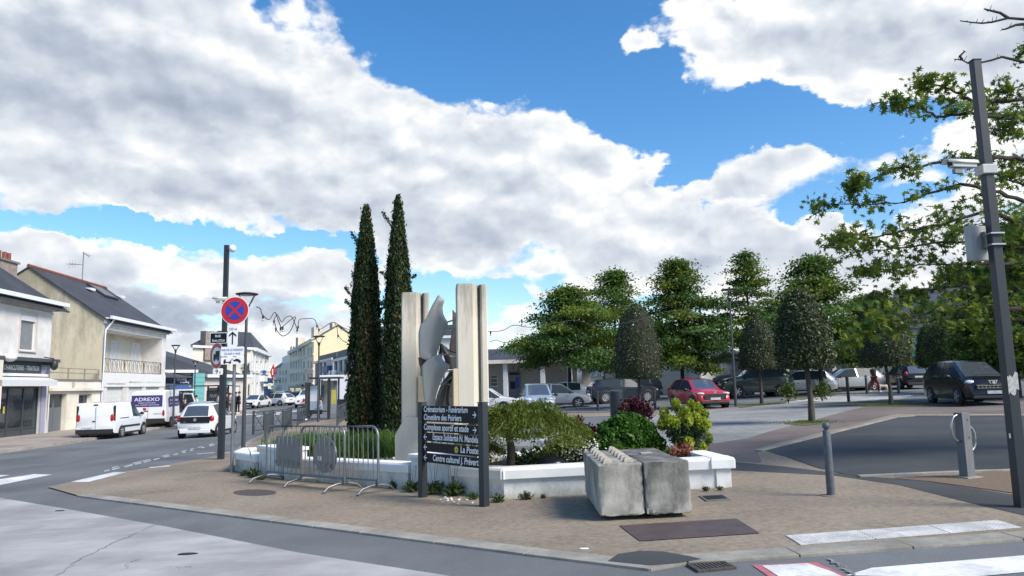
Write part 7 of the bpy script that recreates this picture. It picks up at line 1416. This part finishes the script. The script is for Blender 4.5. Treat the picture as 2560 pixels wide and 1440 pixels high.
leafy('low_shrub', 'small round yellow green shrub left of the largest trimmed tree', 'shrub', 1970, 37, [(1960,980),(1968,972),(1976,978),(1970,984),(1965,976)], L_topg, 500, .14, spread=.16, seed=50, h=.02); leafy('low_shrub', 'small round yellow green shrub right of the largest trimmed tree', 'shrub', 2054, 37, [(2048,975),(2056,966),(2062,974),(2054,980)], L_topg, 500, .14, spread=.16, seed=51, h=.02)
leafy('hedge', 'dark low hedge beside the woman in red trousers', 'hedge', 2155, 50, [(x, y) for x in range(2125, 2190, 9) for y in (925, 940, 955, 968)], L_topg, 3500, .16, spread=.28, seed=52, h=.02)
# grass tufts round tree feet
for i, (px, py, lab) in enumerate(((2030,1056,'thin green grass round the foot of the largest trimmed tree'),(2225,1013,'thin grass round the foot of the leaning trimmed tree'),(1902,1012,'thin grass round the foot of the smallest trimmed tree'))):
    p = G(px, py, .03); g = rg(200+i); n = 700; B = g.normal(size=(n,3))*np.array([.45,.3,0])+np.array([0,0,.02]); q = leaves('grass', B, .07, L_grass, None, aspect=.2, seed=i, up=np.tile([0,0,1.5],(n,1))); q.location = p; tag(q, lab, 'grass', kind='stuff')
# ================================================================ PEOPLE
def skinmesh(name, verts, edges, radii, mat, parent, root=0, sub=1):
    bm = bmesh.new(); lay = bm.verts.layers.skin.verify(); vs = [bm.verts.new(v) for v in verts]
    for a, b in edges: bm.edges.new((vs[a], vs[b]))
    for v, r in zip(vs, radii): v[lay].radius = (r, r)
    vs[root][lay].use_root = True; me = bpy.data.meshes.new(name); bm.to_mesh(me); bm.free(); o = link(name, me, mat, parent); o.modifiers.new('skin', 'SKIN').use_smooth_shade = True; s = o.modifiers.new('sub', 'SUBSURF'); s.levels = sub; s.render_levels = sub; return o
def person(label, p, rz, H=1.72, top=None, legs=None, pose='stand', bag=None, hairc=None, walk=.0, shoes=None, group=None):
    o = thing('person', label, 'person', p, rz, group); k = H/1.72; S = lambda x, y, z: (x*k, y*k, z*k)
    if pose == 'sit':
        J = dict(pel=(0,0,.5),ch=(0,.08,.86),nk=(0,.06,1.04),hd=(0,.0,1.14),ht=(0,-.02,1.26),hl=(-.09,0,.48),hr=(.09,0,.48),kl=(-.12,-.42,.5),kr=(.12,-.42,.47),al=(-.13,-.62,.1),ar=(.1,-.7,.1),fl=(-.13,-.82,.05),fr=(.1,-.9,.05),sl=(-.18,.06,.98),sr=(.18,.06,.98),el=(-.24,-.06,.76),er=(.24,-.06,.76),wl=(-.12,-.28,.66),wr=(.12,-.28,.66))
    else:
        w = walk; J = dict(pel=(0,0,.92),ch=(0,0,1.22),nk=(0,.0,1.45),hd=(0,-.02,1.55),ht=(0,-.02,1.68),hl=(-.09,0,.88),hr=(.09,0,.88),kl=(-.1,-.25*w-.02,.5),kr=(.1,.12*w-.02,.5),al=(-.1,-.3*w,.1),ar=(.1,.42*w,.1+.1*w),fl=(-.1,-.3*w-.14,.04),fr=(.1,.42*w-.12,.04+.04*w),sl=(-.18,0,1.4),sr=(.18,0,1.4),el=(-.24,.06+.15*w,1.12),er=(.24,.06-.15*w,1.12),wl=(-.22,-.1+.1*w,.9),wr=(.22,-.1-.25*w,.92))
    J = {a: S(*b) for a, b in J.items()}
    def sk(nm, ks, ed, rad, mat, root=0): return skinmesh(nm, [J[x] for x in ks], [(ks.index(a), ks.index(b)) for a, b in ed], [r*k for r in rad], mat, o, root)
    allk = ['pel','ch','nk','hd','ht','hl','kl','al','fl','hr','kr','ar','fr','sl','el','wl','sr','er','wr']
    sk('body', allk, [('pel','ch'),('ch','nk'),('nk','hd'),('hd','ht'),('pel','hl'),('hl','kl'),('kl','al'),('al','fl'),('pel','hr'),('hr','kr'),('kr','ar'),('ar','fr'),('ch','sl'),('sl','el'),('el','wl'),('ch','sr'),('sr','er'),('er','wr')], [.1,.11,.055,.09,.075,.08,.055,.038,.035,.08,.055,.038,.035,.055,.04,.032,.055,.04,.032], skin)
    sk('jacket' , ['pel','ch','sl','el','wl','sr','er','wr'], [('pel','ch'),('ch','sl'),('sl','el'),('el','wl'),('ch','sr'),('sr','er'),('er','wr')], [.15,.16,.085,.065,.05,.085,.065,.05], top)
    sk('trousers', ['pel','hl','kl','al','hr','kr','ar'], [('pel','hl'),('hl','kl'),('kl','al'),('pel','hr'),('hr','kr'),('kr','ar')], [.13,.105,.078,.058,.105,.078,.058], legs)
    m = MB(); h = J['ht']; m.ball((h[0], h[1]+.025*k, h[2]-.03*k), (.1*k,.11*k,.11*k), 12, 8); m.build('hair', hairc or hairm, o, smooth=60)
    for f in ('fl', 'fr'): m = MB(); q = J[f]; m.ball((q[0], q[1]+.05, q[2]+.01), (.05*k,.13*k,.05*k), 10, 6); m.build('shoe', shoes or signwhite, o, smooth=60)
    if bag: m = MB(); q = J['ch']; m.cbox((q[0], q[1]+.2, q[2]-.02), (.3,.18,.42)); m.build('backpack', bag, o, bevel=.05)
    return o
cl_white = M('white cloth', (.6,.6,.6), .85); cl_black = M('black cloth', (.014,.014,.018), .85); cl_grey = M('grey cloth', (.1,.1,.095), .85); cl_navy = M('navy cloth', (.02,.025,.05), .85); cl_red = M('brick red cloth', (.3,.06,.045), .85); cl_blue = M('blue bag cloth', (.06,.14,.3), .7); cl_mauve = M('mauve cloth', (.2,.15,.16), .85); cl_jean = M('pale blue denim', (.25,.32,.42), .85)
gp = 'people waiting by the left bus shelter'
def pp(px, dist): return A(px, dist, .12)
person('person in a white jacket and black trousers by the left shelter', pp(547, 60), 2.2, 1.72, cl_white, cl_black, group=gp)
person('person in black with a blue backpack by the left shelter', pp(567, 62), 2.0, 1.74, cl_black, cl_black, bag=cl_blue, group=gp)
person('person in a dark jacket standing right behind the blue backpack', pp(574.5, 63), 4.0, 1.7, cl_mauve, cl_grey, group=gp)
person('person in pale clothes half hidden by the galvanised sign post', pp(581, 64), 3.0, 1.68, cl_white, cl_grey, group=gp)
person('person in a navy jacket just right of the galvanised sign post', pp(590, 61), 1.5, 1.76, cl_navy, cl_black, group=gp)
person('person in black standing at the right end of the waiting group', pp(598, 61), -1.2, 1.78, cl_black, cl_black, group=gp)
person('person in a dark jacket bending at the open door of the delivery van', A(463, 46.5, .05), 1.2, 1.7, cl_black, cl_navy)
person('person in a white top partly hidden behind the grey parked car', pp(491, 56), 2.5, 1.68, cl_white, cl_black)
person('person sitting in the right bus shelter with legs stretched out', A(800, 45, .03), -1.2, 1.75, cl_jean, cl_black, 'sit')
person('person in dark clothes walking behind the guard rail beside the cypress', A(870, 50, .05), 1.0, 1.72, cl_black, cl_mauve, walk=.3)
person('woman in red trousers and grey jacket walking on the car park path', A(2188, 44, .02), 1.9, 1.68, cl_grey, cl_red, walk=.75)
# a dog at the woman's heel
p = A(2208, 44.3, .02); o = thing('dog', 'small pale dog beside the woman in red trousers', 'dog', p, math.pi*1.0)
skinmesh('body', [(0,0,.34),(.22,0,.36),(.34,0,.46),(.44,0,.48),(.54,0,.45),(-.2,0,.34),(-.34,0,.42),(.2,.08,.2),(.21,.08,.02),(.2,-.08,.2),(.23,-.08,.02),(-.22,.08,.2),(-.26,.08,.12),(-.22,.08,.02),(-.22,-.08,.2),(-.27,-.08,.12),(-.23,-.08,.02)], [(0,1),(1,2),(2,3),(3,4),(0,5),(5,6),(1,7),(7,8),(1,9),(9,10),(5,11),(11,12),(12,13),(5,14),(14,15),(15,16)], [.1,.1,.07,.075,.04,.09,.025,.04,.03,.04,.03,.045,.03,.028,.045,.03,.028], M('pale fur', (.55,.48,.38), .9, var=.1), o)
for y in (-.05,.05): m = MB(); m.ball((.4,y,.53), (.03,.02,.05), 6, 4); m.build('ear', M('brown fur', (.15,.09,.06), .9), o)
